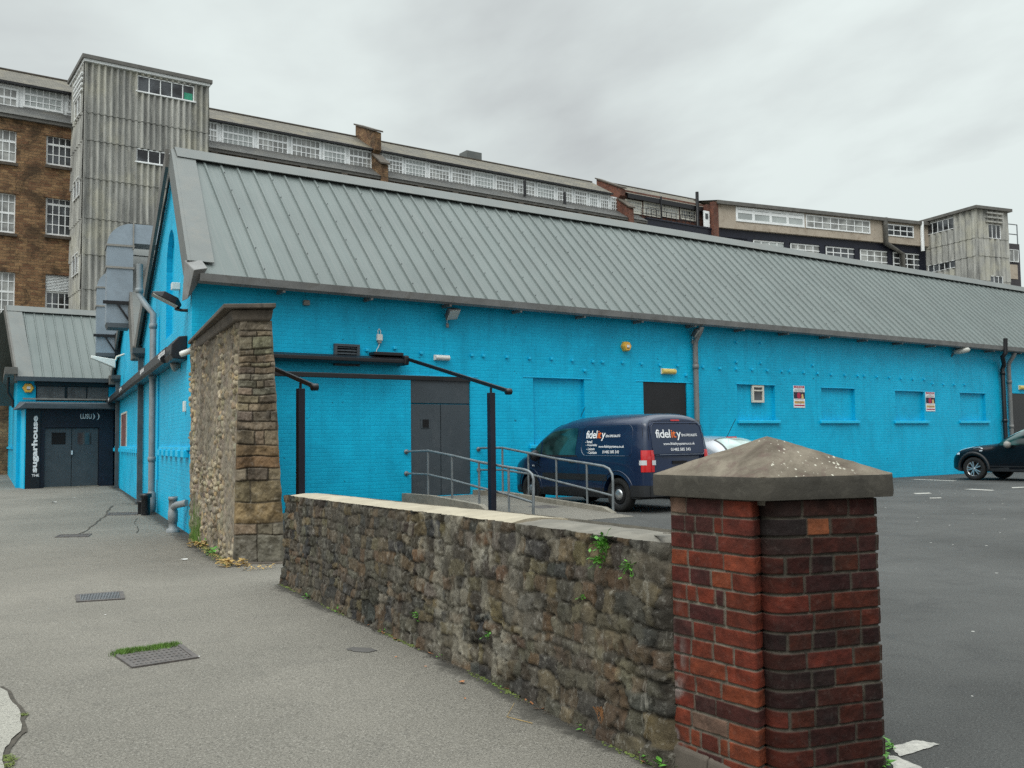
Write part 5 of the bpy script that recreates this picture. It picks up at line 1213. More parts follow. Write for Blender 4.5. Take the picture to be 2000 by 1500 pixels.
# far tower
MF = MW; ax3 = Vector((MF.d.x, MF.d.y, 0)); nr3_ = Vector((MF.n.x, MF.n.y, 0))
PRO2 = 6.3
T2 = thing('sheeted_stair_tower', 'grey corrugated cement sheeted tower at the far right end of the mill', 'stair tower', MF.P(sz(1900, 450)[0], 2, 0))
sc_, zt2 = sz(1905, 408, PRO2); sd2 = sz(1966, 414, PRO2)[0]; ztow2 = zt2
rows2 = [sz(1905, y, PRO2)[1] for y in (462, 497, 545)]+[3]
fz = lambda y, x=1930: MF.hit(x, y, PRO2)[1]
HF = (MF.hit(1928.5, 450, PRO2)[0]-sc_, MF.hit(1953, 450, PRO2)[0]-sc_, fz(465), fz(438)); HF2 = (MF.hit(1932, 545, PRO2)[0]-sc_, MF.hit(1958, 545, PRO2)[0]-sc_, fz(560), fz(538.5))
m = MB(); corr(MF.P(sc_, PRO2, 0), ax3, nr3_, sd2-sc_, 0, ztow2, rows2, m, period=.75, amp=.10, holes=(HF, HF2)); m.build('front_sheeting', m_asb, T2, fix=False)
SL2 = Fr((MF.P(sc_, 0, 0).x, MF.P(sc_, 0, 0).y), MF.n.copy(), 1 if Vector((-MF.n.y, MF.n.x)).dot(MF.d) < 0 else -1)
hA = (SL2.hit(1811, 440)[0], SL2.hit(1864, 440)[0], SL2.hit(1864, 446)[1], SL2.hit(1864, 424)[1]); hB = (SL2.hit(1814, 530)[0], SL2.hit(1868, 530)[0], SL2.hit(1868, 522)[1], SL2.hit(1868, 507)[1])
m = MB(); corr(MF.P(sc_, 0, 0), nr3_, -ax3, PRO2, 0, ztow2, rows2, m, period=.75, amp=.10, holes=(hA, hB)); m.build('side_sheeting', m_asb, T2, fix=False)
for h in (hA, hB): win_strip(SL2, -.02, h[0], h[1], h[2], h[3], 5, T2)
for h in (HF, HF2): win_strip(MF, PRO2-.02, sc_+h[0], sc_+h[1], h[2], h[3], 3, T2, m_paned)
m = MB()
for k in range(4): m.fbox(MF, sc_+HF[0]-.3, sc_+HF[1]+.2, PRO2+.05, PRO2+.3, HF[3]+.15+k*.45, HF[3]+.3+k*.45)
m.build('louvre', m_asb, T2)
MB().fbox(MF, sc_-.1, sc_+.1, PRO2-.1, PRO2+.12, 0, ztow2).build('corner_strip', m_asb, T2)
MB().fbox(MF, sc_-.35, sd2+.35, -2, PRO2+.4, ztow2, ztow2+.3).build('roof', m_trimd, T2)
MB().quad(MF.P(sd2, PRO2, 0), MF.P(sd2, -1, 0), MF.P(sd2, -1, ztow2), MF.P(sd2, PRO2, ztow2)).build('side_sheeting', m_asb, T2)
# small block beyond
be = thing('far_brick_block', 'small dark brick block with rooftop railing beyond the far sheeted tower', 'building', MF.P(sd2+2, 0, 0))
a = sd2+.4; b = MF.hit(1991, 480, 2)[0]; zt4 = MF.hit(1980, 476, 2)[1]
MB().fbox(MF, a-4, b, -6, 2, 0, zt4).build('wall', simple('dark_painted_brick', (.05, .045, .05), .8), be); 
MB().fbox(MF, a-3, b-.5, 1.9, 2.05, MF.hit(1980, 545, 2)[1], MF.hit(1980, 517, 2)[1]).build('render_panel', m_render, be)
x_ = MF.hit(1969.5, 490, 2.05)[0]; y_ = MF.hit(1988, 490, 2.05)[0]; win_strip(MF, 2.05, x_, y_, MF.hit(1979, 512, 2)[1], MF.hit(1979, 488, 2)[1], 2, be, m_pane)
m = MB()
for k in range(4): s = lerp(a, b, k/3); m.tube([MF.P(s, 1.8, zt4), MF.P(s, 1.8, zt4+2.2)], .06, 6)
for z in (1.1, 2.2): m.tube([MF.P(a, 1.8, zt4+z), MF.P(b, 1.8, zt4+z)], .06, 6)
m.build('railing', m_galvrail, be)
# ---------------------------------------------------------------- relief walls: numpy height fields on a grid
class VN:
    def __init__(s, seed): s.r = np.random.RandomState(seed).rand(256, 256)
    def __call__(s, x, y):
        xi = np.floor(x).astype(int); yi = np.floor(y).astype(int); fx = x-xi; fy = y-yi
        fx = fx*fx*(3-2*fx); fy = fy*fy*(3-2*fy); g = lambda a, b: s.r[a % 256, b % 256]
        return (g(xi, yi)*(1-fx)+g(xi+1, yi)*fx)*(1-fy)+(g(xi, yi+1)*(1-fx)+g(xi+1, yi+1)*fx)*fy
    def fbm(s, x, y, o=4):
        v = 0; a = .5
        for k in range(o): v = v+a*s(x*2**k+k*17, y*2**k+k*9); a *= .5
        return v
def relief(name, mat, parent, base, nrm, height, col, close=None):
    """base, nrm: (nv,nu,3); height (nv,nu); col (nv,nu,3)"""
    nv, nu = height.shape; P = base+nrm*height[..., None]
    me = bpy.data.meshes.new(name); me.vertices.add(nv*nu); me.vertices.foreach_set('co', P.reshape(-1).astype('f'))
    i = np.arange(nv-1)[:, None]*nu+np.arange(nu-1)[None]; q = np.stack([i, i+1, i+nu+1, i+nu], -1).reshape(-1)
    nf = (nv-1)*(nu-1); me.loops.add(nf*4); me.loops.foreach_set('vertex_index', q.astype('i'))
    me.polygons.add(nf); me.polygons.foreach_set('loop_start', (np.arange(nf)*4).astype('i')); me.polygons.foreach_set('use_smooth', np.ones(nf, bool))
    me.update(calc_edges=True); me.validate()
    a = me.color_attributes.new('tint', 'FLOAT_COLOR', 'POINT'); c4 = np.ones((nv*nu, 4), 'f'); c4[:, :3] = col.reshape(-1, 3); a.data.foreach_set('color', c4.reshape(-1))
    me.materials.append(mat); o = bpy.data.objects.new(name, me); COL.objects.link(o); place(o, parent); return o
def blocks(U, V, rows, cols_of):
    """rows: boundaries along v; cols_of(k) -> boundaries along u. returns ids and distances to the block edge"""
    k = np.clip(np.searchsorted(rows, V)-1, 0, len(rows)-2); bid = np.zeros(U.shape, int); d = np.full(U.shape, 9.0); cx = np.zeros(U.shape); cy = np.zeros(U.shape)
    rows = np.array(rows); base = 0
    for r in range(len(rows)-1):
        m_ = k == r
        c = np.array(cols_of(r)); j = np.clip(np.searchsorted(c, U[m_])-1, 0, len(c)-2)
        du = np.minimum(U[m_]-c[j], c[j+1]-U[m_]); dv = np.minimum(V[m_]-rows[r], rows[r+1]-V[m_])
        du = np.maximum(du, 1e-4); dv = np.maximum(dv, 1e-4)
        d[m_] = du*dv/np.sqrt(du*du+dv*dv)*1.0 if True else 0
        d[m_] = np.minimum(np.minimum(du, dv), d[m_]*1.25)
        bid[m_] = base+j; cx[m_] = (c[j]+c[j+1])/2; cy[m_] = (rows[r]+rows[r+1])/2; base += len(c)
    return bid, d, cx, cy
def cells(X, Y, seed, jit=.42, ay=1.0):
    """jittered staggered cells: id, distance to the border, random offset to the cell centre"""
    r = np.random.RandomState(seed); T = r.rand(64, 64, 3)
    yi = np.floor(Y).astype(int); best = np.full(X.shape, 9.0); sec = np.full(X.shape, 9.0); idd = np.zeros(X.shape, int); ox = np.zeros(X.shape); oy = np.zeros(X.shape)
    for dj in (-2, -1, 0, 1, 2):
        j = yi+dj; sh = (j % 2)*.5; xi = np.floor(X-sh).astype(int)
        for di in (-2, -1, 0, 1, 2):
            i = xi+di; t = T[i % 64, j % 64]; dx = X-(i+sh+.5+(t[..., 0]-.5)*2*jit); dy = (Y-(j+.5+(t[..., 1]-.5)*2*jit*.8))*ay
            dd = np.sqrt(dx*dx+dy*dy+.0)*(.8+.4*t[..., 2]); m1 = dd < best
            sec = np.where(m1, best, np.minimum(sec, dd)); idd = np.where(m1, (i % 64)*64+(j % 64), idd); ox = np.where(m1, dx, ox); oy = np.where(m1, dy, oy); best = np.where(m1, dd, best)
    return idd, (sec-best)*.5, ox, oy
def sstep(a, b, x): t = np.clip((x-a)/(b-a), 0, 1); return t*t*(3-2*t)
def palette(n, cols, seed, jit=.18):
    r = np.random.RandomState(seed); c = np.array(cols)[r.randint(0, len(cols), n)]; return c*(1+jit*(r.rand(n, 1)*2-1))*(1+.06*(r.rand(n, 3)*2-1))
def rand_rows(h, lo, hi, seed):
    r = random.Random(seed); a = [0.0]
    while a[-1] < h: a.append(a[-1]+r.uniform(lo, hi))
    return a
def rand_cols(L, lo, hi, seed):
    def f(k, cache={}):
        key = (L, lo, hi, seed, k)
        if key not in cache:
            r = random.Random(seed*977+k*31); a = [-r.uniform(0, .2)]
            while a[-1] < L+.1: a.append(a[-1]+r.uniform(lo, hi)*(1 if r.random() > .25 else .55))
            cache[key] = a
        return cache[key]
    return f
def path_pts(path, du):
    pts = [Vector((p[0], p[1])) for p in path]; cum = [0]
    for a, b in zip(pts, pts[1:]): cum.append(cum[-1]+(b-a).length)
    n = int(cum[-1]/du)+1; u = np.linspace(0, cum[-1], n); x = np.interp(u, cum, [p.x for p in pts]); y = np.interp(u, cum, [p.y for p in pts])
    tx = np.gradient(x, u); ty = np.gradient(y, u); l = np.hypot(tx, ty); return u, x, y, tx/l, ty/l
# ---- low rubble wall
low = thing('low_stone_wall', 'low dark rubble stone wall curving from the tall wall end to the brick pillar', 'wall', LW[4])
sm = [Vector((p.x, p.y)) for p in LW]
# smooth the measured foot line a little
for _ in range(2): sm = [sm[0]]+[(sm[i-1]+sm[i]*2+sm[i+1])/4 for i in range(1, len(sm)-1)]+[sm[-1]]
sm.append(Vector((.735, 4.10)))
end = sm[0]; e2 = end+Vector((.45, .30))
LH = .955
u, x, y, tx, ty = path_pts(sm, .0115); L = u[-1]; H0 = [gz(v) for v in y]
nx, ny = ty, -tx
cen = np.array([-(x.mean())-3, 0]);
if (nx*(-1)+ny*(-1)).mean() < 0: nx, ny = -nx, -ny
zz = np.linspace(-.06, LH, 84); U, V = np.meshgrid(u, zz); nz = VN(3)
topw = LH+.018*(nz(U*1.3, U*0+3)-.5)
Vn = V
Uw = U+.15*(nz.fbm(U*4.2, V*4.2, 3)-.5)*2+.03*(nz(U*15, V*15)-.5); Vw = V+.12*(nz.fbm(U*2.3+40, V*4.5+11, 3)-.5)*2+.03*(nz(U*16, V*16)-.5)
rows = [-.2]+[r-.06 for r in rand_rows(1.2, .06, .17, 5)]
AX, AY = .165, .105
Uw = U+.05*(nz.fbm(U*5, V*5, 3)-.5)*2+.012*(nz(U*30, V*30)-.5); Vw = V+.04*(nz.fbm(U*4+40, V*5+11, 3)-.5)*2+.012*(nz(U*30+7, V*30)-.5)
Uw = Uw+.07*(nz.fbm(U*3.1+50, V*6, 2)-.5)*2; Vw = Vw+.055*(nz.fbm(U*3.4+23, V*3+41, 2)-.5)*2; bid, d, cx_, cy_ = blocks(Uw, Vw, [-.2]+[r-.06 for r in rand_rows(1.2, .055, .125, 6)], rand_cols(L+.3, .07, .25, 14)); nb_ = bid.max()+1
rs = np.random.RandomState(2); off = rs.rand(nb_)*.032; tl = (rs.rand(nb_, 2)-.5)*.16
fr_ = nz.fbm(U*9, V*9, 4)-.5; fr2 = nz.fbm(U*26+5, V*26, 3)-.5
rise = sstep(.0, .006, d+.005*fr2)
h = rise*(.017+.6*off[bid]+1.1*tl[bid, 0]*(Uw-cx_)+1.1*tl[bid, 1]*(Vw-cy_))+.018*fr_+.040*fr2+.03*(nz.fbm(U*.9, V*1.2, 2)-.5)
# mortar smeared patches fill the joints
sm_ = sstep(.42, .56, nz.fbm(U*1.3+60, V*1.6+7, 4)); h = h*(1-.38*sm_)+.014*sm_
h += .02*sstep(.25, 0, V)
pal = [(.055, .045, .035), (.095, .078, .056), (.125, .085, .052), (.045, .041, .037), (.15, .092, .05), (.08, .07, .052), (.125, .112, .085), (.058, .058, .055), (.16, .125, .07)]
C = palette(nb_, pal, 11)[bid]; rs2 = np.random.RandomState(77); odd = rs2.rand(nb_) > .975; C[odd[bid]] = (.15, .11, .05)
mort = np.array((.088, .076, .058)); k = sstep(.009, .001, d+.006*fr2)[..., None]; mm_ = sstep(.40, .55, nz.fbm(U*2.1+15, V*2.4+3, 3))[..., None]; C = C*(1-k*.9)+(mort*1.2*mm_+np.array((.022, .019, .016))*(1-mm_))*k*.9
cumS = [0.0]
for a_s, b_s in zip(sm, sm[1:]): cumS.append(cumS[-1]+(b_s-a_s).length)
zoneA = np.exp(-((U-(cumS[4]+cumS[5])/2)/.75)**2); lim = sstep(.56-.10*zoneA, .66-.08*zoneA, nz.fbm(U*7+3, V*4.2+9, 5))[..., None]*(.35+.65*zoneA[..., None])
C = C*(1-.75*lim)+np.array((.34, .31, .245))*.75*lim
zoneB = np.exp(-((U-cumS[8]-.0)/.28)**2-((V-.42)/.16)**2); lb = (zoneB*sstep(.38, .55, nz.fbm(U*9, V*9+30, 4)))[..., None]; C = C*(1-.7*lb)+np.array((.27, .235, .15))*.7*lb
C = C*(.45+1.15*nz.fbm(U*13, V*11, 4)[..., None])
k2 = (sm_*.35)[..., None]; C = C*(1-k2)+np.array((.125, .11, .085))*k2; C = C*1.0
gl_ = sstep(.60, .68, nz.fbm(U*2.2+9, V*.9+31, 4))*sstep(3.6, 4.6, U)*.0; C = C*(1+.25*(nz.fbm(U*.5+3, V*.8, 2)[..., None]-.5))
lean = .02*(LH-V)
g_ = np.array(H0)[None, :]
base = np.stack([x[None]+nx[None]*lean, y[None]+ny[None]*lean, g_+V+0*U], -1); N_ = np.stack([nx[None]+0*U, ny[None]+0*U, 0*U], -1)
relief('stone_face', m_rel_low, low, base, N_, h, C)
# left end of the low wall (faces the opening) and a plain back
e0 = Vector((x[0], y[0])); edir = Vector((-nx[0], -ny[0])); THK = .42
ue = np.linspace(0, THK, 34); UE, VE = np.meshgrid(ue, zz)
Uw2 = UE+.05*(nz.fbm(UE*4+9, VE*4+3, 2)-.5); bid2, d2_, c1, c2 = blocks(Uw2+5, VE, rows, rand_cols(6, .12, .34, 19)); off2 = np.random.RandomState(5).rand(bid2.max()+1)*.03
fE = nz.fbm(UE*12+30, VE*12, 4)-.5; hE = sstep(0, .02, d2_)*(.02+off2[bid2])+.03*fE
en = Vector((-tx[0], -ty[0]))
baseE = np.stack([e0.x+edir.x*UE, e0.y+edir.y*UE, H0[0]+VE], -1); NE_ = np.stack([en.x+0*UE, en.y+0*UE, 0*UE], -1)
relief('end_face', m_rel_low, low, baseE, NE_, hE, palette(bid2.max()+1, pal, 4)[bid2])
m = MB()
for i in range(0, len(x)-8, 8):
    j = i+8; a = Vector((x[i]-nx[i]*THK, y[i]-ny[i]*THK, H0[i]-.3)); b = Vector((x[j]-nx[j]*THK, y[j]-ny[j]*THK, H0[j]-.3)); m.quad(a, b, b+UP*(LH+.3), a+UP*(LH+.3))
m.build('back_face', m_concd, low)
# capping: pale mortar strip on the far half, grey cement on the near half, both with a ragged lip
def capping(ua, ub, mat, name, zoff, seed, over=.03, ragged=.03, dome=.025):
    i0, i1 = np.searchsorted(u, ua), min(np.searchsorted(u, ub), len(u)-1); idx = np.arange(i0, i1+1); q = VN(seed)
    t = np.linspace(0, 1, 26); T, I = np.meshgrid(t, idx, indexing='ij'); UU = u[I]
    lip = over+ragged*(q.fbm(UU*7, UU*0+1, 4)-.5)*2
    inn = lip-(THK+lip+.03)*T; top = H_top[I]+zoff+dome*np.sin(np.pi*np.clip(T, 0, 1))+.016*(q.fbm(UU*5, T*3+7, 4)-.5)
    P = np.stack([x[I]+nx[I]*inn, y[I]+ny[I]*inn, top], -1)
    # skirt rows below the lip
    lowz = P[0].copy(); lowz[:, 2] -= .035+.03*q.fbm(u[idx]*9, u[idx]*0+2, 3); low2 = lowz.copy(); low2[:, 0] -= nx[idx]*.05; low2[:, 1] -= ny[idx]*.05
    bk = P[-1].copy(); bk[:, 2] -= .12
    P = np.concatenate([low2[None], lowz[None], P, bk[None]], 0); nv, nu = P.shape[:2]
    mb = MB(); mb.add([tuple(p) for p in P.reshape(-1, 3)], [(j*nu+i, j*nu+i+1, (j+1)*nu+i+1, (j+1)*nu+i) for j in range(nv-1) for i in range(nu-1)], 0, True)
    for e in (0, nu-1): mb.add([tuple(P[j, e]) for j in range(nv)], [tuple(range(nv))])
    return mb.build(name, mat, low)
H_top = np.array(H0)+LH-.012
def u_of(px):   # distance along the wall where its foot shows at the photo column px
    best = min(range(len(x)), key=lambda i: abs((Vector((x[i], y[i], H0[i]))-O).dot(cam_r)/((Vector((x[i], y[i], H0[i]))-O).dot(_fw))*FPX+1000-px)); return u[best]
ucut = u_of(985)
WX, WY, WNX, WNY = list(x), list(y), list(nx), list(ny)
capping(-.0, ucut+.05, m_concl, 'pale_capping', .0, 21, .0, .02)
capping(ucut-.25, L, m_concd, 'grey_capping', -.012, 22, -.02, .035)
# loose broken stones showing under the near capping
rs3 = random.Random(5)
for k in range(0):
    uu = lerp(u_of(1090), u_of(1290), k/6)+rs3.uniform(-.05, .05); i = int(np.searchsorted(u, uu)); c = Vector((x[i]+nx[i]*.01, y[i]+ny[i]*.01, H_top[i]-.055)); m = MB()
    sx, sy, sz_ = rs3.uniform(.07, .12), .06, rs3.uniform(.025, .04); V_ = []
    bm_ = bmesh.new(); bmesh.ops.create_icosphere(bm_, subdivisions=2, radius=1)
    for v in bm_.verts:
        w_ = v.co*(1+.18*(rs3.random()-.5)); p = c+Vector((tx[i], ty[i], 0))*w_.x*sx+Vector((nx[i], ny[i], 0))*w_.y*sy+UP*w_.z*sz_; V_.append(p)
    m.add(V_, [tuple(v.index for v in f.verts) for f in bm_.faces], 0, False); bm_.free()
    o = m.build('cap_stone', m_copes if k % 2 else m_concd, low)

# ---- tall wall attached to the corner
tall = thing('tall_stone_wall', 'tall narrow rubble stone wall with dressed end blocks standing against the blue corner', 'wall', (-3.5, 13, -.28))
BL_, BR = Vector((-3.79, 12.6)), Vector((-3.08, 12.62)); TL, TR = Vector((-3.715, 12.6)), Vector((-3.275, 12.61)); zb0, zt0_ = -.30, 3.02
back = Vector((CORNER[0]+.0, CORNER[1]-.02))
# side face (alley side)
Ls = (back-BL_).length; us_ = np.linspace(0, Ls, 300); vs_ = np.linspace(0, 1, 210); US, VS = np.meshgrid(us_, vs_); Z_ = zb0+(3.20-zb0)*VS
sd0_ = (back-BL_)/Ls; px_ = BL_.x+sd0_.x*US; py_ = BL_.y+sd0_.y*US; lean = (TL.x-BL_.x)*(Z_-zb0)/(zt0_-zb0)*(1-US/Ls)
nsd = Vector((-sd0_.y, sd0_.x)); nsd = nsd if nsd.x < 0 else -nsd
q = VN(9); Hm = (3.2-zb0)*VS
Uw = US+.09*(q.fbm(US*5, Hm*5, 2)-.5)*2; Vw = Hm+.07*(q.fbm(US*4+9, Hm*5+3, 2)-.5)*2
bid, d, cx_, cy_ = cells(Uw/.15+3, Vw/.085, 33, .42, .8); d = d*.11; nb_ = 4096
r_ = np.random.RandomState(8); off = r_.rand(nb_); f4 = q.fbm(US*12, Hm*12, 4)-.5
proud = sstep(.45, .8, off[bid]); rise = sstep(0, .014, d+.012*f4)
fill = sstep(.36, .52, q.fbm(US*1.4+5, Hm*1.0+8, 4))
h = rise*(.012+.035*proud)*(1-.7*fill)+.035*f4+.02*(q.fbm(US*.8, Hm*.8, 2)-.5)
pal2 = [(.24, .195, .135), (.28, .235, .17), (.19, .155, .115), (.31, .25, .16), (.22, .195, .15), (.34, .25, .14), (.17, .135, .105)]
C = palette(nb_, pal2, 41)[bid]; mrt = np.array((.205, .175, .135)); k = np.clip(sstep(.014, .0, d+.012*f4)*.8+fill*.7, 0, 1)[..., None]; C = C*(1-k*.85)+mrt*k*.85
lt = (sstep(.82, .9, off[bid])*rise*(1-fill))[..., None]; C = C*(1-lt*.6)+np.array((.47, .40, .28))*lt*.6
st_ = sstep(.52, .72, q.fbm(US*1.2+70, Hm*.5, 4))[..., None]; C = C*(1-.35*st_)
C = C*1.4; top_ = sstep(2.6, 3.3, Hm+.3*q.fbm(US*3, Hm, 2))[..., None]; C = C*(1-.35*top_)
base = np.stack([px_+lean, py_, Z_], -1); NN = np.stack([nsd.x+0*US, nsd.y+0*US, 0*US], -1)
h = h*sstep(0, .05, US)
relief('side_face', m_rel_tall, tall, base, NN, h, C)
# end face with dressed blocks
nu_, nv_ = 100, 330; a_, b_ = np.meshgrid(np.linspace(0, 1, nu_), np.linspace(0, 1, nv_)); Z_ = zb0+(zt0_-zb0)*b_
ybd = [1440, 1300, 1240, 1130, 1020, 955, 890, 830, 755, 710, 655, 612, 570, 530, 490, 456, 420, 398, 360, 330, 262, 232, 170]
rowsq = [zb0-.01]+[at_y(500, 560+v/2.678, 12.6).z for v in ybd[1:]]; rowsq[-1] = zt0_+.05
colq = {0: [-.1, .47, 1.1], 1: [-.1, .47, .8, 1.1], 2: [-.1, 1.1], 3: [-.1, .33, 1.1], 4: [-.1, .27, .74, 1.1], 5: [-.1, 1.1], 6: [-.1, 1.1], 7: [-.1, .45, .66, 1.1], 8: [-.1, .95, 1.1], 9: [-.1, .4, .82, 1.1], 10: [-.1, .3, 1.1], 11: [-.1, .55, 1.1], 12: [-.1, .4, 1.1], 13: [-.1, .5, .7, 1.1], 14: [-.1, .35, 1.1], 15: [-.1, .45, 1.1], 16: [-.1, .35, .9, 1.1], 17: [-.1, .5, 1.1], 18: [-.1, .45, 1.1], 19: [-.1, .4, 1.1], 20: [-.1, .55, 1.1], 21: [-.1, 1.1]}
q2 = VN(31); am = a_+.05*(q2.fbm(a_*3, Z_*4, 2)-.5); zm = Z_+.03*(q2.fbm(a_*2+4, Z_*3, 2)-.5)*2
bid, d, cx_, cy_ = blocks(am*.62, zm, rowsq, lambda r: [c*.62 for c in colq.get(r, [-.1, 1.1])]); nb_ = bid.max()+1
r_ = np.random.RandomState(12); off = r_.rand(nb_)*.045; fq = q2.fbm(a_*6, Z_*9, 5)-.5
rise = sstep(0, .013, d+.010*fq); h = rise*(.018+off[bid]*.8)+.06*fq*rise+.02*fq
palq = [(.26, .205, .14), (.22, .185, .135), (.175, .145, .11), (.30, .24, .165), (.20, .17, .13)]
Cq = palette(nb_, palq, 7); C = Cq[bid]
rowi = np.clip(np.searchsorted(rowsq, zm)-1, 0, 21)
for rr_, cc_ in ((5, (.27, .15, .06)), (6, (.26, .145, .06)), (2, (.33, .225, .10)), (3, (.27, .21, .11)), (0, (.18, .165, .13)), (17, (.24, .18, .12)), (14, (.36, .31, .23)), (21, (.24, .20, .145))):
    m_ = rowi == rr_; C[m_] = C[m_]*.35+np.array(cc_)*.65
C = C*.98; blot = sstep(.5, .62, q2.fbm(a_*3+20, Z_*3.5+4, 4))[..., None]; C = C*(1-.45*blot)
k = sstep(.018, 0, d+.01*fq)[..., None]; C = C*(1-.75*k)+np.array((.10, .085, .065))*.75*k
Lx = BL_.x+(TL.x-BL_.x)*b_; Rx = BR.x+(TR.x-BR.x)*b_+.03*(q2.fbm(Z_*7, Z_*0+2, 2)-.5)
X_ = Lx+(Rx-Lx)*a_; Y_ = 12.6+.02*a_+.25*np.clip(a_-.94, 0, 1)*0; h *= 1; edge = sstep(0, .07, a_)*sstep(1, .93, a_)
NN = np.stack([0*a_, -1+0*a_, 0*a_], -1)
relief('end_face', m_rel_quoin, tall, np.stack([X_, Y_, Z_], -1), NN, h*edge, C)
# right face, oversailing course, coping
m = MB(); bo = Vector((.55, .12))
n_ = 24
for i in range(n_):
    t0, t1 = i/n_, (i+1)/n_; xa = lerp(BR.x, TR.x, t0); xb = lerp(BR.x, TR.x, t1)
    m.quad((xa-.07, 12.66, lerp(zb0, zt0_, t0)), (CORNER[0]+.62, 17.3, lerp(zb0, zt0_, t0)), (CORNER[0]+.62, 17.3, lerp(zb0, zt0_, t1)), (xb-.07, 12.66, lerp(zb0, zt0_, t1)))
m.build('back_face', m_wstone, tall)
zt2_ = 3.17
m = MB(); m.hexa([(-3.77, 12.53, zt0_-.01), (-3.26, 12.53, zt0_-.01), (CORNER[0]+.65, 17.2, zt0_-.01), (back.x-.0, back.y, zt0_+.0), (-3.80, 12.50, zt2_), (-3.22, 12.50, zt2_), (CORNER[0]+.68, 17.2, zt2_), (back.x-.03, back.y, zt2_)])
o = m.build('oversailing_course', m_copes, tall, bevel=.03)
m = MB(); zc3 = 3.235; m.hexa([(-3.88, 12.42, zt2_+.003), (-3.17, 12.42, zt2_+.003), (CORNER[0]+.72, 17.2, zt2_+.003), (back.x-.06, back.y, zt2_+.003), (-3.88, 12.42, zc3), (-3.17, 12.42, zc3), (CORNER[0]+.72, 17.2, zc3), (back.x-.06, back.y, zc3)])
m.build('coping', m_copes, tall, bevel=.012)
MB().box(-3.86, -3.05, 12.5, 12.75, -.35, -.24).build('footing', m_copes, tall, bevel=.04)

# ---------------------------------------------------------------- brick pillar
pil = thing('brick_pillar', 'square red brick gate pillar with a pyramid stone cap at the end of the low wall', 'pillar', (PIL_C.x, PIL_C.y, 0))
Lp, Ap, Gp, Qp, Tp, Rp = Vector((.686, 4.07)), Vector((.943, 3.711)), Vector((.994, 3.768)), Vector((1.005, 3.662)), Vector((1.1147, 3.702)), Vector((1.477, 3.82))
Tp = Rp+(Tp-Rp)*1.0
path = [Lp+(Ap-Lp)*(-.0)]
path += [Lp.lerp(Ap, .5), Lp.lerp(Ap, .93), Ap, Ap.lerp(Gp, .5), Gp-Vector((.004, 0))]
nA = len(path)
for k in range(1, 13):
    t = k/12; path.append(Gp*(1-t)**2+Qp*2*t*(1-t)+Tp*t*t)
path += [Tp.lerp(Rp, .5), Tp.lerp(Rp, .95), Rp+Vector((-.004, .0)), Rp+Vector((.004, .012)), Rp+(Lp-Ap).normalized()*.5]
u, x, y, tx, ty = path_pts(path, .0030)
cumG = sum((b-a).length for a, b in zip(path[:nA-1], path[1:nA])); uT = cumG+.14; uR = sum((b-a).length for a, b in zip(path[:nA+14], path[1:nA+15]))
# smooth normals a little
kx_ = np.ones(3)/3; nx = ty.copy(); ny = -tx.copy()
zz = np.linspace(-.03, 1.10, 380); U, V = np.meshgrid(u, zz); CO = .0745
qb = VN(5); wob = .006*(qb.fbm(U*3, V*3, 2)-.5)*2
rowsb = [-.2]+[i*CO-.02 for i in range(0, 17)]
def colb(r):
    rr = random.Random(r*7+3); o = [-.3, 0.0]
    # left face 0..cumG, groove joint at cumG, right face from cumG on
    pat = [[.12, .24], [.11, .23, .34], [.09, .15, .25, .30], [.13, .27]][(r*3) % 4] if r % 3 else [.10, .30]
    o += [p for p in pat if p < cumG-.05]; o.append(cumG)
    pr_ = [[.20, .42], [.12, .23, .34, .46], [.24, .46], [.22, .33, .52]][(r*5+1) % 4]; o += [cumG+p for p in pr_ if cumG+p < uR-.06]; o.append(uR+.004)
    a = uR+.11 if r % 2 else uR+.22
    while a < u[-1]+.3: o.append(a); a += .225
    return o
bid, d, cx_, cy_ = blocks(U, V+wob, rowsb, colb); nb_ = bid.max()+1
rp_ = np.random.RandomState(21); f5 = qb.fbm(U*30, V*30, 3)-.5; f6 = qb.fbm(U*8, V*8+5, 3)-.5
dj = d+.006*f6; rise = sstep(.0030, .0062, dj); off = rp_.rand(nb_)*.005
h = rise*(.008+off[bid])+.007*f5*rise+.004*f6-.020*np.exp(-((U-cumG)/.007)**2)
h -= .012*sstep(.10, .0, np.abs(U-cumG)*6)*0
palb = [(.150, .027, .013), (.175, .034, .015), (.19, .042, .017), (.11, .020, .013), (.07, .017, .014), (.062, .020, .017), (.135, .025, .013), (.16, .030, .014)]
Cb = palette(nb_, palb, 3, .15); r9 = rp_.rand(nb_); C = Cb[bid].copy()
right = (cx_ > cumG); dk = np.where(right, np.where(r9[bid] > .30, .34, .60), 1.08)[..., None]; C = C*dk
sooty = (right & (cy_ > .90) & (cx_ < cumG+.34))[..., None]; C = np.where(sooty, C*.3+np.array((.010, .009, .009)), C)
C = C*(1+.7*(qb.fbm(U*9+3, V*14, 3)[..., None]-.5))
pale = ((r9[bid] > .975) & ~right)[..., None]; C = np.where(pale, np.array((.20, .12, .085)), C)
org = ((r9[bid] > .985) & right)[..., None]; C = np.where(org, np.array((.24, .075, .03)), C)
mcol = np.where(right[..., None], np.array((.105, .092, .072)), np.array((.22, .195, .155))); k = sstep(.0065, .0035, dj)[..., None]; C = C*(.55+.9*qb.fbm(U*22+9, V*30, 4)[..., None]); C = C*(1-k)+mcol*k*(.7+.6*qb.fbm(U*20, V*20, 2)[..., None])
lf = (sstep(.10, .03, U)*sstep(.75, .35, V+.25*(qb.fbm(U*10, V*7, 3)-.5))*sstep(.42, .6, qb.fbm(U*14, V*11, 3)))[..., None]; C = C*(1-.7*lf)+np.array((.27, .25, .23))*.7*lf
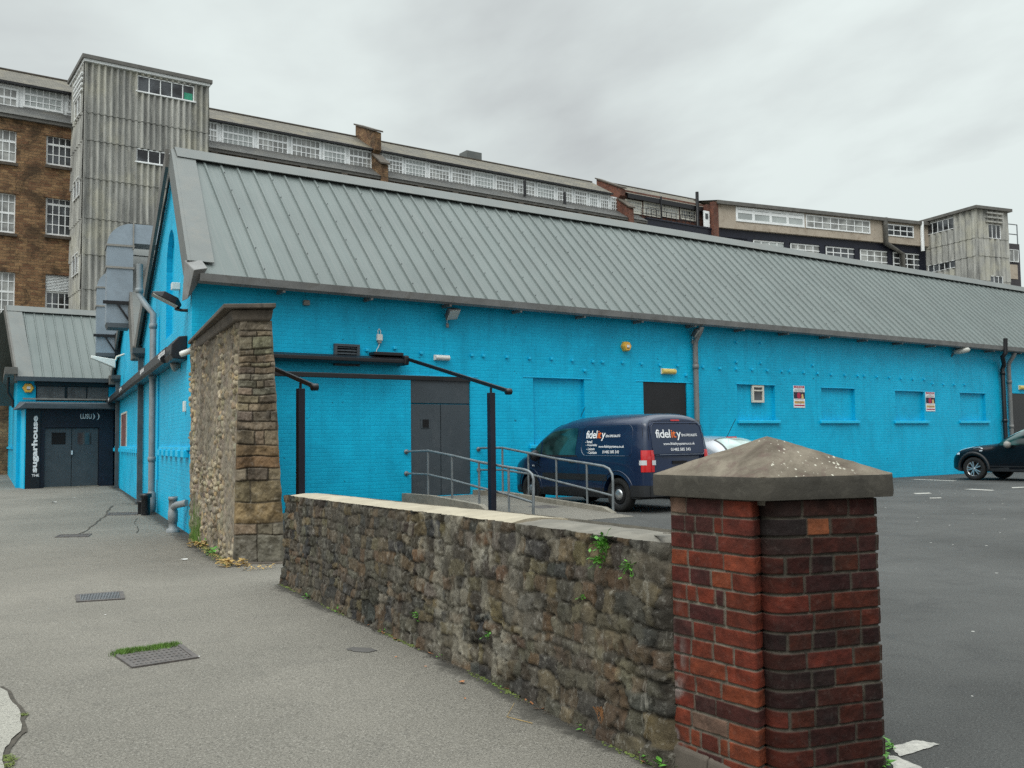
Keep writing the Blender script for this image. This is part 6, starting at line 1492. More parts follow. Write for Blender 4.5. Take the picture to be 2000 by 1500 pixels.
base = np.stack([x[None]+0*U, y[None]+0*U, V], -1); NN = np.stack([nx[None]+0*U, ny[None]+0*U, 0*U], -1)
if (nx*(x-PIL_C.x)+ny*(y-PIL_C.y)).mean() < 0: NN = -NN
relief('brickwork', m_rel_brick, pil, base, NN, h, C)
m = MB(); bl = Lp+(Rp-Tp).normalized()*.5*0
pB = Rp+(Lp-Ap).normalized()*.5; pL2 = Lp+(Lp-Ap).normalized()*.06
m.quad((pB.x, pB.y, -.1), (Lp.x, Lp.y, -.1), (Lp.x, Lp.y, 1.1), (pB.x, pB.y, 1.1)); m.build('back_face', m_mbrick, pil)
# cement plinth at the left foot
lp = [Lp+(Lp-Ap).normalized()*.02, Lp.lerp(Ap, .45), Lp.lerp(Ap, .98)]; nvv = Vector((-(Ap-Lp).y, (Ap-Lp).x)).normalized(); nvv = nvv if nvv.x < 0 else -nvv
m = MB(); A0 = [(lp[0], .045), (lp[1], .04), (lp[2], .02)]
for (p, za), (r_q, zb_) in zip(A0, A0[1:]):
    m.hexa([(p.x, p.y, -.12), (r_q.x, r_q.y, -.12), (r_q.x+nvv.x*.045, r_q.y+nvv.y*.045, -.12), (p.x+nvv.x*.045, p.y+nvv.y*.045, -.12), (p.x, p.y, za), (r_q.x, r_q.y, zb_), (r_q.x+nvv.x*.025, r_q.y+nvv.y*.025, zb_-.01), (p.x+nvv.x*.025, p.y+nvv.y*.025, za-.01)])
m.build('cement_plinth', m_copes, pil, bevel=.01)
# cap
cc = PIL_C; K = 1.205
cr4 = [cc+(Lp-cc)*K, cc+(Vector((.985, 3.664))-cc)*K*.985, cc+(Rp-cc)*K, cc+(pB-cc)*K]
z0c, z1c, zap = 1.100, 1.190, 1.352
NS = 44; bmc = bmesh.new()
def ringz(f, z): return [Vector((lerp(cc.x, c.x, f), lerp(cc.y, c.y, f), z)) for c in cr4]
rings = []
def sub(ring, n=NS):
    o = []
    for i in range(4):
        a, b = ring[i], ring[(i+1) % 4]
        o += [a.lerp(b, k/n) for k in range(n)]
    return o
qc = VN(51); prof_c = [(.80, z0c)]+[(1.0-.006*(k in (0, 8)), lerp(z0c, z1c, k/8)) for k in range(9)]+[(lerp(1.0, 0.004, k/40), lerp(z1c, zap, k/40)) for k in range(1, 41)]
V_ = []
for j, (f, z) in enumerate(prof_c):
    for i, p in enumerate(sub(ringz(f, z))):
        dd_ = .006*(float(qc.fbm(np.array([p.x*14.0]), np.array([p.y*14.0+z*30]), 3)[0])-.45)
        ctr = Vector((cc.x, cc.y, 0)); o2 = (Vector((p.x, p.y, 0))-ctr); o2 = o2.normalized() if o2.length > 1e-4 else Vector((0, 0, 0))
        cp = 0
        if 1 <= j <= 9:
            for c in cr4:
                dc = (Vector((p.x, p.y))-c).length
                if dc < .03: cp += .010*(1-dc/.03)
        V_.append(p+o2*(dd_-cp)+UP*(dd_ if j > 9 else 0))
n4 = NS*4; mb = MB(); mb.add(V_, [(j*n4+i, j*n4+(i+1) % n4, (j+1)*n4+(i+1) % n4, (j+1)*n4+i) for j in range(len(prof_c)-1) for i in range(n4)]+[tuple(range(n4))], 0, True)
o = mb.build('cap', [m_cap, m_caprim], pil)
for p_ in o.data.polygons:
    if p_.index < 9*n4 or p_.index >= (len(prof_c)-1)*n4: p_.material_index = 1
ms = o.modifiers.new('sharp', 'EDGE_SPLIT'); ms.split_angle = R(40)
m = MB(); m.prism([(p.x, p.y, 1.075) for p in [cc+(c-cc)*(.80 if i != 1 else .70) for i, c in enumerate(cr4)]], (0, 0, .027)); m.build('bed_joint', m_concd, pil)
# ---------------------------------------------------------------- vehicles: u forward from the rear, y to the left, z up
def crv(pts):
    xs = [p[0] for p in pts]; ys_ = [p[1] for p in pts]
    n = len(xs); ms = []
    for i in range(n):
        if i == 0 or i == n-1: ms.append((ys_[min(i+1, n-1)]-ys_[max(i-1, 0)])/(xs[min(i+1, n-1)]-xs[max(i-1, 0)]))
        else:
            a = (ys_[i]-ys_[i-1])/(xs[i]-xs[i-1]); b = (ys_[i+1]-ys_[i])/(xs[i+1]-xs[i]); ms.append(0 if a*b <= 0 else 2*a*b/(a+b))
    def f(x):
        if x <= xs[0]: return ys_[0]
        if x >= xs[-1]: return ys_[-1]
        i = max(k for k in range(n-1) if xs[k] <= x); h = xs[i+1]-xs[i]; t = (x-xs[i])/h
        return (2*t**3-3*t*t+1)*ys_[i]+(t**3-2*t*t+t)*h*ms[i]+(-2*t**3+3*t*t)*ys_[i+1]+(t**3-t*t)*h*ms[i+1]
    return f
class Car:
    def __init__(c, L, top, bot, plan, belt, tumble, rad, p=2.6, rake=None):
        c.L = L; c.top = crv(top); c.bot = crv(bot); c.plan = crv(plan); c.belt = belt; c.tum = tumble; c.rad = crv(rad); c.p = p; c.rake = rake or (lambda z: 0.0)
    def wz(c, u, z):     # half width below the roof rounding
        w_ = c.plan(u); t = max(0.0, (z-c.belt)/(c.top(2.0)-c.belt)); lo = max(0.0, (.42-z)/.3)
        return w_*(1-c.tum*t**1.35-.035*lo**2-.012*abs((z-.75)/.5)**2)
    def half(c, u, z):
        zt = c.top(u); r = min(c.rad(u), (zt-c.bot(u))*.8); zs = zt-r
        if z <= zs: return c.wz(u, z)
        t = min(1.0, (z-zs)/r); return c.wz(u, zs)*(1-t**c.p)**(1/c.p)
    def topz(c, u, y):
        zt = c.top(u); r = min(c.rad(u), (zt-c.bot(u))*.8); w_ = c.wz(u, zt-r); t = min(1.0, abs(y)/w_); return zt-r+r*(1-t**c.p)**(1/c.p)
    def pt(c, u, y, z):
        k = max(0.0, 1-u/.7); return (u+c.rake(z)*k, y, z)
    def shell(c, nu=90):
        us = [0, .012, .03, .055, .09, .14, .2]+[.2+(c.L-.4)*i/nu for i in range(1, nu+1)]+[c.L-.14, c.L-.09, c.L-.05, c.L-.025, c.L-.008, c.L]
        V = []; nr = 0
        for u in us:
            zb_, zt = c.bot(u), c.top(u); r = min(c.rad(u), (zt-zb_)*.8); zs = zt-r; ring = [(0, zb_), (c.wz(u, zb_)*.93, zb_)]
            for k in range(15): z = lerp(zb_+.02, zs, k/14); ring.append((c.wz(u, z), z))
            wt = c.wz(u, zs)
            for k in range(1, 13):
                a = math.pi/2*k/13; ring.append((wt*math.cos(a)**(2/c.p), zs+r*math.sin(a)**(2/c.p)))
            ring.append((0, zt)); full = ring+[(-y, z) for y, z in ring[-2:0:-1]]; nr = len(full); V += [c.pt(u, y, z) for y, z in full]
        n = len(us); F_ = [(i*nr+k, (i+1)*nr+k, (i+1)*nr+(k+1) % nr, i*nr+(k+1) % nr) for i in range(n-1) for k in range(nr)]
        F_ += [tuple(range(nr)), tuple((n-1)*nr+k for k in range(nr-1, -1, -1))]
        return V, F_
    def body(c, mat, parent, wheels, wr, track, lower=None, lowz=.3):
        V, F_ = c.shell(); m = MB(); m.add(V, F_, 0, True); o = m.build('body', [mat, m_void, lower or m_bplast], parent, local=True, uv=False)
        cut = MB()
        for wu in wheels:
            for sgn in (1, -1):
                cut.lathe([(0, -.20), (wr+.055, -.20), (wr+.055, .5), (0, .5)], (wu, sgn*(track-.06), wr), (0, sgn, 0), 40, 0, False)
        co = cut.build('cutter', m_void, None, uv=False); co.parent = parent
        md = o.modifiers.new('b', 'BOOLEAN'); md.operation = 'DIFFERENCE'; md.object = co; md.solver = 'EXACT'
        dg = bpy.context.evaluated_depsgraph_get(); me = bpy.data.meshes.new_from_object(o.evaluated_get(dg)); o.modifiers.clear(); old = o.data; o.data = me; bpy.data.objects.remove(co)
        while len(me.materials) < 3: me.materials.append(m_void)
        me.materials[0] = mat; me.materials[1] = m_void; me.materials[2] = lower or m_bplast
        for p in me.polygons:
            q = p.center; inside = False
            for wu in wheels:
                if abs(abs(q.y)-track) < .3 and math.hypot(q.x-wu, q.z-wr) < wr+.053: inside = True
            p.material_index = 1 if inside else (2 if q.z < lowz else 0); p.use_smooth = not inside
        es = o.modifiers.new('s', 'EDGE_SPLIT'); es.split_angle = R(48); return o
    def side_patch(c, name, u0, u1, zlo, zhi, mat, parent, sides=(1, -1), off=.004, nu=28, nz=10, label=None):
        r_ = []
        for sg in sides:
            m = MB(); m.grid(lambda a, b: (lambda u: (lambda z: c.pt(u, sg*(c.half(u, z)+off), z))(lerp(zlo(u), zhi(u), b)))(lerp(u0, u1, a)), [i/nu for i in range(nu+1)], [j/nz for j in range(nz+1)])
            o = m.build(name, mat, parent, local=True, uv=False); r_.append(o)
            if label: o['label'] = label
        return r_
    def top_patch(c, name, u0, u1, yf, mat, parent, off=.004, nu=16, ny=24):
        m = MB(); m.grid(lambda a, b: (lambda u: (lambda y: (u, y, c.topz(u, y)+off))(lerp(-yf(u), yf(u), b)))(lerp(u0, u1, a)), [i/nu for i in range(nu+1)], [j/ny for j in range(ny+1)])
        return m.build(name, mat, parent, local=True, uv=False)
    def side_line(c, name, pts, wd, mat, parent, sides=(1, -1), off=.003):
        for sg in sides:
            m = MB(); P = [Vector(c.pt(u, sg*(c.half(u, z)+off), z)) for u, z in pts]; m.tube(P, wd/2, 6); m.build(name, mat, parent, local=True, uv=False)
def wheel(parent, u, y, sg, r, wd, style):
    m = MB(); ax_ = (0, sg, 0); y0 = y-sg*wd/2
    m.lathe([(r*.60, -wd/2), (r*.86, -wd/2), (r*.96, -wd*.44), (r, -wd*.3), (r, wd*.3), (r*.96, wd*.44), (r*.86, wd/2), (r*.66, wd*.47), (r*.62, wd*.38)], (u, y0, r), ax_, 40)
    ty_ = m.build('wheel', m_tyre, parent, local=True, uv=False); m = MB()
    if style == 'steel':
        m.lathe([(r*.63, wd*.40), (r*.60, wd*.30), (r*.52, wd*.26), (r*.46, wd*.34), (r*.36, wd*.36), (0, wd*.36)], (u, y0, r), ax_, 32, 0)
        m.build('rim', m_steelw, ty_, local=True, uv=False)
        m = MB(); m.lathe([(r*.33, wd*.36), (r*.31, wd*.44), (r*.2, wd*.49), (0, wd*.50)], (u, y0, r), ax_, 28); m.build('hub_cap', m_alloy, ty_, local=True, uv=False)
        m = MB()
        m.lathe([(r*.53, wd*.30), (r*.53, wd*.33), (r*.46, wd*.35), (r*.46, wd*.32)], (u, y0, r), ax_, 28)
        m.build('vent_ring', m_void, ty_, local=True, uv=False)
    else:
        m.lathe([(r*.66, wd*.42), (r*.62, wd*.40), (r*.58, wd*.1)], (u, y0, r), ax_, 36); m.lathe([(r*.14, wd*.3), (r*.12, wd*.42), (0, wd*.43)], (u, y0, r), ax_, 16)
        for k in range(5):
            for dd in (-.16, .16):
                t = 2*math.pi*k/5+dd; t2 = 2*math.pi*k/5+dd*1.35; a = Vector((u+math.cos(t)*r*.1, y0+sg*wd*.36, r+math.sin(t)*r*.1)); b = Vector((u+math.cos(t2)*r*.62, y0+sg*wd*.38, r+math.sin(t2)*r*.62)); m.bar(a, b, .03, .028, up=(0, 1, 0))
        m.build('rim', m_alloy, ty_, local=True, uv=False)
        m = MB(); m.lathe([(r*.6, wd*.08), (0, wd*.08)], (u, y0, r), ax_, 24); m.build('brake_disc', m_void, ty_, local=True, uv=False)
head = lambda v: math.atan2(v.y, v.x)
# ---- navy panel van
vh = Vector((W.n.x, W.n.y))*-1; va = head(vh)
vright = Vector((vh.y, -vh.x))
Pl = Vector((2.35, 16.55)); vc = Pl+vright*.86
van = thing('parked_van', 'navy blue panel van with white company lettering parked nose to the blue wall', 'van', (vc.x, vc.y, 0), va)
V = Car(4.38, [(0, 1.70), (.06, 1.765), (.25, 1.80), (1.4, 1.815), (2.2, 1.79), (2.7, 1.70), (3.1, 1.50), (3.42, 1.26), (3.65, 1.12), (4.0, 1.03), (4.25, .90), (4.38, .66)],
        [(0, .33), (.25, .24), (4.0, .22), (4.38, .30)], [(0, .70), (.03, .775), (.09, .825), (.2, .862), (.6, .895), (2.6, .905), (3.6, .88), (4.0, .80), (4.25, .66), (4.38, .47)], 1.02, .155,
        [(0, .22), (.2, .26), (2.4, .34), (3.2, .30), (3.7, .22), (4.38, .3)], 2.5, lambda z: .0+.14*max(0, (z-1.0)/.8)**1.2)
V.body(m_vanblue, van, (.74, 3.47), .315, .80, m_bplast, .40)
for wu in (.74, 3.47):
    for sg in (1, -1): wheel(van, wu, sg*.865, sg, .315, .19, 'steel')
# glazed front door window and quarter light
wl = lambda u: 1.035+.035*max(0, (2.9-u)); wt_ = lambda u: min(V.top(u)-.20, 1.60)
V.side_patch('side_window', 1.93, 3.02, lambda u: 1.04+.0*u, lambda u: max(1.06, min(1.56, V.top(u)-.20-.0*(u-2))), m_carglass, van)
V.side_patch('quarter_window', 3.06, 3.36, lambda u: 1.04, lambda u: max(1.05, V.top(u)-.22), m_carglass, van)
V.side_patch('front_door_frame', 1.88, 3.40, lambda u: 1.005, lambda u: 1.035, m_bplast, van)
V.top_patch('windscreen', 2.72, 3.40, lambda u: .70, m_carglass, van, .005)
# recessed side panel: pressed crease outline with its highlights painted as paler lines
def rrect(u0, u1, z0, z1, r0, r1, n=7):
    P = []
    for (cu, cz, a0, r) in ((u1-r0, z0+r0, 270, r0), (u1-r1, z1-r1, 0, r1), (u0+r1, z1-r1, 90, r1), (u0+r0*.4, z0+r0*.4, 180, r0*.4)):
        for k in range(n+1): t = R(a0+90*k/n); P.append((cu+r*math.cos(t), cz+r*math.sin(t)))
    P.append(P[0]); return P
RR = rrect(.34, 1.76, 1.03, 1.60, .16, .14)
V.side_line('panel_crease', RR, .012, m_vanblue, van, off=.000)
V.side_line('panel_highlight', [p for p in RR if p[0] > 1.62 and p[1] < 1.2][:8], .010, m_crease, van, off=.004)
V.side_line('panel_highlight', [(.5+k*.11, 1.03) for k in range(11)], .008, m_crease, van, off=.004)
V.side_line('door_gap', [(1.86, .45), (1.87, 1.0), (1.87, 1.5), (1.92, 1.66)], .010, m_void, van, off=-.002)
V.side_line('door_gap', [(3.05, .55), (3.12, .8), (3.15, 1.0)], .010, m_void, van, off=-.002)
V.side_line('roof_gap', [(.10, 1.1), (.105, 1.45), (.13, 1.62), (.17, 1.735)], .010, m_void, van, off=-.001)
V.side_patch('rubbing_strip', 1.0, 3.0, lambda u: .56, lambda u: .68, m_bplast, van, off=.008)
for wu in (.74, 3.47):     # flared arches
    V.side_line('wheel_arch', [(wu+.44*math.cos(R(a)), .315+.44*math.sin(R(a))) for a in range(5, 180, 10)], .03, m_vanblue, van, off=-.004)
V.side_patch('door_handle', 1.93, 2.12, lambda u: .885, lambda u: .925, m_bplast, van, off=.014)
V.side_patch('side_repeater', 3.28, 3.36, lambda u: .80, lambda u: .83, m_clear, van, off=.008)
for sg in (1, -1):
    m = MB(); cx = Vector((3.12, sg*1.0, 1.02)); m.lathe([(.0, -.055), (.09, -.05), (.115, .0), (.10, .06), (0, .075)], cx, (1, 0, 0), 16); mo = m.build('wing_mirror', m_bplast, van, local=True, uv=False)
    MB().tube([(3.12, sg*.86, .98), (3.12, sg*.96, 1.0)], .02, 8).build('mirror_arm', m_bplast, van, local=True, uv=False)
# rear lamps, bumper, tailgate
V.side_patch('tail_light', .0, .12, lambda u: .74+.0*u, lambda u: 1.13, m_red, van, off=.012, nu=8, nz=12)
V.side_patch('reversing_light', .03, .15, lambda u: .865, lambda u: .95, m_clear, van, off=.015, nu=6, nz=4)
def rear_pt(y, z, off=.006):
    # rear face is the u=0 ring filled: stays on its rake
    return (V.rake(z)*1-off, y, z)
for sg in (1, -1):
    m = MB(); m.grid(lambda a, b: rear_pt(sg*lerp(.64, .715, a), lerp(.74, 1.13, b), .010), [0, .5, 1], [i/8 for i in range(9)]); m.build('tail_light', m_red, van, local=True, uv=False)
    m = MB(); m.grid(lambda a, b: rear_pt(sg*lerp(.61, .70, a), lerp(.865, .95, b), .014), [0, 1], [0, .5, 1]); m.build('reversing_light', m_clear, van, local=True, uv=False)
m = MB(); m.grid(lambda a, b: rear_pt(lerp(-.66, .66, a), lerp(1.06, 1.58, b), .004), [i/6 for i in range(7)], [i/8 for i in range(9)]); m.build('tailgate_panel', m_vanblue, van, local=True, uv=False)
cr2 = lambda pts, wd, mt, nm, off=.006: MB().tube([rear_pt(y, z, off) for y, z in pts], wd/2, 6).build(nm, mt, van, local=True, uv=False)
TG = [(-.60, 1.03), (.60, 1.03), (.645, 1.07), (.66, 1.2), (.62, 1.55), (.56, 1.62), (-.56, 1.62), (-.62, 1.55), (-.66, 1.2), (-.645, 1.07), (-.60, 1.03)]
cr2(TG, .014, m_vanblue, 'panel_crease'); cr2([(-.63, 1.06), (-.62, 1.045), (.50, 1.045)], .008, m_crease, 'panel_highlight', .010); cr2([(-.655, 1.10), (-.655, 1.3)], .007, m_crease, 'panel_highlight', .010)
cr2([(-.70, .60), (-.70, 1.5), (-.64, 1.66), (.64, 1.66), (.70, 1.5), (.70, .60)], .009, m_void, 'door_gap', .001)
m = MB(); m.grid(lambda a, b: rear_pt(lerp(-.11, .11, a), lerp(1.66, 1.685, b), .012), [0, 1], [0, 1]); m.build('brake_light', m_red, van, local=True, uv=False)
m = MB(); m.box(-.012, .02, -.18, .18, .88, .93); m.build('tailgate_handle', m_void, van, local=True, uv=False)
V.side_patch('rear_bumper', -.0, .36, lambda u: .30, lambda u: .50, m_bplast, van, off=.025)
m = MB(); m.grid(lambda a, b: (-.03-.02*math.cos(a*3.1), lerp(-.74, .74, (a+1)/2), lerp(.30, .50, b)), [i/8-1 for i in range(17)], [0, .5, 1]); m.build('rear_bumper', m_bplast, van, local=True, uv=False)
MB().tube([(2.6, .2, 1.80), (2.45, .2, 2.0)], .006, 6).build('aerial', m_void, van, local=True, uv=False)
# lettering
def sidefn(u_left, z0, k=1.0):     # left side: text runs from front (larger u) to the rear
    return lambda x_, y_: (lambda u, z: V.pt(u, V.half(u, z)+.007, z))(u_left-x_, z0+y_)
def rearfn(y_left, z0): return lambda x_, y_: rear_pt(y_left-x_, z0+y_, .012)
def fid(fn_maker, x0, z0, wd, ht, nm):
    mw = MB(); mo_ = MB()
    vs, fs = text_pts('fidel', 1.0, .012, .92); w1 = max(v.x for v in vs); vt, ft_ = text_pts('it', 1.0, .012, .92); w2 = max(v.x for v in vt); vy, fy_ = text_pts('y', 1.0, .012, .92); w3 = max(v.x for v in vy)
    tot = w1+w2+w3+.12; sx = wd/tot; sz2 = ht/.95; fn = fn_maker(x0, z0)
    mw.add([fn(v.x*sx, v.y*sz2) for v in vs], fs); mo_.add([fn((w1+.06+v.x)*sx, v.y*sz2) for v in vt], ft_); mw.add([fn((w1+w2+.12+v.x)*sx, v.y*sz2) for v in vy], fy_)
    mw.build('lettering', m_letw, van, local=True, fix=False, uv=False); mo_.build('lettering', m_leto, van, local=True, fix=False, uv=False)
fid(sidefn, 1.66, 1.36, .56, .20, 's'); fid(rearfn, .54, 1.355, .64, .20, 'r')
def ltxt(body, fnm, x0, z0, wd, ht, bold=.012):
    mw = MB(); fit_text(mw, body, wd, ht, fnm(x0, z0), bold=bold); mw.build('lettering', m_letw, van, local=True, fix=False, uv=False)
ltxt('EPoS SPECIALISTS', sidefn, 1.08, 1.375, .40, .045, .02); ltxt('EPoS SPECIALISTS', rearfn, -.11, 1.375, .40, .045, .02)
for i, (tx_, wd_) in enumerate((('- Retail', .20), ('- Hospitality', .33), ('- Leisure', .24), ('- Cashless', .28))): ltxt(tx_, sidefn, 1.655-.03*i, 1.268-.068*i, wd_, .052, .016)
ltxt('www.fidelitysystems.co.uk', sidefn, 1.25, 1.165, .72, .062, .012); ltxt('01482 585 343', sidefn, 1.12, 1.075, .46, .055, .012)
ltxt('www.fidelitysystems.co.uk', rearfn, .38, 1.205, .80, .062, .012); ltxt('01482 585 343', rearfn, .21, 1.11, .50, .055, .012)

# ---- silver hatchback beyond the van
sc2 = Vector((5.0, 19.5)); sil = thing('parked_car', 'silver hatchback mostly hidden between the navy van and the brick pillar', 'car', (sc2.x, sc2.y, 0), va)
S_ = Car(3.95, [(0, .98), (.06, 1.08), (.32, 1.27), (.62, 1.35), (1.5, 1.385), (2.1, 1.34), (2.6, 1.15), (2.9, .98), (3.5, .86), (3.95, .55)], [(0, .34), (.3, .22), (3.7, .2), (3.95, .3)],
         [(0, .58), (.05, .68), (.15, .75), (.5, .81), (2.5, .83), (3.4, .78), (3.8, .62), (3.95, .4)], .88, .20, [(0, .2), (.4, .3), (1.5, .32), (2.8, .25), (3.95, .25)], 2.4)
S_.body(m_silver, sil, (.72, 3.12), .29, .74, m_silver, .0)
for wu in (.72, 3.12):
    for sg in (1, -1): wheel(sil, wu, sg*.80, sg, .29, .18, 'alloy')
S_.top_patch('rear_window', .085, .52, lambda u: lerp(.60, .50, u/.5), m_carglass2, sil, .006)
S_.top_patch('window_seal', .07, .56, lambda u: lerp(.64, .54, u/.5), m_bplast, sil, .003)
m = MB(); m.grid(lambda a, b: (-.035-.02*math.cos(a*3.1), lerp(-.62, .62, (a+1)/2), lerp(.36, .58, b)), [i/8-1 for i in range(17)], [0, .5, 1]); m.build('rear_bumper', m_silver, sil, local=True, uv=False)
m = MB(); m.box(-.068, -.05, -.3, .3, .36, .42); m.build('bumper_insert', m_bplast, sil, local=True)
m = MB(); m.box(.50, .56, -.13, .13, S_.top(.53)-.01, S_.top(.53)+.022); m.build('brake_light', m_red, sil, local=True)
S_.side_patch('side_window', .75, 2.45, lambda u: .95, lambda u: max(.97, min(1.30, S_.top(u)-.12)), m_carglass, sil)
S_.side_patch('tail_light', .02, .22, lambda u: .72, lambda u: .92, m_red, sil, off=.008)
S_.top_patch('windscreen', 2.05, 2.65, lambda u: .62, m_carglass, sil, .005)
MB().tube([(.66, 0, S_.top(.66)), (.40, 0, S_.top(.66)+.38)], .006, 6).build('aerial', m_void, sil, local=True)

# ---- black crossover at the right edge
w1 = at_z(1904, 938, .0); fwd = vh; hub = Vector((w1.x, w1.y)); left = Vector((-fwd.y, fwd.x))
JL = 4.13; jc = hub-left*.86-fwd*(JL-.86)+fwd*.0
suv = thing('parked_car', 'glossy black compact crossover parked at the right edge with its nose to the blue wall', 'car', (jc.x, jc.y, 0), va)
J = Car(JL, [(0, .98), (.06, 1.15), (.4, 1.42), (.9, 1.54), (1.4, 1.57), (1.85, 1.53), (2.35, 1.32), (2.72, 1.09), (3.4, 1.0), (3.8, .92), (4.05, .78), (4.13, .60)],
        [(0, .42), (.3, .27), (3.7, .25), (4.0, .32), (4.13, .42)], [(0, .60), (.06, .74), (.2, .82), (.8, .875), (1.9, .855), (3.2, .88), (3.7, .83), (3.95, .70), (4.07, .55), (4.13, .40)], .98, .20, [(0, .25), (.5, .3), (1.6, .32), (2.8, .24), (3.4, .22), (4.13, .3)], 2.5)
J.body(m_blackcar, suv, (.76, 3.29), .335, .80, m_bplast, .36)
for wu in (.76, 3.29):
    for sg in (1, -1): wheel(suv, wu, sg*.865, sg, .335, .2, 'alloy')
J.side_patch('side_window', 1.10, 2.52, lambda u: 1.01+.02*(2.5-u), lambda u: max(1.05, min(1.44, J.top(u)-.115)), m_carglass, suv)
J.top_patch('windscreen', 1.92, 2.66, lambda u: .68, m_carglass2, suv, .005)
for sg in (1, -1):
    m = MB(); m.lathe([(0, -.08), (.07, -.07), (.10, .0), (.085, .07), (0, .09)], (2.22, sg*.99, 1.03), (1, 0, 0), 14); m.build('wing_mirror', m_greyplast, suv, local=True, uv=False)
    MB().tube([(2.28, sg*.84, .98), (2.24, sg*.95, 1.01)], .02, 8).build('mirror_arm', m_bplast, suv, local=True)
    for wu in (.76, 3.29):
        m = MB(); m.tube([J.pt(wu+.455*math.cos(R(a)), sg*(J.half(wu+.455*math.cos(R(a)), .335+.455*math.sin(R(a)))+.0), .335+.455*math.sin(R(a))) for a in range(-8, 190, 9)], .042, 8); m.build('wheel_arch', m_bplast, suv, local=True, uv=False)
    m = MB(); m.grid(lambda a, b: (lambda u, y: (u, sg*y, J.topz(u, y)+.012))(lerp(3.35, 3.80, a), lerp(.58, .70, b)+.0), [i/10 for i in range(11)], [0, .25, .5, .75, 1]); m.build('headlight', m_clear, suv, local=True, uv=False)
J.side_patch('fender_lamp', 3.02, 3.32, lambda u: .90+.05*math.sin((u-3.02)*9), lambda u: .94+.03*math.sin((u-3.02)*9), m_alloy, suv, off=.006)
J.side_patch('headlight', 3.72, 3.86, lambda u: .74, lambda u: .80, m_clear, suv, off=.008)
J.side_patch('side_repeater', 3.0, 3.09, lambda u: .845, lambda u: .87, m_clear, suv, off=.01)
J.side_patch('sill_strip', 1.1, 2.9, lambda u: .40, lambda u: .43, m_steelw, suv, off=.006)

# ---------------------------------------------------------------- weeds, grass, leaves, litter
def leafpatch(m, p, n, spread, size, rr, up=.5, mi=0, tall=0.0):
    for _ in range(n):
        size_ = size; a = rr.uniform(0, 6.28); d_ = 1.25*spread*math.sqrt(rr.random()); c = Vector((p.x+math.cos(a)*d_, p.y+math.sin(a)*d_, p.z+rr.uniform(.004, up*size*3)+tall*rr.random()*(1-d_/spread)))
        th = rr.uniform(0, 6.28); l = Vector((math.cos(th), math.sin(th), rr.uniform(-.2, .7))).normalized(); sd3 = l.cross(UP).normalized(); s = 1.5*size*rr.uniform(.6, 1.3); nn_ = sd3.cross(l)
        m.add([c, c+l*s*.5+sd3*s*.33+nn_*s*.08, c+l*s, c+l*s*.5-sd3*s*.33+nn_*s*.08, c+l*s*.55], [(0, 1, 4), (1, 2, 4), (2, 3, 4), (3, 0, 4)], mi)
def weed(px, n, spread, size, label, z=None, mat=None, tall=0.0, seed=0, p=None):
    q = p or on_alley(*px); rr = random.Random(seed+int(px[0]*7+px[1])); m = MB(); leafpatch(m, q, n, spread, size, rr, .5, 0, tall); o = m.build('weed_plant', mat or m_leaf, None, fix=False); tag(o, label, 'weed')
weed((345, 0), 1, .01, .01, '') if False else None
weed((1310, 1488), 110, .10, .026, 'leafy green weed where the low stone wall meets the brick pillar foot', tall=.03)
weed((1410, 1500), 60, .08, .022, 'small green weed under the left face of the brick pillar')
weed((1205, 1452), 22, .045, .020, 'small weed at the foot of the low wall nearest the pillar', tall=.02)
weed((1150, 1424), 26, .05, .018, 'pair of leaves sprouting from the low wall foot near the straw')
weed((1108, 1398), 12, .03, .018, 'tiny weed beside pale grit at the low wall foot')
weed((1000, 1336), 60, .11, .016, 'broad mossy weed tuft along the low wall foot', tall=.01)
weed((873, 1284), 30, .06, .020, 'bright weed at the wall foot above the lone brown leaf')
weed((768, 1236), 40, .08, .022, 'bushy weed at the wall foot right of the orange leaf scatter', tall=.03)
weed((680, 1196), 45, .09, .030, 'largest weed at the far half of the low wall foot', tall=.04)
weed((612, 1168), 22, .07, .022, 'sparse weed near the left end of the low wall')
weed((428, 1083), 70, .16, .05, 'bright green weed at the foot of the tall stone wall', tall=.06)
weed((405, 1066), 60, .14, .04, 'trailing green weed between the dry tufts by the tall wall', tall=.12)
weed((455, 1106), 90, .15, .05, 'dry straw coloured grass tuft at the tall wall corner', mat=m_dry)
weed((388, 1068), 60, .12, .05, 'dry straw coloured tuft farther along the tall wall foot', mat=m_dry)
weed((505, 1112), 50, .18, .03, 'flattened dry grass under the dressed end of the tall wall', mat=m_dry)
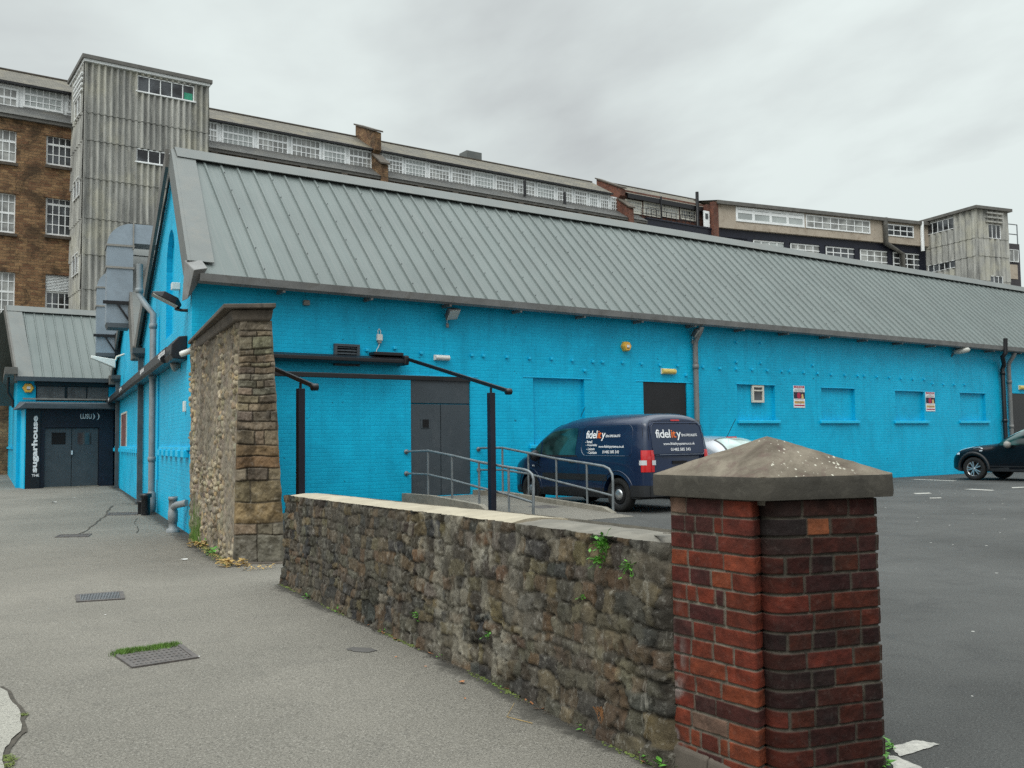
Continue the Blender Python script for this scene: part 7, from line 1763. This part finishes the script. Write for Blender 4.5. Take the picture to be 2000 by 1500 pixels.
# weeds growing out of the wall top and face
def wallpt(px, py, nn_=.03):
    i = min(range(len(WX)), key=lambda k: abs((Vector((WX[k], WY[k], .5))-O).dot(cam_r)/((Vector((WX[k], WY[k], .5))-O).dot(_fw))*FPX+1000-px))
    yv = WY[i]; r = ray(px, py); p = O+r*(yv/r.y); return Vector((WX[i]+WNX[i]*nn_, WY[i]+WNY[i]*nn_, p.z))
for (px, py, n, sp, s, lab) in ((1195, 1056, 60, .045, .019, 'fresh green weed sprouting under the wall capping near the pillar'), (1186, 1092, 36, .035, .018, 'green weed hanging down a crack below the capping weed'), (1242, 1103, 22, .03, .016, 'small green weed in the wall joint nearest the pillar'),
    (825, 1198, 18, .04, .022, 'dark weed growing from the middle of the wall low down'), (965, 1236, 14, .035, .020, 'dark green weed on the wall face above the mossy tuft'), (1153, 1160, 10, .02, .012, 'tiny weed halfway down the wall face')):
    q = wallpt(px, py, .05); rr = random.Random(px); m = MB()
    for _ in range(n):
        c = q+Vector((rr.gauss(0, sp*.6), rr.gauss(0, .012), rr.gauss(0, sp*.55))); l = Vector((rr.uniform(-1, 1), rr.uniform(-1, -.1), rr.uniform(-.6, .7))).normalized(); sd3 = l.cross(UP).normalized(); s_ = 1.35*s*rr.uniform(.6, 1.3)
        m.tube([q-Vector((WNX[0], WNY[0], 0))*.02, c+l*s_*.1], .0012, 3, caps=False)
        m.add([c, c+l*s_*.5+sd3*s_*.35, c+l*s_, c+l*s_*.5-sd3*s_*.35], [(0, 1, 2), (0, 2, 3)])
    tag(m.build('weed_plant', m_leaf, None, fix=False), lab, 'weed')
m = MB(); q = wallpt(1190, 1388, .04); rr = random.Random(3)
for k in range(26):
    a = q+Vector((rr.uniform(-.03, .02), 0, .0)); m.tube([a, a+Vector((rr.uniform(-.04, .05), -.02, .03)), a+Vector((rr.uniform(-.03, .07), -.03, rr.uniform(-.12, -.02)))], .0013, 3, caps=False)
tag(m.build('dry_roots', simple('dry_root', (.26, .12, .045), .9), None), 'wispy reddish dry roots hanging from the low wall', 'dry roots')
# pillar foot on the car park side
for (px, py, n, sp, s, lab) in ((1690, 1492, 120, .07, .030, 'leafy weed at the right foot of the brick pillar'), (1722, 1462, 90, .05, .016, 'fine mossy weed between the pillar and the white paint'), (1640, 1500, 50, .05, .03, 'broad leaved weed under the right face of the pillar')):
    weed((px, py), n, sp, s, lab, p=at_z(px, py, 0), tall=.05)
# grass along the manhole's back edge
m = MB(); rr = random.Random(9); A_, B_ = on_alley(229, 1277), on_alley(350, 1260)
for k in range(2600):
    t = rr.random(); dens = .35+.65*abs(math.sin(t*5.5+.6)); 
    if rr.random() > dens: continue
    p = A_.lerp(B_, t)+Vector((rr.gauss(0, .012), -abs(rr.gauss(.0, .045)), .005)); h_ = rr.uniform(.014, .04); lx = rr.uniform(-.02, .02); ly = rr.uniform(-.02, .02); w_ = .0022
    m.add([p+Vector((-w_, 0, 0)), p+Vector((w_, 0, 0)), p+Vector((lx, ly, h_))], [(0, 1, 2)])
tag(m.build('grass', m_grass, None, fix=False), 'short green grass along the back edge of the manhole cover', 'grass', kind='stuff')
# moss and grit line along the wall foot
m = MB(); rr = random.Random(19)
for i in range(0, len(WX)-2):
    for k in range(7):
        d_ = .035+abs(rr.gauss(0, .022)); p = Vector((WX[i]+WNX[i]*d_+rr.uniform(-.01, .01), WY[i]+WNY[i]*d_, gz(WY[i])+.004)); s = rr.uniform(.003, .011); mi = 0 if math.sin(i*.045)+rr.uniform(-.5, .5) > .2 else 1
        a0 = rr.uniform(0, 6); m.add([p+Vector((s*math.cos(a0+t), s*math.sin(a0+t), 0)) for t in (0, 1.6, 3.1, 4.6)]+[p+Vector((0, 0, s*.6))], [(0, 1, 4), (1, 2, 4), (2, 3, 4), (3, 0, 4)], mi)
tag(m.build('moss', [m_moss, m_crack], None, fix=False), 'line of moss and grit along the foot of the low stone wall', 'moss', kind='stuff')
m = MB()
for px, py in [(8, 1488), (14, 1480), (18, 1495), (12, 1500), (46, 1398), (22, 1486), (40, 1400)]:
    leafpatch(m, on_alley(px, py), 90, .022, .007, rr, .3)
tag(m.build('moss', m_moss, None, fix=False), 'yellow green moss in the crack at the bottom left', 'moss', kind='stuff')
m = MB()
for k in range(700):
    t = rr.random(); a = on_alley(378, 1052).lerp(on_alley(452, 1106), t); p = a+Vector((-abs(rr.gauss(0, .06)), rr.gauss(0, .05), .004)); s = rr.uniform(.008, .028)
    m.add([p, p+Vector((s, 0, .004)), p+Vector((s*.6, s, .012)), p+Vector((0, s*.8, .004))], [(0, 1, 2, 3)], 0 if rr.random() > .4 else 1)
tag(m.build('moss', [m_moss, m_dry], None, fix=False), 'moss and dry litter along the foot of the tall stone wall', 'moss', kind='stuff')
# tall thin grass climbing the tall wall foot
m = MB()
for k in range(80):
    p = on_alley(380, 1050).lerp(on_alley(396, 1062), rr.random())+Vector((-rr.random()*.12, 0, 0)); h_ = rr.uniform(.15, .85); m.add([p+Vector((-.004, 0, 0)), p+Vector((.004, 0, 0)), p+Vector((rr.uniform(-.05, .06), 0, h_))], [(0, 1, 2)])
tag(m.build('tall_grass', m_grass, None, fix=False), 'thin tall grass stems against the tall stone wall by the corner', 'grass', kind='stuff')
# damp grit stain along the foot of the walls
def stain(P_, N_, wd, label):
    m = MB(); V_ = []; fd = []; k = 7
    for i, (p, n) in enumerate(zip(P_, N_)):
        w_ = wd*(1+.35*math.sin(i*.13)+.2*math.sin(i*.41))
        for j in range(k): q = Vector((p[0]+n[0]*w_*j/(k-1), p[1]+n[1]*w_*j/(k-1))); V_.append((q.x, q.y, gz(q.y)+.0022)); fd.append(j/(k-1))
    m.add(V_, [(i*k+j, i*k+j+1, (i+1)*k+j+1, (i+1)*k+j) for i in range(len(P_)-1) for j in range(k-1)]); o = m.build('pavement', m_dirt, None, fix=False)
    a = o.data.attributes.new('fade', 'FLOAT', 'POINT'); a.data.foreach_set('value', fd); tag(o, label, kind='structure')
stain([(WX[i], WY[i]) for i in range(0, len(WX), 8)], [(WNX[i], WNY[i]) for i in range(0, len(WX), 8)], .30, 'dark damp grit on the tarmac along the low stone wall')
_p = [F.P(s_*.5-4.6, 0, 0) for s_ in range(0, 56)]; stain([(q.x, q.y) for q in _p], [(F.n.x, F.n.y)]*len(_p), .55, 'dark damp grit along the alley wall foot')
# individual fallen leaves
for k, (px, py, s, lab) in enumerate(((897, 1333, .055, 'lone tan fallen leaf on the alley right of the damp stain'), (771, 1286, .022, 'small dark fallen leaf beside the damp stain'), (828, 1304, .022, 'tiny pale fallen leaf between the stain and the tan leaf'), (908, 1368, .022, 'small dark fallen leaf below the tan leaf'),
    (835, 1273, .06, 'largest orange leaf of the scatter at the low wall foot'), (727, 1222, .05, 'pale orange leaf at the wall foot right of the big weed'), (1046, 1368, .045, 'orange brown leaf nearest the straw at the wall foot'), (1018, 1352, .04, 'reddish leaf left of the orange brown leaf by the wall'))):
    q = on_alley(px, py); rr = random.Random(k); m = MB(); a0 = rr.uniform(0, 6.28); l = Vector((math.cos(a0), math.sin(a0), .1)); sd3 = Vector((-l.y, l.x, .15)); q.z += .008
    pts = [(0, 0), (.25, .28), (.45, .22), (.6, .34), (.8, .15), (1, 0), (.8, -.2), (.6, -.3), (.4, -.2), (.2, -.26)]
    m.add([q+l*s*a+sd3*s*b+UP*(abs(b)*s*.25) for a, b in pts]+[q+l*s*.5], [(i, (i+1) % 10, 10) for i in range(10)]); tag(m.build('fallen_leaf', m_dead, None, fix=False), lab, 'leaf')
m = MB(); rr = random.Random(31)
for (pa_, pb_, n) in (((735, 1226), (850, 1278), 26), ((1000, 1342), (1105, 1400), 46), ((1230, 1462), (1290, 1488), 8)):
    for k in range(n):
        t = rr.random(); q = on_alley(*pa_).lerp(on_alley(*pb_), t)+Vector((rr.gauss(-.015, .02), rr.gauss(-.02, .02), .006)); s = rr.uniform(.02, .05); a0 = rr.uniform(0, 6.28); l = Vector((math.cos(a0), math.sin(a0), .2)); sd3 = Vector((-l.y, l.x, .2))
        m.add([q, q+l*s*.5+sd3*s*.3, q+l*s, q+l*s*.5-sd3*s*.3], [(0, 1, 2), (0, 2, 3)])
tag(m.build('leaf_litter', m_dead, None, fix=False), 'scatter of small orange brown leaf fragments along the wall foot', 'leaf litter', kind='stuff')
a, b, c = on_alley(1005, 1380), on_alley(990, 1403), on_alley(1040, 1415)
m = MB(); m.tube([a+UP*.02, b+UP*.008], .0016, 4); m.tube([b+UP*.008, c+UP*.006], .002, 4); tag(m.build('straw', m_dry, None), 'bent dry straw stalk lying on the alley near the wall', 'straw')
for k, (px, py, s, lab) in enumerate(((105, 983, .20, 'crumpled white paper scrap on the alley in front of the porch'), (145, 972, .12, 'flat pale paper scrap nearest the porch doors'), (206, 1202, .02, 'tiny white fragment right of the steel drain grate'), (386, 1285, .03, 'curled white scrap at the right corner of the manhole cover'), (360, 1094, .09, 'flat pale scrap left of the dry grass tuft'))):
    q = on_alley(px, py); rr = random.Random(k+50); m = MB(); m.add([q+Vector((s*a_2*rr.uniform(.8, 1.2), s*.6*b_2*rr.uniform(.8, 1.2), .006+s*.22*rr.random()*(k != 1))) for a_2, b_2 in ((-.5, -.3), (0, -.5), (.5, -.2), (.4, .4), (-.1, .5), (-.5, .2), (0, 0))], [(i, (i+1) % 6, 6) for i in range(6)])
    tag(m.build('paper_scrap', m_litter, None, fix=False), lab, 'litter')
